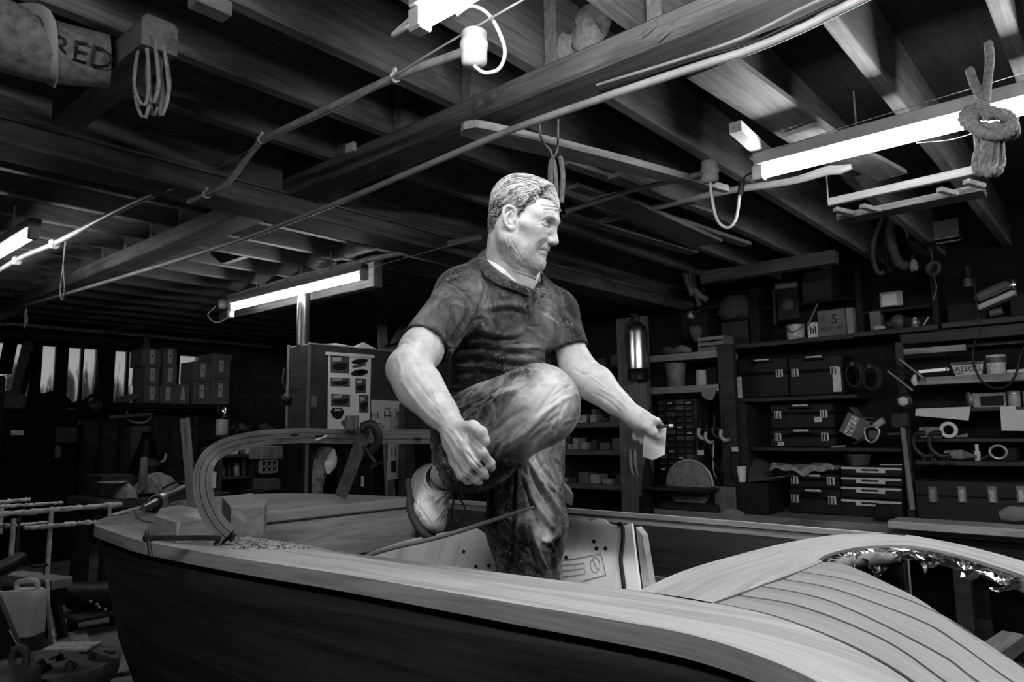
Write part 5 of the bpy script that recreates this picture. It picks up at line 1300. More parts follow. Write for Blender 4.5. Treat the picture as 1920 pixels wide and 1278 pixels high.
one('shaped_block', MB().prism(fp, (0, 0, .052)), wood('pale shaped block end', .22, .46, 'X', blotch=.3), 'lower pale block left of the foot of the curved coaming', 'block')
g = onz(282, 1012, DZ)
t = Thing('sash_cramp', 'small black bar cramp on the deck edge gripping the pale blocks', 'cramp', g)
s0 = onz(278, 1013, DZ+.028); dd = (s0-O3)@FW
t.part('screw', MB().tube([dep(275, 995, dd-.01), dep(283, 1043, dd-.035)], .0045, 8), M_iron)
t.part('head', MB().box(dep(278, 1008, dd-.015), (.02, .018, .016), bev=.003), M_iron)
t.part('bar', MB().bar(dep(280, 1008, dd-.012), onz(415, 1008, DZ+.030), .007, .012, bev=.001), M_iron)
mb = MB(); c = onz(424, 1012, DZ+.012)
for k in range(7): mb.box(c+RT*(.006*k-.02)+[0,0,.006+.003*(k % 3)], (.006, .02, .03-.002*k), np.stack([RT, FW, UPW], 1)@np.array([[1,0,.25],[0,1,0],[-.25,0,1]]), .001)
t.part('jaw', mb, M_iron)
# heat gun lying on the aft deck
a, b = onz(278, 948, DZ+.03), onz(345, 918, DZ+.045)
t = Thing('power_tool', 'black corded power tool lying on the aft deck near its rounded edge', 'power tool', onz(310, 945, DZ))
t.part('body', MB().tube(crom([a+(b-a)*.18, a+(b-a)*.4, a+(b-a)*.7, b], 14), [.024, .026, .026, .022, .021, .024, .026, .024], 14), M_black)
t.part('nozzle', MB().tube([a-(b-a)*.12, a, a+(b-a)*.2], [.010, .014, .018], 14), paint('dull alloy', .12, .4, .8))
t.part('collar', MB().tube([a+(b-a)*.2, a+(b-a)*.30], .029, 16), paint('worn alloy', .35, .35, .8))
t.part('cable', MB().tube(crom([b, onz(348, 905, DZ+.06), onz(325, 905, DZ+.06), onz(300, 920, DZ+.03), onz(272, 950, DZ+.007), onz(300, 958, DZ+.007), onz(350, 948, DZ+.007)], 40), .005, 7), M_black)
rg3 = np.random.default_rng(8); mb = MB()
for _ in range(260):
    x, y = rg3.uniform(400, 580), rg3.uniform(1004, 1030); q = onz(x, y, DZ+.0015)
    if np.interp(q[1], [1.2, 2.4], [.86, .83])+.02 < q[0] < 1.02: mb.box(q, (rg3.uniform(.002, .009), rg3.uniform(.0008, .0018), .001), np.stack([[math.cos(_), math.sin(_), 0], [-math.sin(_), math.cos(_), 0], UPW], 1))
o = one('wood_shavings', mb, M_dark, 'scatter of dark shavings on the covering board by the cramp', 'shavings', kind='stuff')
for k, (x, y) in enumerate(((230, 963), (255, 957))):
    pass
one('thin_wire', MB().tube(crom([onz(253, 958, DZ+.003), onz(262, 972, DZ+.003), onz(290, 980, DZ+.003), onz(330, 982, DZ+.003)], 20), .0016, 5), M_black, 'thin dark wire curling on the aft deck by the power tool', 'wire')
sh = [onz(x, y, DZ+.002) for x, y in ((206, 964), (262, 949), (275, 945), (268, 952), (215, 966))]
one('paper_sheet', MB().prism(sh, (0, 0, .002)), M_white, 'pale paper strip at the rounded end of the aft deck', 'paper')
# diagonal prop with the G-clamp
p0, p1 = dep(640, 928, 2.98), dep(688, 800, 2.80)
one('diagonal_prop', MB().bar(p0, p1, .048, .03, up=FW, bev=.002), wood('prop timber', .08, .24, 'Z'), 'diagonal prop holding up the curved coaming', 'prop')
t = Thing('g_clamp', 'iron G-clamp gripping the curved coaming to the diagonal prop', 'clamp', dep(695, 850, 2.78))
D_ = 2.76
t.part('frame', MB().tube(crom([dep(x, y, D_) for x, y in ((678, 800), (696, 795), (707, 810), (708, 828), (698, 843), (684, 850))], 24), .013, 8, sq=(1.3, .7)), M_iron)
t.part('screw', MB().tube([dep(682, 836, D_), dep(704, 868, D_-.03)], .008, 8), M_iron)
t.part('handle', MB().tube([dep(694, 876, D_-.03), dep(716, 866, D_-.03)], .005, 8), M_iron)
t.part('pad', MB().lathe(dep(676, 803, D_), [(.0, 0), (.02, .002), (.02, .012), (.008, .016)], 14, RT), M_iron)
one('clamp_pad', MB().box(dep(660, 792, 2.80), (.05, .03, .055), np.stack([RT, FW, UPW], 1), .003), wood('pad block', .06, .16, 'Z'), 'small dark block beside the G-clamp on the coaming', 'block')
# crumpled foil in the forward opening
AI = crom([(1.545,.522), (1.578,.538), (1.682,.544), (1.807,.513), (1.875,.441), (1.828,.347), (1.716,.254), (1.632,.193)], 70)
rg4 = np.random.default_rng(4); G = []
for i, (x, y) in enumerate(AI):
    nrm2 = nrm(np.array([1.60-x, .36-y])); row = []; amp = 1 if i < 40 else .55
    for j in range(12):
        u_ = j/11; dz = .012-u_*.052*amp*(.7+.5*math.sin(i*.5)+.10*rg4.normal()); ww = .004+.026*u_*(.6+.5*math.sin(i*.9+j))+.006*rg4.normal()*u_
        row.append((x+nrm2[0]*ww, y+nrm2[1]*ww, DZ-.016+dz*.9))
    G.append(row)
foil = paint('crumpled foil', .5, .18, 1.0, .3, 60)
one('foil_strip', MB().grid(np.array(G), False), foil, 'crumpled shiny foil stuffed along the inner edge of the deck opening', 'foil')
cv = crom([(x+.0, y, DZ-.026) for x, y in AI[:34]], 50)
one('edge_tape', MB().tube(cv+np.array([-.01, -.01, .0]), [.016, .014, .013, .012, .016, .010], 9), paint('fibrous edge strip', .22, .8, 0, .5, 50, .8), 'rough fibrous strip under the rounded end of the deck opening', 'strip')
q = onz(1877, 1215, .95); one('block_end', MB().bar(onz(1850, 1235, .98), onz(1900, 1200, .98), .05, .04, bev=.004), wood('well timber', .06, .16, 'X'), 'pale timber end deep in the forward opening at lower right', 'timber')
# ------------------------------------------------------------------ right wall: bench, shelves and everything stored there
def prect(x0, y0, x1, y1, X):
    ym, xm = (y0+y1)/2, (x0+x1)/2
    return onx(x1, ym, X)[1], onx(x0, ym, X)[1], onx(xm, y1, X)[2], onx(xm, y0, X)[2]
def pbx(mb, px, X, d, z0=None, bev=.004):
    a, b, c, e = prect(*px, X); c = z0 if z0 is not None else c
    return mb.bx((X, a, c), (X+d, b, max(e, c+.01)), bev)
def pbox(name, px, X, d, mat, label, cat, z0=None, group=None, bev=.004):
    return one(name, pbx(MB(), px, X, d, z0, bev), mat, label, cat, None, group)
M_case = paint('black tool case', .010, .5, 0, .3, 10)
M_case2 = paint('charcoal tool case', .016, .55, 0, .3, 10)
M_latch = paint('pale latch', .42, .45, 0, .15, 30)
M_card = paint('brown cardboard', .10, .85, 0, .25, 8, .2)
M_paper = paint('white paper', .42, .8, 0, .08, 6)
M_grey = paint('grey enamel', .065, .5, 0, .3, 8)
M_tin = paint('scuffed tin', .30, .4, .6, .4, 25)
M_label = paint('printed label', .40, .7, 0, .5, 60)
XS = 5.36
bt = .90
# bench
t = Thing('workbench', 'long workbench along the right wall loaded with tool cases', 'workbench', (5.35, .9, 0))
t.part('top', MB().bx((4.98, -1.5, bt-.05), (5.98-.25, 2.92, bt), .006), wood('bench top', .10, .26, 'Y', blotch=.5))
for y in (-1.2, .9, 2.8):
    t.part('leg', MB().bx((5.02, y-.045, 0), (5.11, y+.045, bt-.051), .005), M_shelf); t.part('leg', MB().bx((5.6, y-.045, 0), (5.69, y+.045, bt-.051), .005), M_shelf)
t.part('rail', MB().bx((5.03, -1.4, .70), (5.07, 2.88, .84), .004), M_shelf)
one('bench_plank', MB().bx((4.80, -1.4, bt+.001), (5.05, onx(1664, 985, 4.8)[1], bt+.045), .004), wood('pale bench plank', .2, .5, 'Y', blotch=.4), 'pale-edged plank lying along the front of the bench at right', 'plank')
# posts
def ppost(px, X, d, label, z0=0, mat=M_shelf): return pbox('wooden_post', px, X, d, mat, label, 'post', z0)
pbox('wooden_post', (1160, 594, 1214, 960), 5.0, .07, wood('post timber', .06, .17, 'Z', blotch=.5), 'broad wooden post carrying the fire extinguisher', 'post', 0)
mb = MB(); A_ = onx(1346, 645, 5.2); B_ = onx(1396, 812, 5.2)
a, b, c, e = prect(1347, 645, 1377, 812, 5.2)
one('wooden_post', MB().bx((5.2, a, bt), (5.26, b, e), .004), M_shelf, 'pale shelf upright right of the two pale shelves', 'post')
pbox('wooden_post', (1689, 640, 1704, 958), 5.40, .06, M_shelf, 'narrow upright right of the stacked organisers', 'post', bt)
pbox('wooden_post', (1383, 755, 1402, 955), 5.36, .30, M_shelf, 'side board left of the black tool cases', 'post', bt)
pbox('wooden_post', (1405, 528, 1422, 640), 5.42, .25, M_dark, 'upper shelf divider left of the dented tin', 'post', onx(1413, 646, 5.42)[2])
pbox('wooden_post', (1603, 500, 1616, 628), 5.42, .25, M_dark, 'upper shelf divider right of the cardboard carton', 'post', onx(1610, 628, 5.42)[2])
pbox('wooden_post', (1745, 490, 1757, 612), 5.42, .25, M_dark, 'upper shelf divider below the hanging tape roll', 'post', onx(1750, 614, 5.42)[2])
# shelves
def shelf(px0, px1, th, X, d, mat, label):
    q0, q1 = onx(*px0, X), onx(*px1, X); z = (q0[2]+q1[2])/2
    one('shelf', MB().bx((X, q1[1], z-th), (X+d, q0[1], z), .003), mat, label, 'shelf'); return z
z3 = shelf((1368, 647), (1600, 624), .035, XS, .38, M_shelf, 'dark shelf holding the dented tin and the cardboard carton')
z3b = shelf((1601, 622), (1758, 608), .035, XS, .38, M_shelf, 'upper shelf below the white framed card')
z3c = shelf((1765, 607), (1990, 582), .035, XS, .38, M_shelf, 'upper shelf below the tilted sponge at right')
z4 = shelf((1374, 749), (1606, 737), .028, XS, .38, M_shelf, 'shelf under the two large black cases')
z5 = shelf((1408, 842), (1690, 836), .025, XS, .38, M_shelf, 'dim shelf under the stack of black latched cases')
z7 = shelf((1718, 711), (1990, 690), .05, XS, .38, M_shelf_pale, 'pale shelf holding the lettered tub at right')
z8 = shelf((1716, 866), (1990, 862), .03, XS, .38, M_shelf, 'dark shelf holding the small bottle at right')
zp1 = shelf((1214, 667), (1347, 656), .055, 5.2, .35, M_shelf_pale, 'upper of the two worn pale shelves beside the extinguisher')
zp2 = shelf((1214, 728), (1351, 718), .055, 5.2, .35, M_shelf_pale, 'lower of the two worn pale shelves above the drawer cabinet')
zb = {}
for k, (y0, y1, lab) in enumerate(((741, 739, 'top shelf behind the man just above his raised knee'), (794, 790, 'shelf behind the man level with his outstretched wrist'), (844, 842, 'shelf behind the man level with the held pad'), (906, 906, 'lowest shelf behind the man above the gunwale'))):
    zb[k] = shelf((1010, y0), (1172, y1), .045, 5.32, .38, wood('shelf behind', .06, .16, 'Y', blotch=.4), lab)
pbox('shelf_upright', (1022, 640, 1036, 960), 5.30, .4, M_shelf, 'upright at the left end of the shelves behind the man', 'post', 0)
zt = shelf((1085, 688), (1172, 684), .03, 5.34, .36, M_dark, 'dark shelf behind the man above his forearm')
one('back_board', MB().bx((5.73, 1.0, .95), (5.745, 4.8, 2.5)), M_dark, 'dark backing board behind the shelves', 'board')
# plate and ledge
one('wall_plate', MB().bx((4.85, onx(1565, 478, 4.85)[1], onx(1565, 492, 4.85)[2]), (4.93, onx(1312, 512, 4.85)[1], onx(1565, 467, 4.85)[2]), .004), wood('plate timber', .06, .18, 'Y', blotch=.4), 'long pale beam under the ceiling above the right-hand shelves', 'beam')
q0, q1 = onx(1688, 662, 5.45), onx(1812, 640, 5.45)
one('masonry_ledge', MB().bx((5.6, -.9, q1[2]-.02), (5.74, q0[1], q1[2]+.14), .006), M_blockwall, 'ledge of bare blocks in the right wall above the lettered tub', 'ledge')
one('ledge_strip', MB().bx((5.42, onx(1810, 650, 5.42)[1], q1[2]-.06), (5.47, q0[1], q1[2]-.02), .003), M_shelf_pale, 'pale strip along the foot of the block ledge', 'strip')
one('wall_rail', MB().bx((5.42, -1.2, z7+.235), (5.47, onx(1690, 668, 5.42)[1], z7+.31), .004), M_shelf, 'dark rail above the lettered tub at right', 'rail')
# small parts boxes on the shelves behind the man
rgb = np.random.default_rng(31); tints = [paint('parts box %s' % n, v, .7, 0, .3, 30) for n, v in (('pale', .26), ('mid', .10), ('dark', .04))]
names = {0: 'top shelf behind the man', 1: 'second shelf behind the man', 2: 'third shelf behind the man', 3: 'lowest shelf behind the man', 4: 'dark upper shelf behind the man'}
for k, z in list(zb.items())+[(4, zt)]:
    y = onx(1166, 800, 5.34)[1]+.03; n_ = 0
    X_b = 5.35
    while y < onx(1046 if k < 4 else 1092, 800, 5.34)[1] and n_ < 13:
        w_ = rgb.uniform(.05, .12); h_ = rgb.uniform(.04, .11); pick = rgb.choice(3, p=(.28, .42, .30)) if k != 4 else 2
        b_ = MB().bx((X_b, y, z+.001), (X_b+rgb.uniform(.08, .14), y+w_, z+.001+h_), .003)
        g_ = 'small %s boxes on the %s' % (('pale', 'grey', 'dark')[pick], names[k])
        one('parts_box', b_, tints[pick], 'one of the small %s parts boxes on the %s' % (('pale', 'grey', 'dark')[pick], names[k]), 'box', None, g_)
        if rgb.random() < .3 and h_ < .08:
            one('parts_box', MB().bx((X_b+.01, y+.01, z+.002+h_), (X_b+.09, y+w_-.012, z+.002+h_+.05), .003), tints[1], 'one of the small grey boxes stacked on others on the %s' % names[k], 'box', None, 'stacked boxes on the %s' % names[k])
        y += w_+rgb.uniform(.006, .05); n_ += 1
a, b, c, e = prect(1078, 779, 1097, 792, 5.32)
t = Thing('parts_box', 'small printed carton at the front of the shelf right of the raised knee', 'box', (5.34, (a+b)/2, zb[1]))
# printed carton sits in front of the others
t.part('carton', MB().bx((5.325, a, zb[1]+.001), (5.347, b, e), .002), M_label); t.part('print', text_on(MB(), 'EV', (5.3245, (a+b)/2, (zb[1]+e)/2), (0,-1,0), (0,0,1), .05, .0008), M_black)
# fire extinguisher
c = np.array([4.925, (onx(1178, 640, 4.92)[1]+onx(1211, 640, 4.92)[1])/2, 0]); zt0, zb0 = onx(1195, 604, 4.92)[2], onx(1195, 692, 4.92)[2]
r_ = abs(onx(1178, 640, 4.92)[1]-onx(1211, 640, 4.92)[1])/2*.97
t = Thing('fire_extinguisher', 'shiny fire extinguisher hanging on the broad wooden post', 'fire extinguisher', (c[0], c[1], zb0-.09))
pr = [(r_*.98, zb0), (r_, zb0+.02), (r_, zt0-.08), (r_*.9, zt0-.04), (r_*.6, zt0-.01), (r_*.3, zt0+.005), (r_*.28, zt0+.02)]
t.part('cylinder', MB().lathe((c[0], c[1], 0), pr, 32), paint('satin metal', .8, .26, 1.0, .1))
t.part('base_ring', MB().lathe((c[0], c[1], 0), [(r_*1.06, zb0-.085), (r_*1.08, zb0-.07), (r_*1.08, zb0), (r_*.9, zb0+.003)], 32), M_black)
t.part('label', MB().lathe((c[0], c[1], 0), [(r_+.001, zt0-.20), (r_+.001, zt0-.15)], 12, a0=3.3, a1=4.4), M_black)
t.part('valve', MB().lathe((c[0], c[1], 0), [(r_*.28, zt0+.02), (r_*.34, zt0+.03), (r_*.34, zt0+.05), (.01, zt0+.06)], 16).bar((c[0], c[1]-.03, zt0+.05), (c[0], c[1]+.05, zt0+.07), .02, .012), M_iron)
t.part('hose', MB().tube(crom([(c[0], c[1]+.03, zt0+.04), (c[0]-.01, c[1]+r_*.9, zt0+.0), (c[0]-.02, c[1]+r_*1.15, zt0-.12), (c[0]-.01, c[1]+r_*1.12, zb0+.05)], 20), .012, 8), M_black)
t.part('bracket', MB().bx((c[0]+.02, c[1]-.02, zt0-.12), (4.999, c[1]+.02, zt0-.08)), M_iron)
# things hung on the post
def pq(x, y, X=4.98): return onx(x, y, X)
t = Thing('work_gloves', 'pair of pale work gloves hanging on the broad wooden post', 'gloves', pq(1190, 890))
for dx in (0, 9): t.part('glove', MB().tube(crom([pq(1182+dx, 842, 4.99), pq(1183+dx, 862, 4.985), pq(1185+dx, 880, 4.985), pq(1190+dx*.8, 891, 4.99)], 14), [.012, .022, .022, .012], 8, sq=(1, .6)), paint('pale glove leather', .26, .85))
one('string_loop', MB().tube(crom([pq(1220, 760, 4.9), pq(1215, 790, 4.9), pq(1222, 800, 4.9), pq(1228, 785, 4.9), pq(1221, 765, 4.9)], 24), .005, 6), M_black, 'thin dark loop hanging right of the outstretched wrist', 'loop')
one('hanging_bag', MB().tube(crom([pq(1213, 860, 4.92), pq(1215, 890, 4.92), pq(1216, 930, 4.92), pq(1212, 948, 4.92)], 16), [.02, .06, .075, .05], 12, sq=(1, .6)), M_dark, 'dark bag hanging behind the held pad', 'bag')
one('dark_tin', MB().lathe((4.95, pq(1212, 945, 4.95)[1], bt-.05), [(.05, 0), (.055, .01), (.055, .13), (.04, .14), (0, .14)], 18), M_dark, 'dark tin at the foot of the broad wooden post', 'tin')
# wall hook, spanner ring left of the post
t = Thing('ring_spanner', 'large ring-ended iron fitting hanging behind his left shoulder', 'fitting', onx(1071, 580, 5.53))
ctr = onx(1070, 555, 5.53); aa = np.linspace(0, 2*PI, 28, endpoint=False)
t.part('ring', MB().tube([ctr+np.array([0, .062*math.cos(q), .082*math.sin(q)]) for q in aa], .018, 10, closed=True), M_iron)
t.part('shank', MB().bar(onx(1073, 578, 5.53), onx(1069, 618, 5.53), .03, .03), M_iron); t.part('hook', MB().tube(crom([onx(1078, 588, 5.53), onx(1090, 600, 5.53), onx(1094, 612, 5.53)], 8), .015, 8), M_iron)
one('wall_board', MB().bx((5.55, onx(1172, 560, 5.55)[1], onx(1120, 585, 5.55)[2]), (5.6, 4.6, onx(1120, 515, 5.55)[2])), M_shelf, 'broad dim board on the wall behind his left shoulder', 'board')
# worn shelf contents: bucket, mug, rag, basket
def ptin(name, x0, y0, x1, y1, X, mat, label, cat, z0=None, taper=1.0, lid=None):
    a, b, c_, e = prect(x0, y0, x1, y1, X); r = (b-a)/2; c_ = z0 if z0 is not None else c_; X += r
    t = Thing(name, label, cat, (X, (a+b)/2, c_+.001)); ctr = (X, (a+b)/2, 0)
    t.part('body', MB().lathe(ctr, [(r*taper*.95, c_+.001), (r*taper, c_+.008), (r, e-.008), (r*.97, e), (r*.9, e-.004), (0, e-.005)], 24), mat)
    return t, ctr, r, c_, e
t, ctr, r, c_, e = ptin('small_bucket', 1240, 680, 1275, 716, 5.22, paint('galvanised pail', .17, .6, .2, .4, 14), 'small grey pail on the upper row between the two pale shelves', 'bucket', zp2, .8)
t.part('rim', MB().lathe(ctr, [(r, e-.01), (r*1.05, e-.006), (r*1.05, e), (r, e+.001)], 24), M_tin)
t, ctr, r, c_, e = ptin('tin_mug', 1301, 693, 1321, 719, 5.22, paint('pale enamel mug', .34, .5, 0, .3, 30), 'pale tin mug beside the small pail', 'mug', zp2)
t.part('label', MB().lathe(ctr, [(r+.001, c_+.05), (r+.001, e-.02)], 8, a0=3.4, a1=4.2), M_paper)
pbox('dark_carton', (1324, 688, 1344, 718), 5.24, .15, M_dark, 'dark carton right of the pale tin mug', 'carton', zp2)
one('rag', MB().strip(crom([onx(1320, 729, 5.19), onx(1316, 738, 5.185), onx(1322, 747, 5.19), onx(1334, 750, 5.19)], 14), crom([onx(1338, 726, 5.19), onx(1342, 735, 5.185), onx(1340, 742, 5.19), onx(1337, 748, 5.19)], 14), .004, 14, up=(1,0,0)), paint('grey rag', .16, .9), 'grey rag hanging from the lower pale shelf', 'rag')
a, b, c_, e = prect(1308, 630, 1356, 652, 5.25)
t = Thing('slatted_crate', 'small slatted crate on the upper pale shelf', 'crate', (5.35, (a+b)/2, zp1))
for k in range(3): t.part('slat', MB().bx((5.25, a, zp1+.006+.04*k), (5.262, b, zp1+.036+.04*k), .002), M_planky)
for yy in (a, b-.012): t.part('end_board', MB().bx((5.262, yy, zp1+.002), (5.45, yy+.012, zp1+.12), .002), M_planky)
for k in range(3):
    yy = onx(1232+25*k, 655, 5.3)[1]; one('oily_rag', MB().tube(crom([(5.32, yy+.1, zp1+.03), (5.3, yy+.03, zp1+.045), (5.31, yy-.06, zp1+.028)], 10), [.02, .036, .02], 8), (M_dark, M_grey, paint('grey rag', .16, .9))[k], ('darkest rag on the upper pale shelf next to the extinguisher', 'grey rag second from the extinguisher on the upper pale shelf', 'palest rag on the upper pale shelf next to the slatted crate')[k], 'rag')
# drawer cabinet
a, b, c_, e = prect(1233, 748, 1302, 884, 5.30)
t = Thing('drawer_cabinet', 'cabinet of tiny parts drawers behind the held pad', 'drawer cabinet', (5.4, (a+b)/2, bt))
t.part('case', MB().bx((5.312, a, bt+.001), (5.5, b, e), .004), M_dark)
t.part('side_board', MB().bx((5.30, a-.03, bt+.001), (5.5, a-.002, e), .003), M_shelf)
nr, nc = 12, 4; dh = (e-c_)/nr; dw = (b-a)/nc; rr_ = np.random.default_rng(2)
for i in range(nr):
    for j in range(nc):
        y0_ = a+dw*j; z0_ = c_+dh*i
        o = t.part('drawer', MB().bx((5.298, y0_+.006, z0_+.005), (5.313, y0_+dw-.006, z0_+dh-.005), .003), M_case2 if rr_.random() < .8 else M_grey)
        t.part('label', MB().bx((5.294, y0_+.022, z0_+.010), (5.2985, y0_+dw-.022, z0_+.022), .001), M_label if rr_.random() < .22 else M_grey, o)
# disc sander
c = onx(1291, 910, 5.02); R_d = abs(onx(1252, 905, 5.02)[1]-onx(1332, 905, 5.02)[1])/2
t = Thing('disc_sander', 'disc sander with half round disc above its dark table', 'sanding machine', (5.1, c[1], bt))
t.part('disc', MB().lathe((5.02, c[1], c[2]), [(0, .0), (R_d*.2, .001), (R_d*.97, .001), (R_d, .004), (R_d, .02), (0, .021)], 48, (1,0,0)), paint('sanding disc', .14, .85, 0, .35, 30))
t.part('guard', MB().tube([np.array([5.04, c[1]+R_d*1.06*math.cos(q), c[2]+R_d*1.06*math.sin(q)]) for q in np.linspace(.0, PI, 30)], .014, 8), paint('worn guard', .25, .45, .6))
t.part('table', MB().bx((4.80, c[1]-R_d*1.45, c[2]-.025), (5.0, c[1]+R_d*1.5, c[2]-.005), .003), M_iron)
t.part('housing', MB().bx((5.06, c[1]-.18, bt+.001), (5.28, c[1]+.18, c[2]+.05), .02), M_dark); t.part('foot', MB().bx((4.99, c[1]-.24, bt+.001), (5.3, c[1]+.24, bt+.06), .008), M_iron)
# clamps and cables bundle
t = Thing('tool_tray', 'small bracket shelf crowded with clamps right of the drawer cabinet', 'shelf', onx(1345, 800, 5.22))
q0, q1 = onx(1306, 802, 5.22), onx(1368, 797, 5.22); t.part('board', MB().bx((5.22, q1[1], q0[2]-.02), (5.38, q0[1], q0[2]), .003), M_shelf)
for k, (x, y, s_, lab) in enumerate(((1318, 815, 1, 'palest cramp head hanging under the bracket shelf'), (1331, 822, .9, 'second cramp head under the bracket shelf'), (1345, 812, .8, 'dark round cramp head in the middle under the bracket shelf'), (1360, 818, 1, 'rightmost cramp head under the bracket shelf'))):
    c = onx(x, y, 5.16); t = Thing('hanging_cramp', lab, 'cramp', c)
    t.part('jaw', MB().tube(crom([c+[0,.03,.05], c+[-.01,.03,0], c+[0,.0,-.03], c+[0,-.03,-.02]], 14), .016*s_, 8), paint('worn cramp', .26, .5, .3, .4, 20) if k != 2 else M_iron)
    t.part('bar', MB().bar(c+[.01,.02,.05], c+[.01,.02,.10+.02*k], .012, .02), M_iron)
for k, (x0, y0, x1, y1) in enumerate(((1322, 825, 1312, 895), (1338, 830, 1345, 900), (1358, 832, 1352, 905), (1372, 838, 1378, 900), (1330, 830, 1362, 888))):
    one('hanging_lead', MB().tube(crom([onx(x0, y0, 5.18), onx((x0+x1)/2-4, (y0+y1)/2+14, 5.16), onx(x1, y1, 5.18)], 16), .007, 6), M_black if k != 1 else M_tin, ('dark lead', 'pale tool blade', 'second dark lead', 'right-hand dark lead', 'crossing dark lead')[k]+' hanging below the bracket shelf clamps', 'lead')
for k, (x, y) in enumerate(((1314, 848), (1378, 842))): one('paper_tag', MB().box(onx(x, y, 5.15), (.006, .05, .035), bev=.001), M_paper, ('left' if k == 0 else 'right')+' small white tag hanging below the clamps', 'tag')
# boxes at the bench front
pbox('plywood_panel', (1340, 912, 1379, 968), 5.02, .02, wood('ply panel', .07, .16, 'Z'), 'grey board standing on the bench right of the disc sander', 'board', bt+.001)
a, b, c_, e = prect(1379, 905, 1440, 966, 5.06)
t = Thing('black_box', 'black open box on the bench with a tilted lid', 'box', (5.2, (a+b)/2, bt))
t.part('body', MB().bx((5.06, a, bt+.001), (5.34, b, e), .006), M_case); t.part('lid', MB().box((5.18, a+.02, e+.03), (.22, .26, .012), Matrix.Rotation(-.16, 3, 'X'), .003), M_grey)
one('leather_hood', MB().lathe((5.53, onx(1418, 880, 5.53)[1], onx(1418, 905, 5.53)[2]), [(.17, 0), (.165, .06), (.13, .13), (.06, .18), (0, .19)], 20), paint('leather hood', .05, .7, 0, .3), 'rounded dark hood lying behind the black open box', 'hood')
one('paper_cup', MB().lathe((5.06, onx(1391, 890, 5.06)[1], onx(1391, 903, 5.06)[2]-.0), [(.024, 0), (.034, .11), (.03, .11), (.02, .01)], 16), M_white, 'small white cup on the black open box', 'cup')
one('crumpled_rag', MB().tube(crom([onx(1352, 967, 5.0), onx(1372, 964, 5.0), onx(1396, 968, 5.0)], 12), [.02, .04, .035, .02], 8, sq=(1.2, .6)), paint('grey rag', .16, .9), 'crumpled grey rag on the bench in front of the grey board', 'rag')
# latched cases
def case(name, px, X, d, z0, label, latches=2, handle=True, group=None, lab=None, mat=M_case):
    a, b, c_, e = prect(*px, X); c_ = z0; h = e-c_; mid = c_+h*.62; t = Thing(name, label, 'tool case', (X+d/2, (a+b)/2, c_), group)
    t.part('base', MB().bx((X, a, c_+.001), (X+d, b, mid-.003), .012), mat); t.part('lid', MB().bx((X, a, mid), (X+d, b, e), .012), mat)
    w_ = b-a
    for k in range(latches):
        yy = b-w_*(.14+.72*k) if latches > 1 else b-w_*.86
        o = t.part('latch', MB().bx((X-.014, yy-.026, mid-.035), (X-.0005, yy+.026, mid+.022), .004), M_latch)
        t.part('ridges', MB().bx((X-.018, yy-.014, mid-.03), (X-.0138, yy-.006, mid+.018)).bx((X-.018, yy+.006, mid-.03), (X-.0138, yy+.014, mid+.018)), M_black, o)
    if handle:
        t.part('handle', MB().tube(crom([(X-.001, (a+b)/2-.07, e-.03), (X-.03, (a+b)/2-.06, e-.025), (X-.03, (a+b)/2+.06, e-.025), (X-.001, (a+b)/2+.07, e-.03)], 16), .008, 8), M_black)
        t.part('nameplate', MB().bx((X-.004, (a+b)/2-.055, e-.02), (X-.0003, (a+b)/2+.055, e-.004)), M_label)
    if lab:
        for (x0, y0, x1, y1) in lab: t.part('sticker', pbx(MB(), (x0, y0, x1, y1), X-.0035, .003, None, .0005), M_label)
    return t
case('tool_case', (1385, 672, 1476, 749), XS+.02, .3, z4, 'large black case at the left of the upper shelf with a tall sticker', 1, True, None, [(1380+2, 706, 1391, 746)])
case('tool_case', (1478, 666, 1580, 744), XS+.02, .3, z4, 'large black case right of its twin with a long sticker on the edge', 2, True, None, [(1561, 688, 1577, 734)])
case('tool_case', (1443, 804, 1566, 842), XS+.01, .3, z5, 'lower of the two latched black cases on the middle shelf', 2, True, None, [(1458, 828, 1470, 835)])
zz = onx(1500, 804, XS+.01)[2]
case('tool_case', (1443, 757, 1563, 804), XS+.01, .3, zz+.001, 'upper of the two latched black cases on the middle shelf', 2, True, None, [(1527, 781, 1541, 791)])
for k, (x, y) in enumerate(((1600, 703), (1632, 708))):
    c = onx(x, y, 5.42); t = Thing('coiled_lead', ('left' if k == 0 else 'right')+' coil of black lead hanging right of the large black cases', 'lead', c)
    mb = MB()
    for j in range(4): mb.tube([c+np.array([.01*j, (.05+.006*j)*math.cos(q), (.08+.004*j)*math.sin(q)]) for q in np.linspace(0, 2*PI, 24, endpoint=False)], .007, 6, closed=True)
    t.part('coil', mb, M_case2); t.part('tie', MB().box(c+[0, 0, .08], (.04, .02, .03), bev=.004), M_grey)
# folded cloth and cases under the middle shelf
zc1 = onx(1520, 916, 5.30)[2]; zc2 = onx(1520, 888, 5.30)[2]
case('tool_case', (1478, 916, 1575, 957), 5.30, .32, bt, 'bottom black case on the bench left of the organisers', 2)
case('tool_case', (1478, 888, 1572, 915), 5.30, .32, zc1+.001, 'black case lying under the folded pale cloth', 2)
G = []
for i in range(10):
    row = []
    for j in range(34):
        u = j/33; x = 1446+118*u; zz_ = zc2+.012+.018*math.sin(u*9+.4*i)*(1-.5*i/9)+.012*math.sin(u*21+i)+(.03 if i == 0 else .035)
        q = onx(x, 880, 5.27); row.append((5.25+.026*i, q[1], zz_-(.03 if i == 0 else 0)))
    G.append(row)
one('folded_cloth', MB().grid(G), paint('dust sheet', .20, .9, 0, .6, 22), 'rumpled pale cloth thrown over the black case on the bench', 'cloth').modifiers.new('t', 'SOLIDIFY').thickness = .008
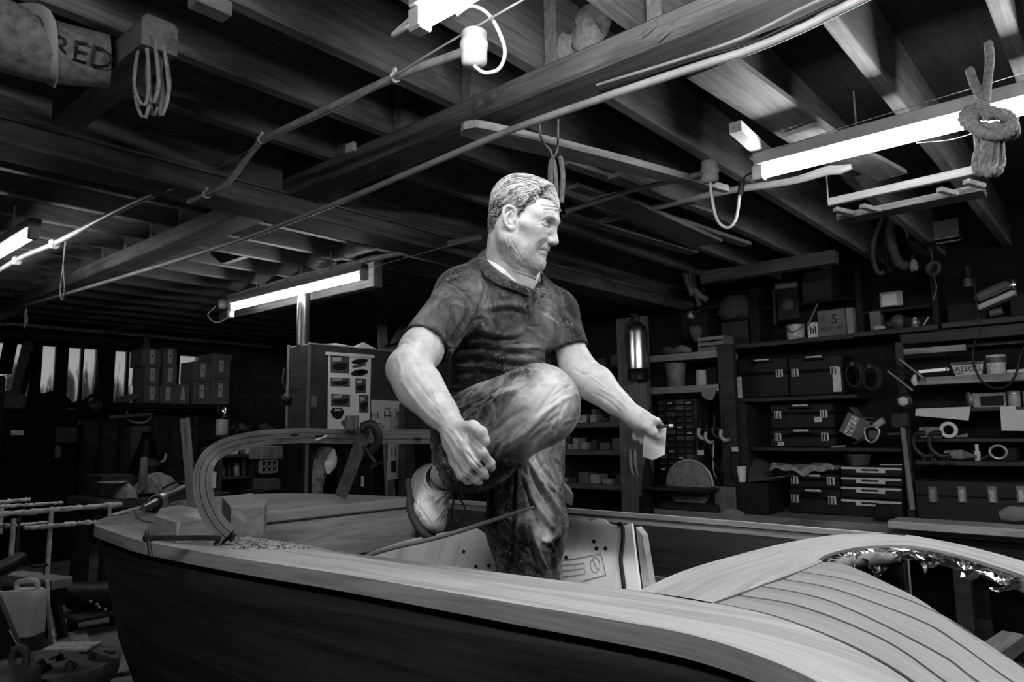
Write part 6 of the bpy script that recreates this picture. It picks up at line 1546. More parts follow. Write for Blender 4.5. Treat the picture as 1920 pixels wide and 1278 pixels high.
# organisers
zs_ = [955, 935, 911, 893, 873]
for k in range(4):
    X = 5.34; a, b, c_, e = prect(1577, zs_[k+1], 1692, zs_[k], X); 
    if k == 0: c_ = bt
    z_lo = c_+.002; z_hi = e-.002
    t = Thing('parts_organiser', ('lowest', 'second lowest', 'second highest', 'top')[k]+' of the stacked black organisers with pale front rails', 'organiser', (X+.15, (a+b)/2, z_lo), 'stacked organisers')
    t.part('body', MB().bx((X, a, z_lo), (X+.3, b, z_hi), .006), M_case)
    t.part('front_rail', MB().bx((X-.012, a+.003, z_hi-.024), (X-.0005, b-.003, z_hi-.008), .003), M_latch)
    o = t.part('handle', MB().bx((X-.02, a+.10, z_hi-.046), (X-.0125, b-.10, z_hi-.010), .004), M_latch)
    t.part('grip_slot', MB().bx((X-.022, a+.14, z_hi-.032), (X-.0202, b-.14, z_hi-.020)), M_black, o)
zo = onx(1634, 873, 5.34)[2]
a, b, c_, e = prect(1586, 851, 1620, 871, 5.36)
one('parts_tray', MB().lathe((5.42, (a+b)/2, zo), [(.07, .001), (.085, .06), (.09, .075), (.08, .075), (.065, .01), (0, .01)], 4), M_grey, 'small open tray on top of the organisers', 'tray')
one('knife', MB().bar((5.36, onx(1650, 868, 5.36)[1], zo+.008), (5.38, onx(1690, 868, 5.36)[1], zo+.010), .016, .006), M_tin, 'bright blade lying on the organisers right of the tray', 'blade')
# tilted carton with lettering
c = onx(1602, 800, 5.40); rot = np.array(Matrix.Rotation(.48, 3, 'X'))
t = Thing('cardboard_box', 'cardboard box tilted on its corner beside the black cases with a pale lettered strip', 'cardboard box', (c[0]+.06, c[1], c[2]-.12))
t.part('carton', MB().box(c+[.08, 0, 0], (.16, .16, .15), rot, .003), M_card)
for s_ in (-1, 1): t.part('flap', MB().box(c+rot@np.array([.08, s_*.055, .095]), (.15, .07, .004), rot@np.array(Matrix.Rotation(s_*.5, 3, 'X'))), M_card)
ctr = c+rot@np.array([-.001, .02, -.005]); t.part('lettered_strip', MB().box(ctr, (.002, .05, .14), rot), M_label)
t.part('lettering', text_on(MB(), '2 FRA', ctr+np.array([-.001, 0, 0]), -(rot@np.array([0,0,1.])), -(rot@np.array([0,1.,0])), .05, .0012), M_black)
# strap and clamp pile right of it
t = Thing('ratchet_clamp', 'pale ringed clamp head resting beside the tilted cardboard box', 'clamp', onx(1640, 820, 5.34))
c = onx(1637, 815, 5.34); t.part('ring', MB().tube(crom([c+[0,.05,-.02], c+[0,.05,.04], c+[0,0,.06], c+[0,-.04,.03], c+[0,-.02,-.03], c+[0,.02,-.05], c+[0,.05,-.02]], 26), .009, 8), paint('worn alloy', .35, .35, .8))
t.part('body', MB().box(c+[.01, .0, 0], (.03, .06, .06), bev=.006), M_grey); t.part('handle', MB().tube([c+[0,.05,-.02], onx(1600, 832, 5.34)], .010, 8), M_iron)
one('rag_roll', MB().tube(crom([onx(1640, 800, 5.36), onx(1650, 792, 5.36), onx(1658, 788, 5.36)], 8), .024, 10), paint('pale rag', .3, .9), 'pale roll above the ringed clamp head', 'roll')
for k, (x, y) in enumerate(((1572, 836), (1676, 812))): one('small_tool', MB().tube([onx(x-12, y+2, 5.38), onx(x+14, y, 5.38)], .010, 8), (M_tin, M_grey)[k], ('bright small tool under the tilted box', 'dim upright tool left of the narrow post')[k], 'tool')
# leaning mallet
t = Thing('long_handled_hammer', 'long handled hammer leaning against the narrow upright right of the organisers', 'hammer', onx(1712, 957, 5.12))
t.part('handle', MB().bar(onx(1711, 956, 5.12), onx(1692, 800, 5.28), .03, .022, bev=.004), wood('worn handle', .07, .18, 'Z'))
t.part('head', MB().box(onx(1688, 788, 5.29), (.06, .11, .10), bev=.012), M_iron)
# angle brackets hanging on the post
for k, (p0, p1, lab) in enumerate((((1686, 672), (1734, 710), 'upper of the two slanting metal strips above the emblem tag'), ((1665, 695), (1712, 732), 'lower of the two slanting metal strips above the emblem tag'))):
    one('metal_strip', MB().bar(onx(*p0, 5.3), onx(*p1, 5.3), .03, .012, bev=.002), paint('dull strip', .16, .5, .5), lab, 'strip')
for k in range(2): one('saw_blade', MB().bar(onx(1672+8*k, 690-6*k, 5.34), onx(1716+8*k, 718-6*k, 5.34), .03, .010, bev=.002), M_dark, ('left' if k == 0 else 'right')+' dark saw blade hung between the slanting metal strips', 'blade')
t = Thing('hanging_tag', 'dark oval tag with a pale emblem hanging on the narrow upright', 'tag', onx(1694, 765, 5.34))
c = onx(1694, 752, 5.35); t.part('plate', MB().lathe(c, [(0, 0), (.055, .0), (.06, .004), (.055, .010), (0, .010)], 22, (-1,0,0)), M_black)
t.part('emblem', MB().lathe(c-[.012, 0, 0], [(0, 0), (.034, .0), (.034, .003), (0, .003)], 6, (-1,0,0)), M_label); t.part('cord', MB().tube(crom([c+[0,.03,.05], c+[0,0,.13], c+[0,-.03,.05]], 12), .004, 6), M_iron)
# right-hand end: latched chest
a, b, c_, e = prect(1716, 903, 1990, 962, 5.30)
t = Thing('long_chest', 'long black chest with a row of metal catches at the far right of the bench', 'chest', (5.45, (a+b)/2, bt))
t.part('body', MB().bx((5.30, a, bt+.001), (5.66, b, e-.10), .006), M_case); t.part('lid', MB().bx((5.30, a, e-.098), (5.66, b, e), .006), M_case)
for x in (1749, 1804, 1861, 1915, 1965):
    q = onx(x, 926, 5.29); o = t.part('catch', MB().bx((5.284, q[1]-.026, q[2]-.055), (5.2995, q[1]+.026, q[2]+.05), .004), paint('worn catch', .15, .4, .7, .4, 30))
    t.part('lever', MB().bx((5.276, q[1]-.016, q[2]-.05), (5.2838, q[1]+.016, q[2]+.03), .003), M_tin, o)
one('sanding_block', MB().tube(crom([onx(1876, 966, 5.02), onx(1900, 963, 5.0), onx(1945, 963, 5.0)], 14), [.02, .035, .03, .03], 10, sq=(1.3, .55)), paint('felt pad', .14, .85), 'pale rounded pad on the bench plank at the right edge', 'pad')
one('leather_pouch', MB().tube(crom([onx(1636, 967, 5.08), onx(1655, 960, 5.08), onx(1672, 956, 5.08)], 12), [.02, .05, .03], 10, sq=(1.2, .5)), M_dark, 'dark pouch on the bench at the foot of the leaning hammer', 'pouch')
# tub, can, jars
a, b, c_, e = prect(1783, 679, 1845, 709, XS+.02)
t = Thing('lettered_tub', 'tapered pale tub with dark lettering on the right-hand shelf', 'tub', (5.48, (a+b)/2, z7))
v = []; 
for (zz_, s_) in ((z7+.001, .80), (e-.012, .98)): v += [(5.48+.09*s_*sx, (a+b)/2+(b-a)/2*s_*sy, zz_) for sx, sy in ((-1,-1),(-1,1),(1,1),(1,-1))]
t.part('body', MB().add(v, [(3,2,1,0),(4,5,6,7),(0,1,5,4),(1,2,6,5),(2,3,7,6),(3,0,4,7)]), paint('tub plastic', .34, .5, 0, .2, 30))
t.part('lid', MB().bx((5.385, a-.006, e-.012), (5.575, b+.006, e+.006), .004), M_grey)
t.part('lettering', text_on(MB(), 'GLASSOLUX', (5.397, (a+b)/2, z7+(e-z7)*.50), (0,-1,0), (-.12,0,1), .046, .002), M_black)
t.part('base_band', text_on(MB(), '~~', (5.401, (a+b)/2+.06, z7+(e-z7)*.2), (0,-1,0), (-.12,0,1), .06, .002), M_black)
t, ctr, r, c_, e = ptin('paint_can', 1846, 664, 1886, 705, XS+.01, paint('pale printed can', .34, .5, 0, .35, 40), 'tall pale printed can right of the lettered tub', 'can', z7)
t.part('band', MB().lathe(ctr, [(r+.001, e-.05), (r+.001, e-.015)], 24), M_grey); t.part('patch', MB().lathe(ctr, [(r+.0015, c_+.015), (r+.0015, c_+.06)], 8, a0=2.7, a1=3.2).lathe(ctr, [(r+.0015, c_+.02), (r+.0015, c_+.055)], 6, a0=3.5, a1=3.8), M_black)
pbox('brush_box', (1888, 690, 1990, 703), XS+.03, .16, M_label, 'flat pale carton at the right edge beside the tall can', 'carton', z7)
one('thin_rod', MB().bar((5.40, onx(1722, 690, 5.4)[1], z7+.04), (5.42, onx(1778, 685, 5.4)[1], z7+.05), .012, .02), M_tin, 'bent metal strip lying left of the lettered tub', 'strip')
one('small_fitting', MB().tube(crom([onx(1716, 702, 5.33), onx(1714, 715, 5.33), onx(1718, 722, 5.33)], 8), [.01, .022, .014], 8), M_latch, 'pale knob at the left end of the right-hand pale shelf', 'knob')
hc = [onx(1828, 640, 5.30), onx(1824, 665, 5.30), onx(1828, 690, 5.29), onx(1842, 715, 5.29), onx(1866, 728, 5.29), onx(1890, 722, 5.29), onx(1905, 700, 5.29), onx(1914, 665, 5.3), onx(1926, 640, 5.3)]
one('looped_cable', MB().tube(crom(hc, 50), .007, 6), M_black, 'dark cable looping down in front of the lettered tub', 'cable')
one('hanging_flex', MB().tube(crom([onx(1826, 515, 5.3), onx(1830, 560, 5.3), onx(1836, 605, 5.3), onx(1838, 622, 5.3), onx(1828, 640, 5.3)], 30), .004, 6), M_black, 'thin flex hanging above the looped cable', 'cable')
# under the right-hand shelf
zm = onx(1850, 764, 5.42)[2]
one('shelf', MB().bx((5.42, -1.2, zm-.02), (5.72, onx(1716, 766, 5.42)[1], zm), .003), M_shelf, 'thin shelf behind the hanging white papers', 'shelf')
t = Thing('seed_tin', 'printed dull tin box on the thin shelf above the hanging papers', 'tin', onx(1850, 764, 5.44))
t.part('body', pbx(MB(), (1823, 736, 1886, 763), 5.44, .12, zm+.001), paint('dull printed tin', .16, .5, .2, .5, 30)); t.part('panel', pbx(MB(), (1838, 742, 1882, 760), 5.437, .0028, None, .0005), M_dark)
for k, (x0, x1) in enumerate(((1888, 1913), (1917, 1945))):
    t, ctr, r, c_, e = ptin('glass_jar', x0, 738, x1, 763, 5.44, paint('cloudy jar', .26, .3, 0, .2, 20), ('left' if k == 0 else 'right')+' of the two cloudy jars on the thin shelf', 'jar', zm); t.part('lid', MB().lathe(ctr, [(r*1.03, e), (r*1.03, e+.02), (0, e+.021)], 20), M_tin)
one('tin_lid', MB().lathe((5.47, onx(1817, 748, 5.44)[1], zm+.055), [(.0, 0), (.05, .003), (.05, .012), (0, .014)], 20, (-.6, 1, 0)), M_tin, 'round tin lid standing on edge left of the printed tin', 'tin')  # lid of a tin set on its edge
pp = [onx(x, y, 5.38) for x, y in ((1717, 766), (1820, 762), (1816, 788), (1716, 779))]
one('paper_sheet', MB().prism(pp, (.002, 0, 0)), M_paper, 'tapering white paper pinned under the right-hand shelf', 'paper')
pp = [onx(x, y, 5.38) for x, y in ((1875, 762), (1904, 761), (1906, 768), (1960, 766), (1960, 808), (1878, 807))]
one('paper_sheet', MB().prism(pp, (.002, 0, 0)), M_paper, 'square white paper pinned at the right edge', 'paper')
one('shelf', MB().bx((5.40, -1.2, onx(1800, 822, 5.4)[2]-.02), (5.70, onx(1716, 822, 5.4)[1], onx(1800, 822, 5.4)[2]), .003), M_shelf, 'dim shelf behind the small clamps at right', 'shelf')
zq = onx(1800, 822, 5.4)[2]
pbox('sandpaper_pack', (1723, 800, 1766, 821), 5.44, .06, paint('grey pack', .14, .8, 0, .4, 20), 'grey pack on the dim shelf left of the white ring', 'pack', zq)
c = onx(1779, 812, 5.43); one('tape_roll', MB().tube([np.array([c[0], c[1]+.042*math.cos(q), zq+.055+.042*math.sin(q)]) for q in np.linspace(0, 2*PI, 28, endpoint=False)], .013, 8, closed=True), M_white, 'white ring of tape standing on the dim shelf', 'tape')
one('wrench', MB().tube(crom([(5.44, onx(1793, 818, 5.44)[1], zq+.012), (5.44, onx(1815, 817, 5.44)[1], zq+.02)], 6), [.006, .016], 8), M_tin, 'small bright spanner right of the white ring', 'spanner')
for k, x in enumerate((1722, 1752)):
    c = onx(x+8, 832, 5.33); t = Thing('c_clamp', ('left' if k == 0 else 'right')+' of the two dark C-clamps hanging at right', 'clamp', c)
    t.part('frame', MB().tube(crom([c+[0,-.02,.07], c+[0,.04,.06], c+[0,.05,-.02], c+[0,.0,-.075], c+[0,-.06,-.07]], 20), .016, 8), M_iron)
    t.part('screw', MB().tube([c+[0,-.05,-.06], c+[0,-.04,-.13]], .007, 8), M_iron); t.part('handle', MB().tube([c+[0,-.08,-.12], c+[0,.0,-.135]], .004, 6), M_iron)
t = Thing('putty_brush', 'short bristled brush lying on the dark shelf left of the small bottle', 'brush', onx(1800, 862, 5.42))
q0, q1 = onx(1782, 855, 5.42), onx(1832, 855, 5.42); t.part('bristles', MB().tube([(5.42, q0[1], z8+.035), (5.42, (q0[1]+q1[1])/2, z8+.035)], [.030, .034], 12), paint('bristle', .15, .9, 0, .5, 60)); t.part('ferrule', MB().tube([(5.42, q0[1]+.03, z8+.035), (5.42, q0[1], z8+.035)], .030, 12), M_tin)
t.part('handle', MB().tube([(5.42, (q0[1]+q1[1])/2, z8+.035), (5.42, q1[1], z8+.025)], [.03, .006], 10), M_card)
t, ctr, r, c_, e = ptin('small_bottle', 1826, 846, 1838, 862, 5.42, M_label, 'small pale bottle standing on the dark shelf at right', 'bottle', z8)
t.part('cap', MB().lathe(ctr, [(r*.6, e), (r*.6, e+.045), (0, e+.046)], 14), M_white)
c = onx(1872, 850, 5.42); t = Thing('ring_tool', 'ringed metal tool lying right of the small bottle', 'tool', c)
t.part('ring', MB().tube([np.array([c[0], c[1]+.045*math.cos(q), z8+.055+.04*math.sin(q)]) for q in np.linspace(0, 2*PI, 24, endpoint=False)], .009, 8, closed=True), M_tin); t.part('shank', MB().tube([c+[0,.04,-.01], (c[0], onx(1840, 858, 5.42)[1], z8+.012)], .010, 8), M_iron)
for k, x in enumerate((1736, 1752, 1766)): one('small_nut', MB().lathe((5.40, onx(x, 862, 5.40)[1], z8), [(.018, .001), (.018, .02), (.008, .021)], 6), M_tin, ('left', 'middle', 'right')[k]+' of the three metal nuts on the dark shelf under the clamps', 'nut')
one('lidded_carton', MB().bx((5.42, onx(1908, 852, 5.42)[1], z8+.001), (5.6, onx(1880, 852, 5.42)[1], z8+.08), .006), M_dark, 'dark lump at the right end of the dark shelf', 'carton')
# ------------------------------------------------------------------ upper right shelves and hung things
t, ctr, r, c_, e = ptin('dented_tin', 1470, 607, 1504, 638, XS+.04, paint('blotched paint tin', .30, .6, 0, .75, 26), 'dented pale paint tin on the dark upper shelf', 'tin', z3)
t.part('patch', MB().lathe(ctr, [(r+.0015, c_+.02), (r+.0015, c_+.075)], 6, a0=3.0, a1=3.35), M_black); t.part('handle', MB().tube([np.array(ctr)+np.array([-r*1.03*math.cos(q), r*1.03*math.sin(q), e-.01-.05*math.sin((q+1.2)*1.3)]) for q in np.linspace(-1.2, 1.2, 16)], .003, 5), M_iron)
a, b, c_, e = prect(1514, 604, 1533, 633, XS+.03)
t = Thing('printed_carton', 'small upright printed carton between the dented tin and the cardboard carton', 'carton', (5.45, (a+b)/2, z3)); t.part('box', MB().bx((XS+.03, a, z3+.001), (XS+.12, b, e), .003), M_label)
for k in range(3): t.part('printing', MB().bx((XS+.0285, a+.012+.016*k, z3+.03), (XS+.0297, a+.020+.016*k, e-.03-.015*(k % 2))), M_dark)
a, b, c_, e = prect(1533, 580, 1586, 632, XS+.03)
t = Thing('cardboard_carton', 'brown cardboard carton with faint printing on the dark upper shelf', 'cardboard box', (5.5, (a+b)/2, z3)); t.part('box', MB().bx((XS+.03, a, z3+.001), (XS+.26, b, e), .004), M_card)
t.part('printing', text_on(text_on(MB(), 'S', (XS+.0297, (a+b)/2-.02, z3+(e-z3)*.62), (0,-1,0), (0,0,1), .10, .0006), 'BELLOWS', (XS+.0297, (a+b)/2, z3+.055), (0,-1,0), (0,0,1), .036, .0006), M_black)
pbox('cardboard_sheet', (1587, 576, 1600, 630), XS+.01, .22, paint('pale card edge', .16, .8), 'pale card standing right of the brown carton', 'card', z3)
one('leaning_stick', MB().bar((XS+.02, onx(1512, 618, XS)[1], z3+.08), (XS+.05, onx(1530, 585, XS)[1], z3+.25), .035, .012, bev=.002), M_card, 'short stick leaning over the small printed carton', 'stick')
zu = onx(1540, 562, 5.46)[2]
one('shelf', MB().bx((5.46, onx(1602, 560, 5.46)[1], zu-.02), (5.72, onx(1408, 562, 5.46)[1], zu), .003), M_dark, 'uppermost dark shelf behind the lantern', 'shelf')
pbox('dark_carton', (1503, 508, 1558, 560), 5.47, .2, paint('dark carton', .03, .8), 'large dark carton on the uppermost dark shelf', 'carton', zu+.001)
t = Thing('old_lantern', 'dark boxy lantern with a pale lid behind the dented tin', 'lantern', onx(1475, 600, 5.42)); a, b, c_, e = prect(1456, 540, 1497, 600, 5.44)
t.part('case', MB().bx((5.44, a, c_), (5.455, b, e), .006), M_case); t.part('lid', MB().bx((5.41, a, e-.005), (5.46, b, e+.045), .008), paint('worn lid', .17, .5, .3, .6, 30)); t.part('lens', MB().lathe((5.44, (a+b)/2, (c_+e)/2), [(0, .012), (.03, .010), (.045, .0)], 18, (-1,0,0)), M_grey); t.part('side_bar', MB().bar((5.43, b+.012, c_-.03), (5.43, b+.012, e), .02, .02), M_shelf)
t = Thing('canvas_bag', 'plump dull bag on the left of the upper shelf', 'bag', onx(1378, 640, 5.42))
a, b, c_, e = prect(1350, 553, 1405, 600, 5.48); cc_ = np.array([5.52, (a+b)/2, (c_+e)/2])
mb = MB().lathe(cc_-[0,0,(e-c_)/2], [(0,0),(.12,.005),(.15,.06),(.15,(e-c_)*.6),(.10,(e-c_)*.95),(0,e-c_)], 20); t.part('body', mb, paint('dull bag cloth', .055, .9, 0, .3, 12)); t.part('strap', MB().tube(crom([cc_+[-.14,.10,-.05], cc_+[-.17,0,-.10], cc_+[-.14,-.12,-.08]], 12), .010, 6), M_shelf)
pbox('equipment_box', (1352, 602, 1403, 640), 5.44, .24, M_case2, 'dark box beneath the plump bag at the left of the upper shelf', 'box', z3)
t = Thing('card_index_box', 'small framed index box above the plump bag', 'box', onx(1380, 548, 5.46)); t.part('front', pbx(MB(), (1358, 532, 1402, 548), 5.46, .1), M_shelf); t.part('frame', pbx(MB(), (1363, 536, 1397, 545), 5.452, .007), M_dark)
# white framed card and bits
t = Thing('framed_card', 'small white framed card propped on the upper right shelf', 'card', onx(1670, 575, 5.44)); t.part('frame', pbx(MB(), (1649, 546, 1692, 574), 5.44, .02), paint('grey frame', .2, .6)); t.part('card', pbx(MB(), (1653, 551, 1681, 572), 5.436, .003, None, .0005), M_paper)
one('shelf', MB().bx((5.43, onx(1744, 570, 5.43)[1], onx(1690, 576, 5.43)[2]-.02), (5.7, onx(1618, 577, 5.43)[1], onx(1690, 576, 5.43)[2]), .003), M_dark, 'dark little shelf under the white framed card', 'shelf')
pbox('small_carton', (1630, 583, 1651, 606), 5.42, .1, paint('grey carton', .10, .8), 'small grey carton under the white framed card', 'carton', z3b)
for k, (x, y, s_) in enumerate(((1668, 604, .8), (1685, 600, 1.1), (1700, 602, .9), (1714, 603, .7))):
    c = onx(x, y, 5.42); one('pulley_block', MB().lathe((c[0], c[1], z3b+.045*s_), [(0, -.02), (.045*s_, -.018), (.035*s_, 0), (.045*s_, .018), (0, .02)], 16, (-1, .3*k-.4, 0)), (M_iron, M_grey, M_dark, M_tin)[k], ('leftmost dark', 'second, greyer', 'third, darkest', 'rightmost, bright')[k]+' pulley in the row under the white framed card', 'pulley')
one('tube_of_glue', MB().tube([(5.41, onx(1640, 611, 5.41)[1], z3b+.02), (5.41, onx(1664, 606, 5.41)[1], z3b+.02)], [.018, .010], 10), paint('pale tube', .28, .5), 'pale tube lying at the front of the upper right shelf', 'tube')
t, ctr, r, c_, e = ptin('small_jar', 1712, 595, 1718, 606, 5.41, M_latch, 'tiny pale jar right of the pulleys', 'jar', z3b)
one('knife', MB().bar((5.41, onx(1732, 604, 5.41)[1], z3b+.012), (5.41, onx(1742, 598, 5.41)[1], z3b+.06), .014, .006), M_tin, 'bright blade leaning at the right end of the upper shelf', 'blade')
# hoses hanging on the wall
lab = ['leftmost thin hose hanging under the ceiling at right', 'second thin dark hose hanging under the ceiling at right', 'thick pale hose hanging under the ceiling at right', 'broad curved hose ending at the right of the hung group']
for k, (pts, r_, m_) in enumerate((([(1656, 405), (1642, 440), (1636, 470), (1640, 498), (1648, 512), (1658, 510)], .016, M_grey), ([(1664, 400), (1660, 440), (1661, 475), (1665, 500), (1672, 512)], .013, M_dark), ([(1674, 396), (1669, 425), (1672, 460), (1682, 488), (1695, 498), (1706, 494)], .032, M_grey), ([(1694, 396), (1696, 420), (1704, 445), (1716, 462), (1730, 474), (1745, 472), (1742, 455)], .036, M_dark))):
    one('hanging_hose', MB().tube(crom([onx(x, y, 5.2) for x, y in pts], 34), r_, 10), m_, lab[k], 'hose')
one('hose_tie', MB().tube(crom([onx(1673, 418, 5.17), onx(1682, 420, 5.15), onx(1694, 420, 5.16)], 10), .006, 6), M_rope, 'cord tying the hanging hoses together', 'cord')
t = Thing('light_bulb', 'bare light bulb hanging below the hoses at right', 'bulb', onx(1713, 504, 5.15)); c = onx(1713, 497, 5.15); t.part('bulb', MB().lathe(c, [(0, -.04), (.02, -.036), (.028, -.015), (.022, .015), (.013, .035)], 18), paint('frosted bulb', .22, .3)); t.part('socket', MB().lathe(c, [(.014, .035), (.016, .06), (0, .075)], 14), M_dark); t.part('flex', MB().tube([c+[0,0,.07], onx(1708, 462, 5.16)], .004, 6), M_black)
t = Thing('hanging_tape_roll', 'small round roll hanging on a string at right', 'roll', onx(1750, 515, 5.15)); c = onx(1750, 503, 5.15); t.part('roll', MB().lathe(c, [(.028, -.012), (.05, -.012), (.05, .012), (.028, .012), (.028, -.012)], 24, (-1, .35, .15)), M_grey); t.part('string', MB().tube(crom([c+[0,0,.05], onx(1745, 470, 5.16), onx(1732, 458, 5.18)], 10), .003, 5), M_rope); t.part('string_tail', MB().tube(crom([c+[0,0,-.05], onx(1756, 540, 5.15), onx(1750, 562, 5.15)], 10), .003, 5), M_rope)
t = Thing('wall_radio', 'dark box with a bright lower edge mounted under the ceiling at right', 'radio', onx(1772, 446, 5.4)); t.part('case', pbx(MB(), (1745, 412, 1798, 444), 5.4, .2), M_grey); t.part('edge_trim', pbx(MB(), (1746, 444, 1799, 447), 5.39, .02), M_tin); t.part('lower_trim', pbx(MB(), (1752, 452, 1803, 454), 5.41, .02), M_tin)
for k, (x0, y0, x1, y1) in enumerate(((1694, 428, 1702, 446), (1714, 424, 1722, 440))): one('steel_hook', MB().tube(crom([onx(x0, y0, 5.12), onx((x0+x1)/2+3, (y0+y1)/2, 5.10), onx(x1, y1, 5.12)], 10), .006, 6), M_tin, ('left' if k == 0 else 'right')+' bright steel hook among the hanging hoses', 'hook')
c = onx(1861, 552, 5.36); rot = np.array(Matrix.Rotation(-.36, 3, 'X')); t = Thing('bath_sponge', 'tilted pale-edged block lying against the upper right shelf', 'block', c-[0,0,.08]); t.part('upper', MB().box(c+[.05,0,.022], (.13, .21, .06), rot, .02), paint('dull block top', .07, .8)); t.part('lower', MB().box(c+rot@np.array([.05,0,-.040]), (.14, .225, .032), rot, .012), paint('pale block edge', .34, .8))
t = Thing('hanging_torch', 'dim torch hanging left of the tilted block', 'torch', onx(1815, 538, 5.4)); t.part('body', MB().tube([onx(1812, 500, 5.4), onx(1815, 520, 5.4)], .024, 10), M_case2); t.part('head', MB().tube([onx(1814, 522, 5.4), onx(1816, 538, 5.4)], .028, 10), M_grey)
pbox('drawer_front', (1776, 568, 1850, 602), 5.46, .2, M_dark, 'dark wooden drawer front on the upper shelf below the torch', 'box', z3c)  # drawer front modelled as a plain block, like the next one
pbox('drawer_front', (1893, 545, 1990, 588), 5.44, .2, M_dark, 'dark wooden drawer front at the right edge of the upper shelf', 'box', z3c)
c = onx(1900, 532, 5.38); one('bright_tin', MB().lathe(c, [(.025, -.05), (.03, -.045), (.03, .04), (.02, .05), (0, .05)], 16), paint('polished metal', .55, .12, 1.0, .1), 'small bright tin on the dark drawer front at the right edge', 'tin')
one('pipe_offcut', MB().tube([onx(1856, 588, 5.4), onx(1880, 582, 5.4)], .024, 12), M_grey, 'short pipe lying below the tilted block', 'pipe')
# bunch of cloth and leads hanging left of the upper shelves
for k, (pts, r_) in enumerate((([(1280, 470), (1282, 500), (1290, 530), (1300, 552)], .026), ([(1298, 468), (1299, 500), (1303, 540), (1312, 574)], .02), ([(1290, 480), (1294, 510), (1300, 540), (1325, 562)], .022), ([(1316, 512), (1318, 540), (1318, 560)], .016))):
    one('hanging_rope', MB().tube(crom([onx(x, y, 5.0) for x, y in pts], 20), r_, 9), (M_rope, M_grey, M_rope, M_dark)[k], ('leftmost thick rope hanging below the pale beam', 'long dull rope end second in the hanging bunch', 'rope end splaying right in the hanging bunch', 'short dark rope hanging right of the bunch')[k], 'rope')
t = Thing('bench_drill', 'dark machine with a round spindle on the shelf left of the plump bag', 'machine', onx(1300, 630, 5.3)); c = onx(1295, 590, 5.3)
t.part('spindle', MB().lathe(c, [(.012, -.0), (.035, .0), (.035, .02), (.03, .05), (.0, .06)], 18, (1, 0, 0)), M_tin); t.part('body', MB().bx(c+[.02, -.12, -.20], c+[.28, .12, .06], .02), M_dark); t.part('arm', MB().tube(crom([c+[0,-.02,.0], c+[.02,-.10,.04], c+[.03,-.22,.05]], 10), .018, 8), M_iron); t.part('hopper', MB().lathe(c+[0.0,-.04,-.20], [(.02, -.02), (.07, .06), (.06, .10), (0, .10)], 5), M_grey)
# ------------------------------------------------------------------ back wall, cabinet and the left of the shop
def yrect(x0, y0, x1, y1, Y):
    ym, xm = (y0+y1)/2, (x0+x1)/2
    return ony(x0, ym, Y)[0], ony(x1, ym, Y)[0], ony(xm, y1, Y)[2], ony(xm, y0, Y)[2]
def ybx(mb, px, Y, d, z0=None, bev=.004):
    a, b, c, e = yrect(*px, Y); c = z0 if z0 is not None else c
    return mb.bx((a, Y, c), (b, Y+d, max(e, c+.01)), bev)
def ybox(name, px, Y, d, mat, label, cat, z0=None, group=None, bev=.004): return one(name, ybx(MB(), px, Y, d, z0, bev), mat, label, cat, None, group)
# grey archive boxes on a shelf under the window
YB = 8.25; M_slip = paint('white label slip', .8, .8, 0, .05); M_arch = paint('grey archive board', .22, .85, 0, .22, 10, .15)
a, b, c, e = yrect(268, 758, 434, 762, YB); zsh = ony(350, 757, YB)[2]
one('shelf', MB().bx((a-.25, YB-.02, zsh-.05), (b+.05, YW-.08, zsh), .004), M_shelf, 'long shelf under the window carrying the cardboard storage boxes', 'shelf')
rows = [zsh]
SB = [((271, 727, 298, 764), 0), ((300, 724, 329, 762), 0), ((329, 720, 356, 760), 0), ((362, 714, 394, 756), 0), ((396, 710, 430, 752), 0),
      ((271, 690, 299, 727), 1), ((306, 686, 332, 724), 1), ((363, 678, 397, 715), 1), ((398, 664, 432, 710), 1), ((267, 654, 303, 692), 2), ((306, 654, 332, 688), 2)]
LBL = ['bottom left storage box below the window', 'second storage box from the left on the shelf', 'third storage box on the shelf with a taper-shaped slot', 'fourth storage box on the shelf, bottom of the right-hand stack pair', 'rightmost storage box on the shelf',
       'middle storage box of the leftmost stack', 'middle storage box of the second stack', 'upper storage box of the fourth stack', 'tall upper storage box of the rightmost stack with an overhanging lid', 'top storage box of the leftmost stack', 'top storage box of the second stack']
tops = {}
for i, ((x0, y0, x1, y1), lv) in enumerate(SB):
    a, b, c, e = yrect(x0, y0, x1, y1, YB); col = round((x0-268)/34.)
    col = {0: 'a', 1: 'b', 2: 'b2', 3: 'd', 4: 'e'}[min(col, 4)] if True else 0
    z0 = zsh+.001 if lv == 0 else tops[('a' if x0 < 290 else 'b' if x0 < 325 else 'd' if x0 < 396 else 'e', lv-1)]+.002
    e = max(e, z0+.2); tops[('a' if x0 < 290 else 'b' if x0 < 325 else 'c' if x0 < 350 else 'd' if x0 < 396 else 'e', lv)] = e
    t = Thing('storage_box', LBL[i], 'storage box', ((a+b)/2, YB+.16, z0), 'storage boxes under the window')
    t.part('carton', MB().bx((a, YB, z0), (b, YB+.34, e), .004), M_arch)
    if i == 8: t.part('lid', MB().bx((a-.01, YB-.012, e-.07), (b+.012, YB+.35, e+.004), .004), M_arch)
    cx = a+(b-a)*.5; cz = z0+(e-z0)*.58
    if i == 2: t.part('label', MB().prism([(cx-.03, YB-.003, cz-.09), (cx+.03, YB-.003, cz-.09), (cx+.008, YB-.003, cz+.07), (cx-.008, YB-.003, cz+.07)], (0, .0027, 0)), M_slip)
    else: t.part('label', MB().bx((cx-.026, YB-.003, cz-.085), (cx+.026, YB-.0003, cz+.07), .001), M_slip); t.part('pull_hole', MB().lathe((cx, YB-.0035, cz), [(0, 0), (.010, .0004)], 10, (0, 1, 0)), M_dark)
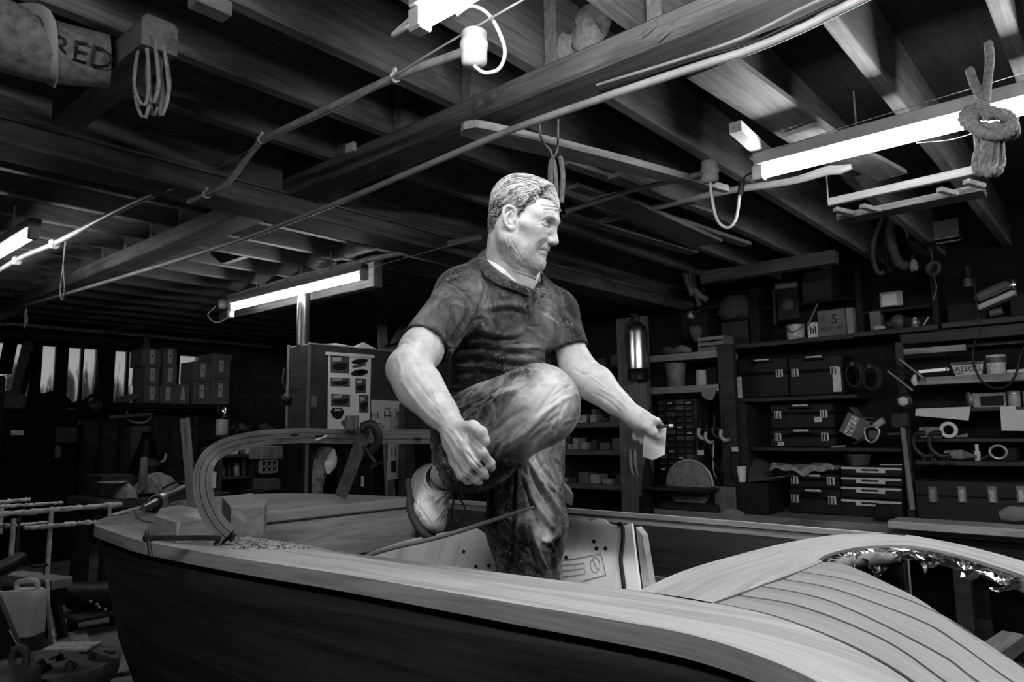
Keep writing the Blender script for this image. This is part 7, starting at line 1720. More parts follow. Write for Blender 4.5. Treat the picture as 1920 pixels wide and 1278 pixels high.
# things on the sill and along the back wall
for k, (p0, p1, w_, lab) in enumerate((((52, 640), (28, 742), .10, 'broad board leaning against the window at far left'), ((64, 655), (40, 745), .05, 'narrow dark batten leaning beside the broad board at far left'), ((20, 642), (8, 700), .12, 'dark board leaning at the left edge of the window'), ((196, 650), (199, 765), .14, 'dark post standing between the window bays'))):
    one('leaning_board', MB().bar(ony(*p1, 8.70-.1*k), ony(*p0, 8.78-.02*k), w_, .025, bev=.003), (M_planky, M_dark, M_dark, M_dark)[k], lab, 'board')
for k, (p0, p1, lab) in enumerate((((218, 748), (272, 736), 'upper of the pale pipes lying along the sill left of the storage boxes'), ((212, 756), (268, 742), 'lower of the pale pipes lying along the sill'), ((205, 782), (285, 776), 'pale bar along the wall below the storage boxes'), ((95, 775), (190, 758), 'long pale rod on the heap below the window'), ((105, 800), (150, 792), 'short pale rod low on the heap below the window'))):
    one('metal_bar', MB().tube([ony(*p0, 8.4), ony(*p1, 8.4)], .022, 8), paint('dull pale bar', .22, .5, .2, .4, 14), lab, 'bar')
rgl = np.random.default_rng(17)
for k, (x, y, s_, lab) in enumerate(((75, 758, .15, 'dark bulky sack on the sill below the leaning boards'), (100, 752, .14, 'dark bundle on the sill right of the bulky sack'), (150, 765, .11, 'tangled dark heap under the middle window bay'), (178, 760, .09, 'grey lump on the sill under the middle window bay'), (15, 755, .16, 'pale sack at the left edge below the window'))):
    c = ony(x, y, 8.45); G = []
    for i in range(9):
        row = []
        for j in range(16):
            q = 2*PI*j/16; r = s_*math.sin(PI*(i+.3)/8.6)**.7*(1+.14*math.sin(3*q+k+i*.7)+.07*rgl.normal()); row.append(c+np.array([r*math.cos(q)*1.15, r*math.sin(q)*.8, s_*(i/8-.5)*1.5]))
        G.append(row)
    one('sack', MB().grid(np.array(G), True, True), (M_dark, M_dark, M_dark, M_grey, paint('grey rag', .16, .9))[k], lab, 'sack')
for k, (pts, lab) in enumerate((([(160, 745), (155, 770), (140, 795), (150, 765), (170, 742), (180, 740)], 'dark cable looping over the heap below the window'), ([(238, 770), (240, 785), (256, 792), (275, 790), (285, 778)], 'pale cable sagging below the storage boxes'), ([(192, 780), (188, 830), (180, 890), (178, 930)], 'dark cable running down the block wall'), ([(152, 790), (150, 850), (145, 905)], 'black cable hanging at the left of the block wall'), ([(318, 790), (317, 850)], 'thin cord hanging in front of the block wall'))):
    one('wall_cable', MB().tube(crom([ony(x, y, 8.55) for x, y in pts], 26), .016, 6), (M_black, M_cable, M_black, M_black, M_shelf)[k], lab, 'cable')
# block partition and pillar below the boxes
ybox('block_pier', (150, 790, 218, 940), 8.6, .28, M_blockwall, 'bare block pier below the window at left', 'pier', ZP+.001)
ybox('block_pier', (245, 798, 283, 905), 8.62, .26, paint('pale plaster', .16, .85, 0, .3, 4), 'pale plastered pier behind the black cowl', 'pier', ZP+.001)
ybox('block_pier', (284, 780, 372, 900), 8.55, .3, M_blockwall, 'wide block pier under the storage boxes', 'pier', ZP+.001)
t = Thing('black_cowl', 'black conical cowl standing in front of the pale pier', 'cowl', ony(275, 895, 7.9)); c = ony(272, 890, 7.9)
t.part('cone', MB().lathe(c, [(.17, 0), (.16, .05), (.06, .36), (.05, .44), (0, .45)], 22), M_black); t.part('base', MB().tube(crom([c+[-.05,0,-.28], c+[.02,0,-.10], c+[.05,0,.02]], 8), .03, 8), M_iron)
t = Thing('vice', 'pale bench fitting below the black cowl', 'vice', ony(285, 910, 7.2)); c = ony(282, 868, 7.2); t.part('cap', MB().lathe(c, [(.09, -.03), (.10, .0), (.06, .04), (0, .05)], 16), M_grey); t.part('stem', MB().bx(c+[-.05,-.05,-.28], c+[.05,.05,-.03], .01), M_shelf)
one('elbow_bracket', MB().tube(crom([ony(298, 868, 7.2), ony(308, 862, 7.2), ony(312, 850, 7.2)], 8), .014, 6), M_cable, 'small pale bracket arm beside the bench fitting', 'bracket')
# big dark machines at far left
M_mach = paint('matt black machine', .0035, .9, 0, .3, 10, 0, .1)
for k, (px, Y, d, z0, lab) in enumerate((((-120, 765, 145, 925), 7.3, .8, 0, 'tall dark machine cabinet filling the far left'), ((-160, 700, 4, 930), 6.0, .5, 0, 'dark locker cut by the left edge'))):
    a, b, c, e = yrect(*px, Y); t = Thing('machine_cabinet', lab, 'cabinet', ((a+b)/2, Y+d/2, 0)); t.part('body', MB().bx((a, Y, ZP+.001), (b, Y+d, e), .015), M_mach); t.part('door', MB().bx((a+.04, Y-.015, ZP+.08), (b-.04, Y-.001, e-.1), .008), M_mach)
ybox('switch_box', (103, 835, 114, 858), 7.254, .03, M_grey, 'small grey switch box on the dark machine cabinet', 'switch')
ybox('metal_plate', (20, 806, 46, 816), 7.265, .018, M_tin, 'dull bright plate on the dark machine cabinet', 'plate')
ybox('pipe_frame', (104, 800, 145, 830), 7.265, .018, M_iron, 'dark pipe frame on the machine cabinet', 'board')  # flat plate standing for a pipe frame
# low bench behind the stern with pale heap
ZB2 = ony(260, 930, 5.4)[2]
t = Thing('low_bench', 'cluttered low bench behind the stern of the boat', 'bench', (2.6, 5.6, 0)); a = ony(185, 930, 5.3)[0]; b = ony(420, 925, 5.3)[0]
t.part('top', MB().bx((a, 5.2, ZB2-.06), (b, 5.9, ZB2), .006), M_shelf)
for x in (a+.08, b-.08): t.part('leg', MB().bx((x-.05, 5.25, ZP+.001), (x+.05, 5.33, ZB2-.061), .004), M_dark); t.part('leg', MB().bx((x-.05, 5.77, ZP+.001), (x+.05, 5.85, ZB2-.061), .004), M_dark)
def heap(px, Y, mat, name, label, cat, amp=.25, seed=1):
    r2 = np.random.default_rng(seed); a, b, c, e = yrect(*px, Y); cc = np.array([(a+b)/2, Y+.15, c]); G = []
    for i in range(8):
        row = []
        for j in range(18):
            q = 2*PI*j/18; k = math.cos(PI/2*i/7); row.append(cc+np.array([(b-a)/2*k*math.cos(q)*(1+amp*.4*r2.normal()), .16*k*math.sin(q), (e-c)*math.sin(PI/2*i/7)*(1+amp*.3*math.sin(3*q))]))
        G.append(row)
    return one(name, MB().grid(np.array(G), True, True), mat, label, cat)
heap((272, 888, 350, 922), 5.25, paint('dusty sack', .14, .95, 0, .6, 26, .6), 'dust_sack', 'pale dusty sack heaped on the low bench behind the stern', 'sack', .2, 3)
heap((228, 905, 268, 934), 5.2, paint('grey cloth heap', .15, .9, 0, .4, 14), 'cloth_heap', 'grey cloth bundle on the low bench left of the dusty sack', 'cloth', .3, 4)
ybox('dark_tool_box', (190, 890, 250, 930), 5.5, .3, M_case2, 'dark box on the low bench with a pale dish on it', 'box', ZB2+.001)
c = ony(213, 905, 5.35); one('pale_dish', MB().lathe(c, [(.0, -.01), (.06, -.008), (.10, .006), (.10, .010), (.0, .002)], 20), M_tin, 'pale dish lying behind the stern', 'dish')
one('post_tool', MB().lathe(ony(267, 918, 5.3), [(.03, 0), (.028, .02), (.025, .22), (.0, .23)], 12), M_grey, 'short grey post standing on the low bench', 'post')
# crusty white drying rack
M_crust = paint('paint-crusted wood', .42, .85, 0, .6, 30, .8)
t = Thing('paint_rack', 'rack of paint-crusted rails standing at the left in front of the machines', 'rack', onz(90, 1040, 0)*[1,1,0]+[0,0,.0])
YR = 4.6
def yq(x, y, Y=YR): return ony(x, y, Y)
for (p0, p1, r_, Y) in (((-10, 965), (228, 945), .013, 4.4), ((-10, 942), (58, 936), .011, 5.0), ((-10, 950), (118, 942), .009, 4.8), ((22, 985), (95, 978), .009, 4.8), ((45, 990), (180, 978), .011, 4.3), ((-10, 985), (20, 985), .011, 4.6)):
    P_ = crom([yq(*p0, Y), yq(*p1, Y)], 26); t.part('rail', MB().tube(P_+rgl.normal(0, .0012, P_.shape), np.clip(r_+rgl.normal(0, .0018, 26), .005, .1), 8), M_crust)
for (x, y0, y1, r_, Y, m_) in ((26, 972, 1060, .012, 4.4, M_crust), (36, 968, 1050, .010, 4.8, M_shelf), (97, 950, 1075, .011, 4.4, M_crust), (92, 990, 1080, .014, 4.5, M_dark), (3, 952, 1000, .012, 4.8, M_crust), (206, 948, 985, .010, 4.4, M_crust)):
    p = yq(x, y0, Y); t.part('upright', MB().tube([(p[0], p[1], max(ZP+.002, yq(x, y1, Y)[2])), p], r_, 8), m_)
for k, (p0, p1) in enumerate((((135, 965), (125, 1035)), ((150, 962), (143, 1050)), ((165, 962), (160, 1055)), ((182, 1000), (188, 1040)))):
    one('timber_offcut', MB().bar(ony(*p1, 8.0)*[1,1,0]+[0,0,ZP+.03], ony(*p0, 8.35-.04*k), .07, .05, bev=.004), (M_planky, M_shelf, M_dark, M_grey)[k], ('pale', 'grey brown', 'dark', 'block-like')[k]+' offcut standing on end left of the stern', 'offcut')
# stool-like plank, sticks and pole in the lower left
p = onz(75, 1075, .78); t = Thing('sawhorse', 'small sawhorse with a pale edged top left of the stern', 'sawhorse', (p[0], p[1], 0))
A_, B_ = onz(22, 1070, .78), onz(118, 1082, .78); t.part('top', MB().bar(A_-[0,0,.03], B_-[0,0,.03], .11, .05, bev=.004), wood('sawhorse top', .14, .32, 'X')); t.part('beam', MB().bar(A_-[0,0,.10], B_-[0,0,.10], .05, .08), M_dark)
for q in (A_*.8+B_*.2, A_*.2+B_*.8):
    for s_ in (-1, 1): t.part('leg', MB().bar((q[0]+s_*.10, q[1]+s_*.08, ZP+.001), (q[0]+s_*.02, q[1]+s_*.02, .68), .04, .03), M_shelf)
pb = onz(100, 1225, ZP+.002); dpb = (pb-O3)@FW
one('pale_pole', MB().tube(crom([pb, dep(92, 1160, dpb), dep(88, 1088, dpb)], 14), .010, 8), M_cable, 'pale pole standing in front of the sawhorse', 'pole')
pb = onz(86, 1222, ZP+.002); one('dark_pole', MB().tube([pb, dep(84, 1092, (pb-O3)@FW)], .012, 8), M_dark, 'dark pole beside the pale pole at lower left', 'pole')
for k, (pts, lab) in enumerate((([(85, 1228), (78, 1212), (84, 1196), (90, 1190), (94, 1200)], 'pale strap loop at the foot of the poles'), ([(96, 1222), (100, 1205), (96, 1182)], 'white rounded lump at the foot of the poles'))):
    one(('strap_loop', 'white_ball')[k], MB().tube(crom([onz(x, y, ZP+.02) for x, y in pts], 14), .013, 8), M_cable, lab, ('strap', 'ball')[k])
one('batten_rail', MB().tube([onz(98, 1114, ZP+.06), onz(190, 1098, ZP+.06)], .013, 8), M_crust, 'crusted rail lying low beside the stern', 'rail')
# jerrycan
c0 = onz(37, 1215, .0)
J0_, J1_ = onz(-2, 1235, 0), onz(72, 1235, 0)
def jerry():
    cx = dep(36, 1170, 3.2); W_ = .185; Hh = .30
    t = Thing('jerrycan', 'pale plastic jerrycan half full of dark liquid at the lower left', 'jerrycan', (cx[0], cx[1], cx[2]-Hh/2))
    R_ = np.stack([nrm(RT*[1,1,0]), nrm(FW*[1,1,0]), UPW], 1)
    def shell(z0, z1, g_, m=16):
        G = []
        for i in range(m):
            u = i/(m-1); z = z0+(z1-z0)*u; r_ = 1-g_*(max(0, abs(2*u-1)-.82)/.18)**2*.16
            G.append([cx+R_@np.array([np.sign(math.cos(q))*abs(math.cos(q))**.38*W_/2*r_, np.sign(math.sin(q))*abs(math.sin(q))**.38*.06*r_, z]) for q in np.linspace(0, 2*PI, 40, endpoint=False)])
        b_ = MB().grid(np.array(G), True, True); b_.add(G[0], [tuple(range(40))[::-1]]); b_.add(G[-1], [tuple(range(40))]); return b_
    t.part('body', shell(-Hh/2, Hh/2, 1), paint('cloudy plastic', .5, .5, 0, .15, 6))
    W_ *= 1.012
    t.part('dark_contents', shell(-Hh/2+.001, -Hh/2+.11, 0), paint('dark fluid seen through plastic', .035, .4))
    h = [cx+R_@np.array([x, 0, z]) for x, z in ((-.02, Hh/2-.005), (-.02, Hh/2+.03), (.06, Hh/2+.035), (.07, Hh/2))]
    t.part('handle', MB().tube(crom(h, 14), .012, 8), paint('cloudy plastic', .5, .5, 0, .15, 6)); t.part('cap', MB().lathe(cx+R_@np.array([-.06, 0, Hh/2-.002]), [(.024, 0), (.026, .02), (0, .022)], 14), M_dark)
    return cx, Hh
cx, Hh = jerry()
one('low_platform', MB().bx((cx[0]-.22, cx[1]-.14, ZP+.001), (cx[0]+.2, cx[1]+.3, cx[2]-Hh/2-.001), .006), M_dark, 'low dark box the jerrycan stands on', 'box')
# pot with a white rim, dark cap and small machine
p = onz(152, 1150, ZP); t = Thing('paint_pot', 'pot with a white rim on the floor left of the hull', 'pot', p)
t.part('pot', MB().lathe((p[0], p[1], ZP+.001), [(.055, 0), (.06, .02), (.066, .15)], 22), M_grey); t.part('rim', MB().lathe((p[0], p[1], ZP+.15), [(.056, -.002), (.068, -.002), (.072, .012), (.058, .014), (.056, -.002)], 22), M_white)
p = onz(183, 1178, ZP); t = Thing('small_machine', 'dark motor-like machine on a stand left of the hull', 'machine', (p[0], p[1], 0))
t.part('body', MB().tube([(p[0]-.12, p[1]+.08, ZP+.19), (p[0]+.08, p[1]-.10, ZP+.19)], [.075, .085, .085, .07], 18), M_case); t.part('stand', MB().bx((p[0]-.16, p[1]-.13, ZP+.08), (p[0]+.13, p[1]+.12, ZP+.105), .006), M_shelf); 
for s1 in (-1, 1): t.part('leg', MB().bx((p[0]-.02+s1*.11-.02, p[1]-.03, ZP+.001), (p[0]-.02+s1*.11+.02, p[1]+.03, ZP+.08)), M_dark)
for k in range(4): q = dep(170+8*k+(k % 2)*4, 1128+5*k, np.linalg.norm((p-O3)@FW)-.14); t.part('bolt', MB().lathe(q, [(0, .008), (.008, .006), (.010, 0)], 10, -FW), M_tin)
# floor boards and bin of rubbish
for k, pts in enumerate(([(190, 1245), (262, 1228), (275, 1258), (196, 1275)], [(100, 1200), (158, 1185), (170, 1208), (100, 1226)], [(185, 1285), (280, 1268), (290, 1320), (185, 1330)])):
    q = [onz(x, y, ZP+.001) for x, y in pts]; one('floor_board', MB().prism(q, (0, 0, .02)), wood('floor board', .12, .34, 'X', blotch=.5), ('loose floor board by the foot of the hull', 'pale loose board behind the bin', 'loose board at the bottom edge by the hull')[k], 'board')
p = dep(100, 1262, 2.75); t = Thing('rubbish_bin', 'dark bin full of rags and scraps at the lower left', 'bin', (p[0], p[1], 0)); zt_ = p[2]+.03
t.part('bin', MB().lathe((p[0], p[1], 0), [(.15, .001), (.155, .01), (.20, zt_-.02), (.215, zt_), (.19, zt_), (.14, .02), (0, .02)], 28), M_case)
t.part('bag_edge', MB().lathe((p[0], p[1], 0), [(.215, zt_-.06), (.224, zt_-.03), (.226, zt_+.012), (.20, zt_+.012)], 28), paint('grey bin liner', .08, .5, 0, .5, 20))
for k in range(9):
    q = np.array([p[0]+.13*math.cos(k*2.4)*(.4+.6*(k % 3)/2), p[1]+.13*math.sin(k*2.4)*(.4+.6*(k % 3)/2), zt_-.01+.012*(k % 3)])
    one('scrap', MB().tube(crom([q+rgl.normal(0, .05, 3)*[1,1,.2], q, q+rgl.normal(0, .06, 3)*[1,1,.2]], 8), [.02, .028, .012], 7, sq=(1.3, .6)), (M_dark, M_case2, M_grey)[k % 3], 'one of the %s scraps in the rubbish bin' % ('darkest', 'charcoal', 'grey')[k % 3], 'scrap', None, '%s scraps in the rubbish bin' % ('darkest', 'charcoal', 'grey')[k % 3])
q0 = dep(135, 1212, 2.72); one('printed_wrapper', MB().box(q0, (.17, .10, .012), np.stack([nrm(RT*[1,1,0]), nrm(FW*[1,1,0]), UPW], 1), .003), M_label, 'crumpled printed wrapper on top of the rubbish bin', 'wrapper')
# round container with handle at the corner and black pipe
p = dep(12, 1270, 2.3); t = Thing('grey_jug', 'rounded grey jug with a loop handle at the bottom left corner', 'jug', p-[0,0,.10]); t.part('body', MB().lathe(p-[0,0,.10], [(0,0),(.08,.005),(.10,.05),(.09,.12),(.04,.15),(0,.155)], 24), M_grey); t.part('handle', MB().tube(crom([p+RT*.01+[0,0,.03], p+RT*.02+[0,0,.085], p+RT*.055+[0,0,.08], p+RT*.06+[0,0,.0]], 14), .012, 8), M_grey)
one('jug_crate', MB().bx((p[0]-.13, p[1]-.13, 0), (p[0]+.13, p[1]+.13, p[2]-.101), .006), M_dark, 'dark crate under the grey jug', 'crate')
a_, b_ = dep(-10, 1130, 2.4), dep(42, 1240, 2.35)
one('black_board', MB().prism([dep(-30, 1110, 2.45), dep(-5, 1120, 2.45), dep(44, 1238, 2.36), dep(-30, 1262, 2.36)], FW*.02), M_case, 'black panel leaning in front of the jerrycan', 'panel')
for k, (p0, p1) in enumerate((((17, 1180), (42, 1226)), ((20, 1214), (30, 1230)))): one('bright_wire', MB().tube([dep(*p0, 2.35), dep(*p1, 2.33)], .0018, 5), M_tin, ('longer', 'shorter')[k]+' bright wire catching the light on the black panel', 'wire')
one('black_hose', MB().tube(crom([dep(-20, 1075, 3.0), dep(15, 1060, 3.1), dep(40, 1045, 3.2), dep(52, 1055, 3.3), dep(65, 1062, 3.35), dep(90, 1058, 3.4)], 24), [.035, .035, .03, .008, .006, .006], 9), M_case, 'black hose end tapering to a cable at the left edge', 'hose')
for k, (x, y, s_) in enumerate(((115, 1052, .05), (160, 1050, .045), (142, 1052, .03))): q = ony(x, y, 7.6); one('plastic_pot', MB().lathe((q[0], q[1], ZP), [(s_, 0.001), (s_*1.3, s_), (s_, s_*2), (0, s_*2.1)], 14), (M_tin, M_grey, M_dark)[k], ('pale', 'grey', 'tiny dark')[k]+' round pot on the floor left of the stern', 'pot')
# ---- steel cabinet with posters
YC = 4.32; M_cab = paint('dark enamelled cabinet', .045, .42, .2, .3, 12)
xc0 = ony(580, 642, YC)[0]; xc1 = ony(862, 668, YC)[0]; zc_ = ony(700, 655, YC)[2]; zb_ = ony(700, 828, YC)[2]; xs = onx(540, 650, xc0)[1]
t = Thing('steel_cabinet', 'dark steel cabinet hung with posters behind the curved coaming', 'cabinet', ((xc0+xc1)/2, YC+.2, 0))
t.part('body', MB().bx((xc0, YC, zb_), (xc1, xs, zc_), .008), M_cab)
t.part('edge_trim', MB().bx((xc0-.004, xs-.02, zb_), (xc0+.01, xs+.006, zc_+.01), .002).bx((xc0, YC-.004, zc_-.006), (xc1, YC+.012, zc_+.006), .002), M_tin)
t.part('corner_trim', MB().bx((xc0-.004, YC-.004, ZP+.001), (xc0+.014, YC+.014, zc_), .002), paint('worn steel edge', .16, .4, .5))
t.part('hatch', MB().bx((xc0-.004, onx(567, 720, xc0)[1], onx(557, 728, xc0)[2]), (xc0-.0005, onx(547, 720, xc0)[1], onx(557, 702, xc0)[2]), .001), M_cab)
t.part('lamp_knob', MB().lathe(onx(542, 748, xc0), [(0, .05), (.03, .045), (.045, .02), (.03, 0)], 16, (-1,0,0)), M_iron)
a, b, c, e = yrect(583, 742, 594, 763, YC); t.part('notice', MB().bx((a, YC-.003, c), (b, YC-.0005, e)), paint('dull notice', .12, .7))
for x in (xc0+.03, xc0+.36, xc1-.05): t.part('leg', MB().bx((x-.02, YC+.02, ZP+.001), (x+.03, YC+.07, zb_-.001)), M_dark)
c = np.array([ony(577, 640, YC)[0]+.05, YC+.14, zc_]); one('flue_pipe', MB().tube([c+[0,0,.001], (c[0], c[1], ZJ)], .045, 18), paint('dull flue metal', .12, .3, .8, .3), 'flue pipe rising from the top of the dark steel cabinet', 'pipe')
for k, px in enumerate(((612, 645, 672, 652), (676, 641, 712, 656))):
    a, b, c_, e = yrect(*px, YC); one('paper_stack', MB().prism([(a, YC+.03, zc_+.007), (b, YC+.03, zc_+.007), ((a+b)/2+.03, YC+.12, zc_+.035+.03*k), (a+.02, YC+.16, zc_+.012)], (0, .004, .004)), M_paper, ('flat', 'peaked')[k]+' sheet of paper on top of the steel cabinet', 'paper')
# posters
YP = YC-.006
def yp(x, y, o=0): return ony(x, y, YP-o)
t = Thing('photo_poster', 'hanging poster of boat photographs on the front of the steel cabinet', 'poster', yp(657, 812))
t.part('sheet', MB().prism([yp(616, 664), yp(696, 668), yp(692, 822), yp(614, 822)], (0, .002, 0)), paint('poster paper', .62, .7, 0, .06))
t.part('header_rail', MB().prism([yp(611, 659, .006), yp(702, 665, .006), yp(702, 671, .006), yp(611, 665, .006)], (0, .006, 0)), paint('pale rail strip', .5, .6))
M_ph = [paint('photo dark tone', .012, .5), paint('photo mid tone', .07, .5, 0, .5, 30), paint('photo pale tone', .34, .5)]
def quadp(x0, y0, x1, y1, o): return [yp(x0, y0, o), yp(x1, y0+(x1-x0)*.04, o), yp(x1, y1+(x1-x0)*.04, o), yp(x0, y1, o)]
def zpo(x, y): return 600+x/7.1, 640+y/7.1
PH = [((142, 185, 392, 415), 1), ((142, 480, 398, 595), 0), ((472, 490, 612, 685), 1), ((150, 695, 400, 862), 1), ((520, 708, 645, 945), 1), ((385, 1040, 490, 1160), 1)]
for (x0, y0, x1, y1), k in PH:
    (u0, v0), (u1, v1) = zpo(x0, y0), zpo(x1, y1); o = t.part('photo', MB().prism(quadp(u0, v0, u1, v1, .0008), (0, .0006, 0)), M_ph[1])
    w_, h_ = u1-u0, v1-v0; hullp = [(u0+.05*w_, v0+.55*h_), (u0+.35*w_, v0+.45*h_), (u0+.97*w_, v0+.40*h_), (u0+.8*w_, v0+.8*h_), (u0+.45*w_, v0+.88*h_), (u0+.15*w_, v0+.75*h_)]
    t.part('boat_shape', MB().prism([yp(*q, .0012) for q in hullp], (0, .0003, 0)), M_ph[0], o)
    t.part('light_patch', MB().prism([yp(*q, .0012) for q in ((u0+.1*w_, v0+.12*h_), (u0+.6*w_, v0+.1*h_), (u0+.55*w_, v0+.32*h_), (u0+.1*w_, v0+.36*h_))], (0, .0003, 0)), M_ph[2], o)
def ellp(cx, cy, rx, ry, tilt=0): return [yp(*zpo(cx+rx*math.cos(q)*math.cos(tilt)-ry*math.sin(q)*math.sin(tilt), cy+rx*math.cos(q)*math.sin(tilt)+ry*math.sin(q)*math.cos(tilt)), .0010) for q in np.linspace(0, 2*PI, 20, endpoint=False)]
for (cx_, cy_, rx, ry, tl, k) in ((530, 265, 112, 34, -.12, 0), (525, 320, 100, 22, -.2, 1), (527, 415, 116, 45, -.14, 0)): t.part('cut_out_boat', MB().prism(ellp(cx_, cy_, rx, ry, tl), (0, .0008, 0)), M_ph[k])
t.part('cut_out_boat', MB().prism([yp(*zpo(*q), .001) for q in ((140, 930), (180, 880), (290, 880), (325, 940), (285, 1020), (225, 1038), (170, 1000))], (0, .0008, 0)), M_ph[0]); t.part('cut_out_boat', MB().prism([yp(*zpo(*q), .001) for q in ((275, 1080), (310, 1040), (384, 1040), (384, 1150), (330, 1155))], (0, .0008, 0)), M_ph[1])
t.part('light_deck', MB().prism([yp(*zpo(*q), .0016) for q in ((190, 925), (200, 895), (275, 895), (285, 922))], (0, .0003, 0)), M_ph[2]); t.part('light_deck', MB().prism(ellp(545, 410, 60, 26, -.14), (0, .0004, 0)), M_ph[2])
# drawing sheet
t = Thing('drawing_sheet', 'pale sheet of frame drawings low on the steel cabinet', 'drawing', yp(726, 800))
t.part('sheet', MB().prism([yp(696, 749, -.003), yp(757, 752, -.003), yp(757, 822, -.003), yp(696, 822, -.003)], (0, .002, 0)), paint('grey drawing paper', .42, .8, 0, .2, 5))
M_ink = paint('drawing ink', .015, .7); mb = MB()
def ln(x0, y0, x1, y1, w_=.0045): mb.bar(yp(*zpo(x0, y0), .0015), yp(*zpo(x1, y1), .0015), w_, .001, up=(0,1,0))
for L_ in ((688, 930, 688, 1018, .006), (772, 930, 772, 1022, .006), (690, 980, 772, 984), (858, 930, 858, 1018, .006), (938, 926, 938, 1018, .006), (858, 988, 938, 990, .007), (866, 890, 866, 980), (920, 890, 920, 980), (866, 890, 920, 890), (1003, 1010, 1095, 1012), (1095, 930, 1095, 1012), (1010, 985, 1060, 925), (1060, 925, 1095, 950), (1000, 890, 1030, 960, .002), (1005, 960, 1095, 965), (730, 1085, 812, 1085, .006), (732, 1085, 742, 1150), (808, 1085, 815, 1158, .006), (820, 1130, 865, 1125), (830, 1160, 850, 1130), (940, 1080, 955, 1150, .002), (955, 1140, 1000, 1128), (1000, 1128, 1025, 1145), (1025, 1145, 1060, 1122), (1060, 1122, 1085, 1160)): ln(*L_)
t.part('ink_lines', mb, M_ink)
t = Thing('drawing_sheet', 'narrow pale drawing sheet hanging below the curved coaming', 'drawing', yp(745, 902))
zq2 = lambda x, y: (500+x/3.3625, 560+y/3.3625)
t.part('sheet', MB().prism([yp(728, 829, -.003), yp(764, 830, -.003), yp(762, 895, -.003), yp(726, 900, -.003)], (0, .002, 0)), paint('grey drawing paper', .42, .8, 0, .2, 5))
mb = MB()
for (x0, y0, x1, y1) in ((780, 970, 815, 972), (812, 935, 812, 1000), (785, 940, 785, 1000), (850, 925, 875, 935), (852, 925, 850, 965), (835, 1010, 880, 1040), (830, 1020, 830, 1110), (835, 1045, 880, 1045), (790, 1020, 815, 1020), (790, 1020, 790, 1090)): mb.bar(yp(*zq2(x0, y0), .0015), yp(*zq2(x1, y1), .0015), .005, .001, up=(0,1,0))
t.part('inked_block', MB().prism([yp(*zq2(*q), .0015) for q in ((785, 1020), (818, 1020), (818, 1090), (785, 1092))], (0, .0006, 0)), M_ink); t.part('ink_lines', mb, M_ink)
# things under the cabinet, seen through the coaming
YU = 4.6
one('bark_log', MB().tube(crom([ony(570, 1085, 4.5)*[1,1,0]+[0,0,ZP+.06], ony(590, 918, 4.5), ony(600, 880, 4.5), ony(612, 838, 4.5)], 22), [.05, .055, .058, .058], 14), paint('bark', .20, .95, 0, .7, 24, 1.0), 'log with flaking bark leaning under the steel cabinet', 'log')
one('white_bag', MB().tube(crom([ony(615, 888, 4.42), ony(619, 872, 4.42), ony(624, 850, 4.42), ony(626, 842, 4.42)], 12), [.012, .045, .04, .01], 10), paint('bright plastic bag', .8, .4), 'bright white plastic bag beside the leaning log', 'bag')
one('leaning_card', MB().prism([ony(584, 835, 4.62), ony(604, 838, 4.62), ony(590, 890, 4.62)*[1,1,0]+[0,0,ZP+.001], ony(584, 880, 4.62)*[1,1,0]+[0,0,ZP+.001]], (0, .01, 0)), paint('pale card edge', .16, .8), 'pale board piece behind the leaning log', 'board')
for k, (x0, x1) in enumerate(((640, 668), (672, 690), (698, 716))): ybox('stacked_board', (x0, 845-3*k, x1, 925), 4.5+.08*k, .05, (M_case2, M_dark, M_case)[k], ('left', 'middle', 'right')[k]+' dark panel standing under the steel cabinet', 'panel', ZP+.001)
ybox('wooden_post', (757, 756, 778, 940), 4.1, .06, M_shelf, 'dark post right of the drawing sheets behind the raised boot', 'post', ZP+.001)
ybox('metal_strip', (679, 892, 683, 912), 4.45, .02, M_white, 'small bright strip among the dark panels', 'strip')
# shelf of books and jars seen under the coaming
YH = 5.4
zk1, zk2 = ony(440, 893, YH)[2], ony(440, 852, YH)[2]
t = Thing('low_bookcase', 'small dark bookcase seen under the curved coaming', 'bookcase', (ony(445, 900, YH)[0], YH+.15, 0)); a, b, c_, e = yrect(410, 838, 480, 922, YH)
t.part('side', MB().bx((a, YH, ZP+.001), (a+.03, YH+.3, e), .003), M_shelf); t.part('side', MB().bx((b-.03, YH-.02, ZP+.001), (b+.05, YH+.3, e+.1), .003), M_shelf); t.part('shelf', MB().bx((a+.03, YH, zk1-.02), (b-.03, YH+.3, zk1), .002), M_shelf); t.part('shelf', MB().bx((a+.03, YH, zk2-.02), (b-.03, YH+.3, zk2), .002), M_shelf); t.part('back', MB().bx((a, YH+.3, ZP+.001), (b, YH+.31, e)), M_dark)
x = a+.05; k = 0; hts = (.09, .12, .10, .15, .13, .17, .16)
while x < b-.06 and k < 7:
    w_ = (.05, .04, .06, .035, .03, .04, .035)[k]; one('bottle', MB().lathe((x+w_/2, YH+.09, zk1), [(w_*.45, .001), (w_*.48, .01), (w_*.48, hts[k]*.7), (w_*.25, hts[k]*.85), (w_*.25, hts[k]), (0, hts[k]+.001)], 12), (M_grey, M_shelf, M_tin)[k % 3], ['first', 'second', 'third', 'fourth', 'fifth', 'sixth', 'seventh'][k]+' bottle from the left in the low bookcase', 'bottle', None, 'bottles in the low bookcase'); x += w_+.012; k += 1
for k, (x0, x1) in enumerate(((432, 447), (450, 458), (461, 470))): ybox('book', (x0, 838, x1, 851), YH+.02, .2, M_label if k != 1 else M_grey, ('left', 'middle', 'right')[k]+' pale book on the top shelf of the low bookcase', 'book', zk2+.001)
ybox('white_jug', (396, 884, 406, 915), 5.25, .1, paint('cloudy plastic', .5, .5, 0, .15, 6), 'pale container standing left of the low bookcase', 'container')
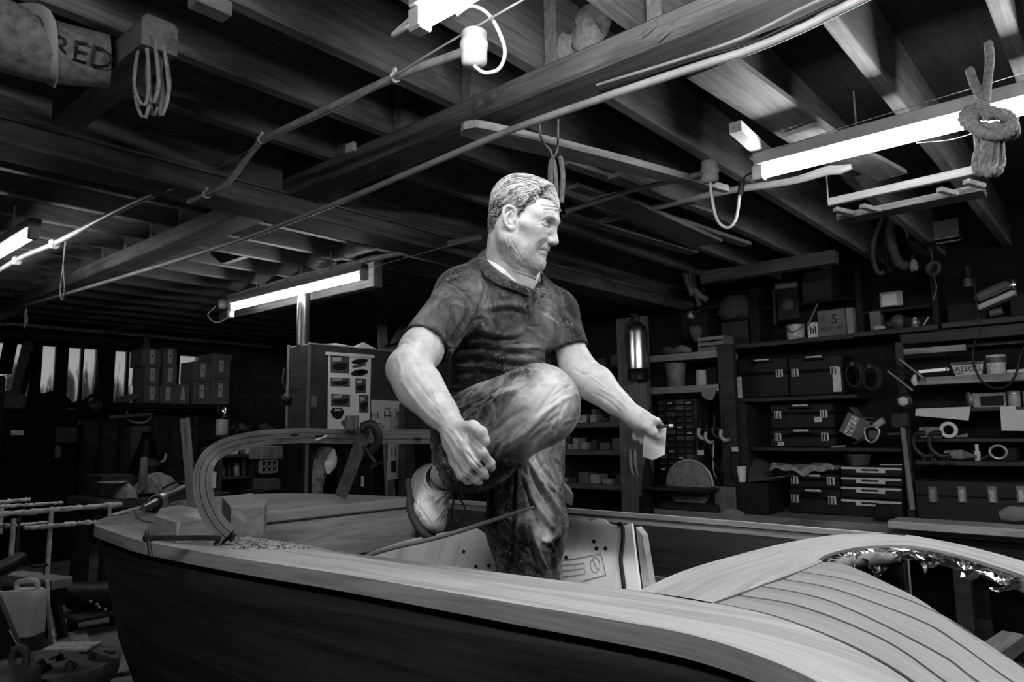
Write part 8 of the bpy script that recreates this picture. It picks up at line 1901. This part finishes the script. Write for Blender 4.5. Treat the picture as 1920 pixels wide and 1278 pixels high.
# crate and boxes right of it
a, b, c_, e = yrect(491, 863, 520, 885, 5.2); t = Thing('bottle_crate', 'small crate with open square compartments right of the bookcase', 'crate', ((a+b)/2, 5.25, c_)); t.part('back', MB().bx((a, 5.24, c_), (b, 5.3, e), .002), M_dark)
for k in range(4): xx = a+(b-a)*k/3; t.part('divider', MB().bx((xx-.006, 5.2, c_), (xx+.006, 5.24, e)), M_shelf_pale)
for k in range(3): zz = c_+(e-c_)*k/2; t.part('divider', MB().bx((a, 5.2, zz-.006), (b, 5.238, zz+.006)), M_shelf_pale)
ybox('cloth_box', (491, 836, 531, 860), 5.2, .2, paint('grey cloth heap', .15, .9, 0, .4, 14), 'grey cushion-like bundle above the small crate', 'bundle')
ybox('grey_carton', (500, 898, 526, 918), 5.1, .2, M_grey, 'grey carton below the small crate', 'carton')
one('crate_stand', MB().bx((yrect(485, 880, 540, 920, 5.1)[0], 5.12, ZP+.001), (yrect(485, 880, 540, 920, 5.1)[1], 5.38, ony(510, 918, 5.1)[2]-.002), .005), M_dark, 'dark low cupboard under the grey carton', 'cupboard')
# jar with lid, bottles at (415,765)
zr = ony(440, 815, 6.2)[2]; a, b, c_, e = yrect(405, 812, 545, 822, 6.2)
one('side_shelf', MB().bx((a, 6.2, zr-.04), (b, 6.6, zr), .004), M_shelf, 'cluttered shelf left of the steel cabinet', 'shelf')
one('shelf_support', MB().bx((a+.1, 6.5, ZP+.001), (a+.2, 6.58, zr-.041)).bx((b-.2, 6.5, ZP+.001), (b-.1, 6.58, zr-.041)), M_dark, 'dark trestle under the cluttered shelf left of the cabinet', 'trestle')
t = Thing('spray_bottle', 'shiny canister standing on a pale jar left of the steel cabinet', 'canister', ony(418, 812, 6.25)); q = ony(424, 785, 6.25)
t.part('canister', MB().lathe((q[0], 6.28, zr+.14), [(.05, 0), (.055, .01), (.055, .12), (.04, .135), (0, .137)], 18), paint('polished metal', .55, .12, 1.0, .1)); t.part('jar', MB().lathe((q[0]-.02, 6.28, zr), [(.05, .001), (.055, .01), (.055, .12), (.05, .139)], 18), M_label)
for k, (x, y, w_) in enumerate(((440, 795, .06), (455, 800, .07), (475, 790, .08), (500, 785, .1), (525, 780, .09))):
    q = ony(x, y, 6.3); one('jumbled_part', MB().tube(crom([(q[0]-w_, 6.3, zr+.03), (q[0], 6.32, zr+.07), (q[0]+w_, 6.3, zr+.025)], 9), [.02, .045, .02], 8), (M_iron, M_grey, M_dark, M_grey, M_iron)[k], ['first', 'second', 'third', 'fourth', 'fifth'][k]+' dark lump from the left on the cluttered shelf', 'part')
one('cabinet_cable', MB().tube(crom([ony(533, 690, 4.9), ony(530, 715, 4.9), ony(535, 728, 4.9), ony(542, 735, 4.9)], 12), .006, 6), M_grey, 'thin cable hanging left of the steel cabinet', 'cable')
# pale props behind his near arm
for k, (p0, p1, w_) in enumerate((((718, 650), (714, 570), .10), ((738, 648), (776, 573), .09), ((752, 655), (797, 585), .05))): one('timber_strut', MB().bar(ony(*p1, 5.6)+(ony(*p0, 5.6)-ony(*p1, 5.6))*((ony(*p1, 5.6)[2]-(ZP+.03 if k == 0 else 1.9))/(ony(*p1, 5.6)[2]-ony(*p0, 5.6)[2])), ony(*p1, 5.6), w_, .04, up=(0,1,0), bev=.004), wood('strut timber', .10, .30, 'Z'), ('upright strut behind the near sleeve', 'broad slanting strut behind the near sleeve', 'thin slanting strut closest to the near sleeve')[k], 'strut')
one('strut_ties', MB().tube(crom([ony(722, 648, 5.5), ony(735, 646, 5.5), ony(758, 640, 5.5)], 10), .012, 6), M_iron, 'dark tie rod across the struts behind the near arm', 'rod')
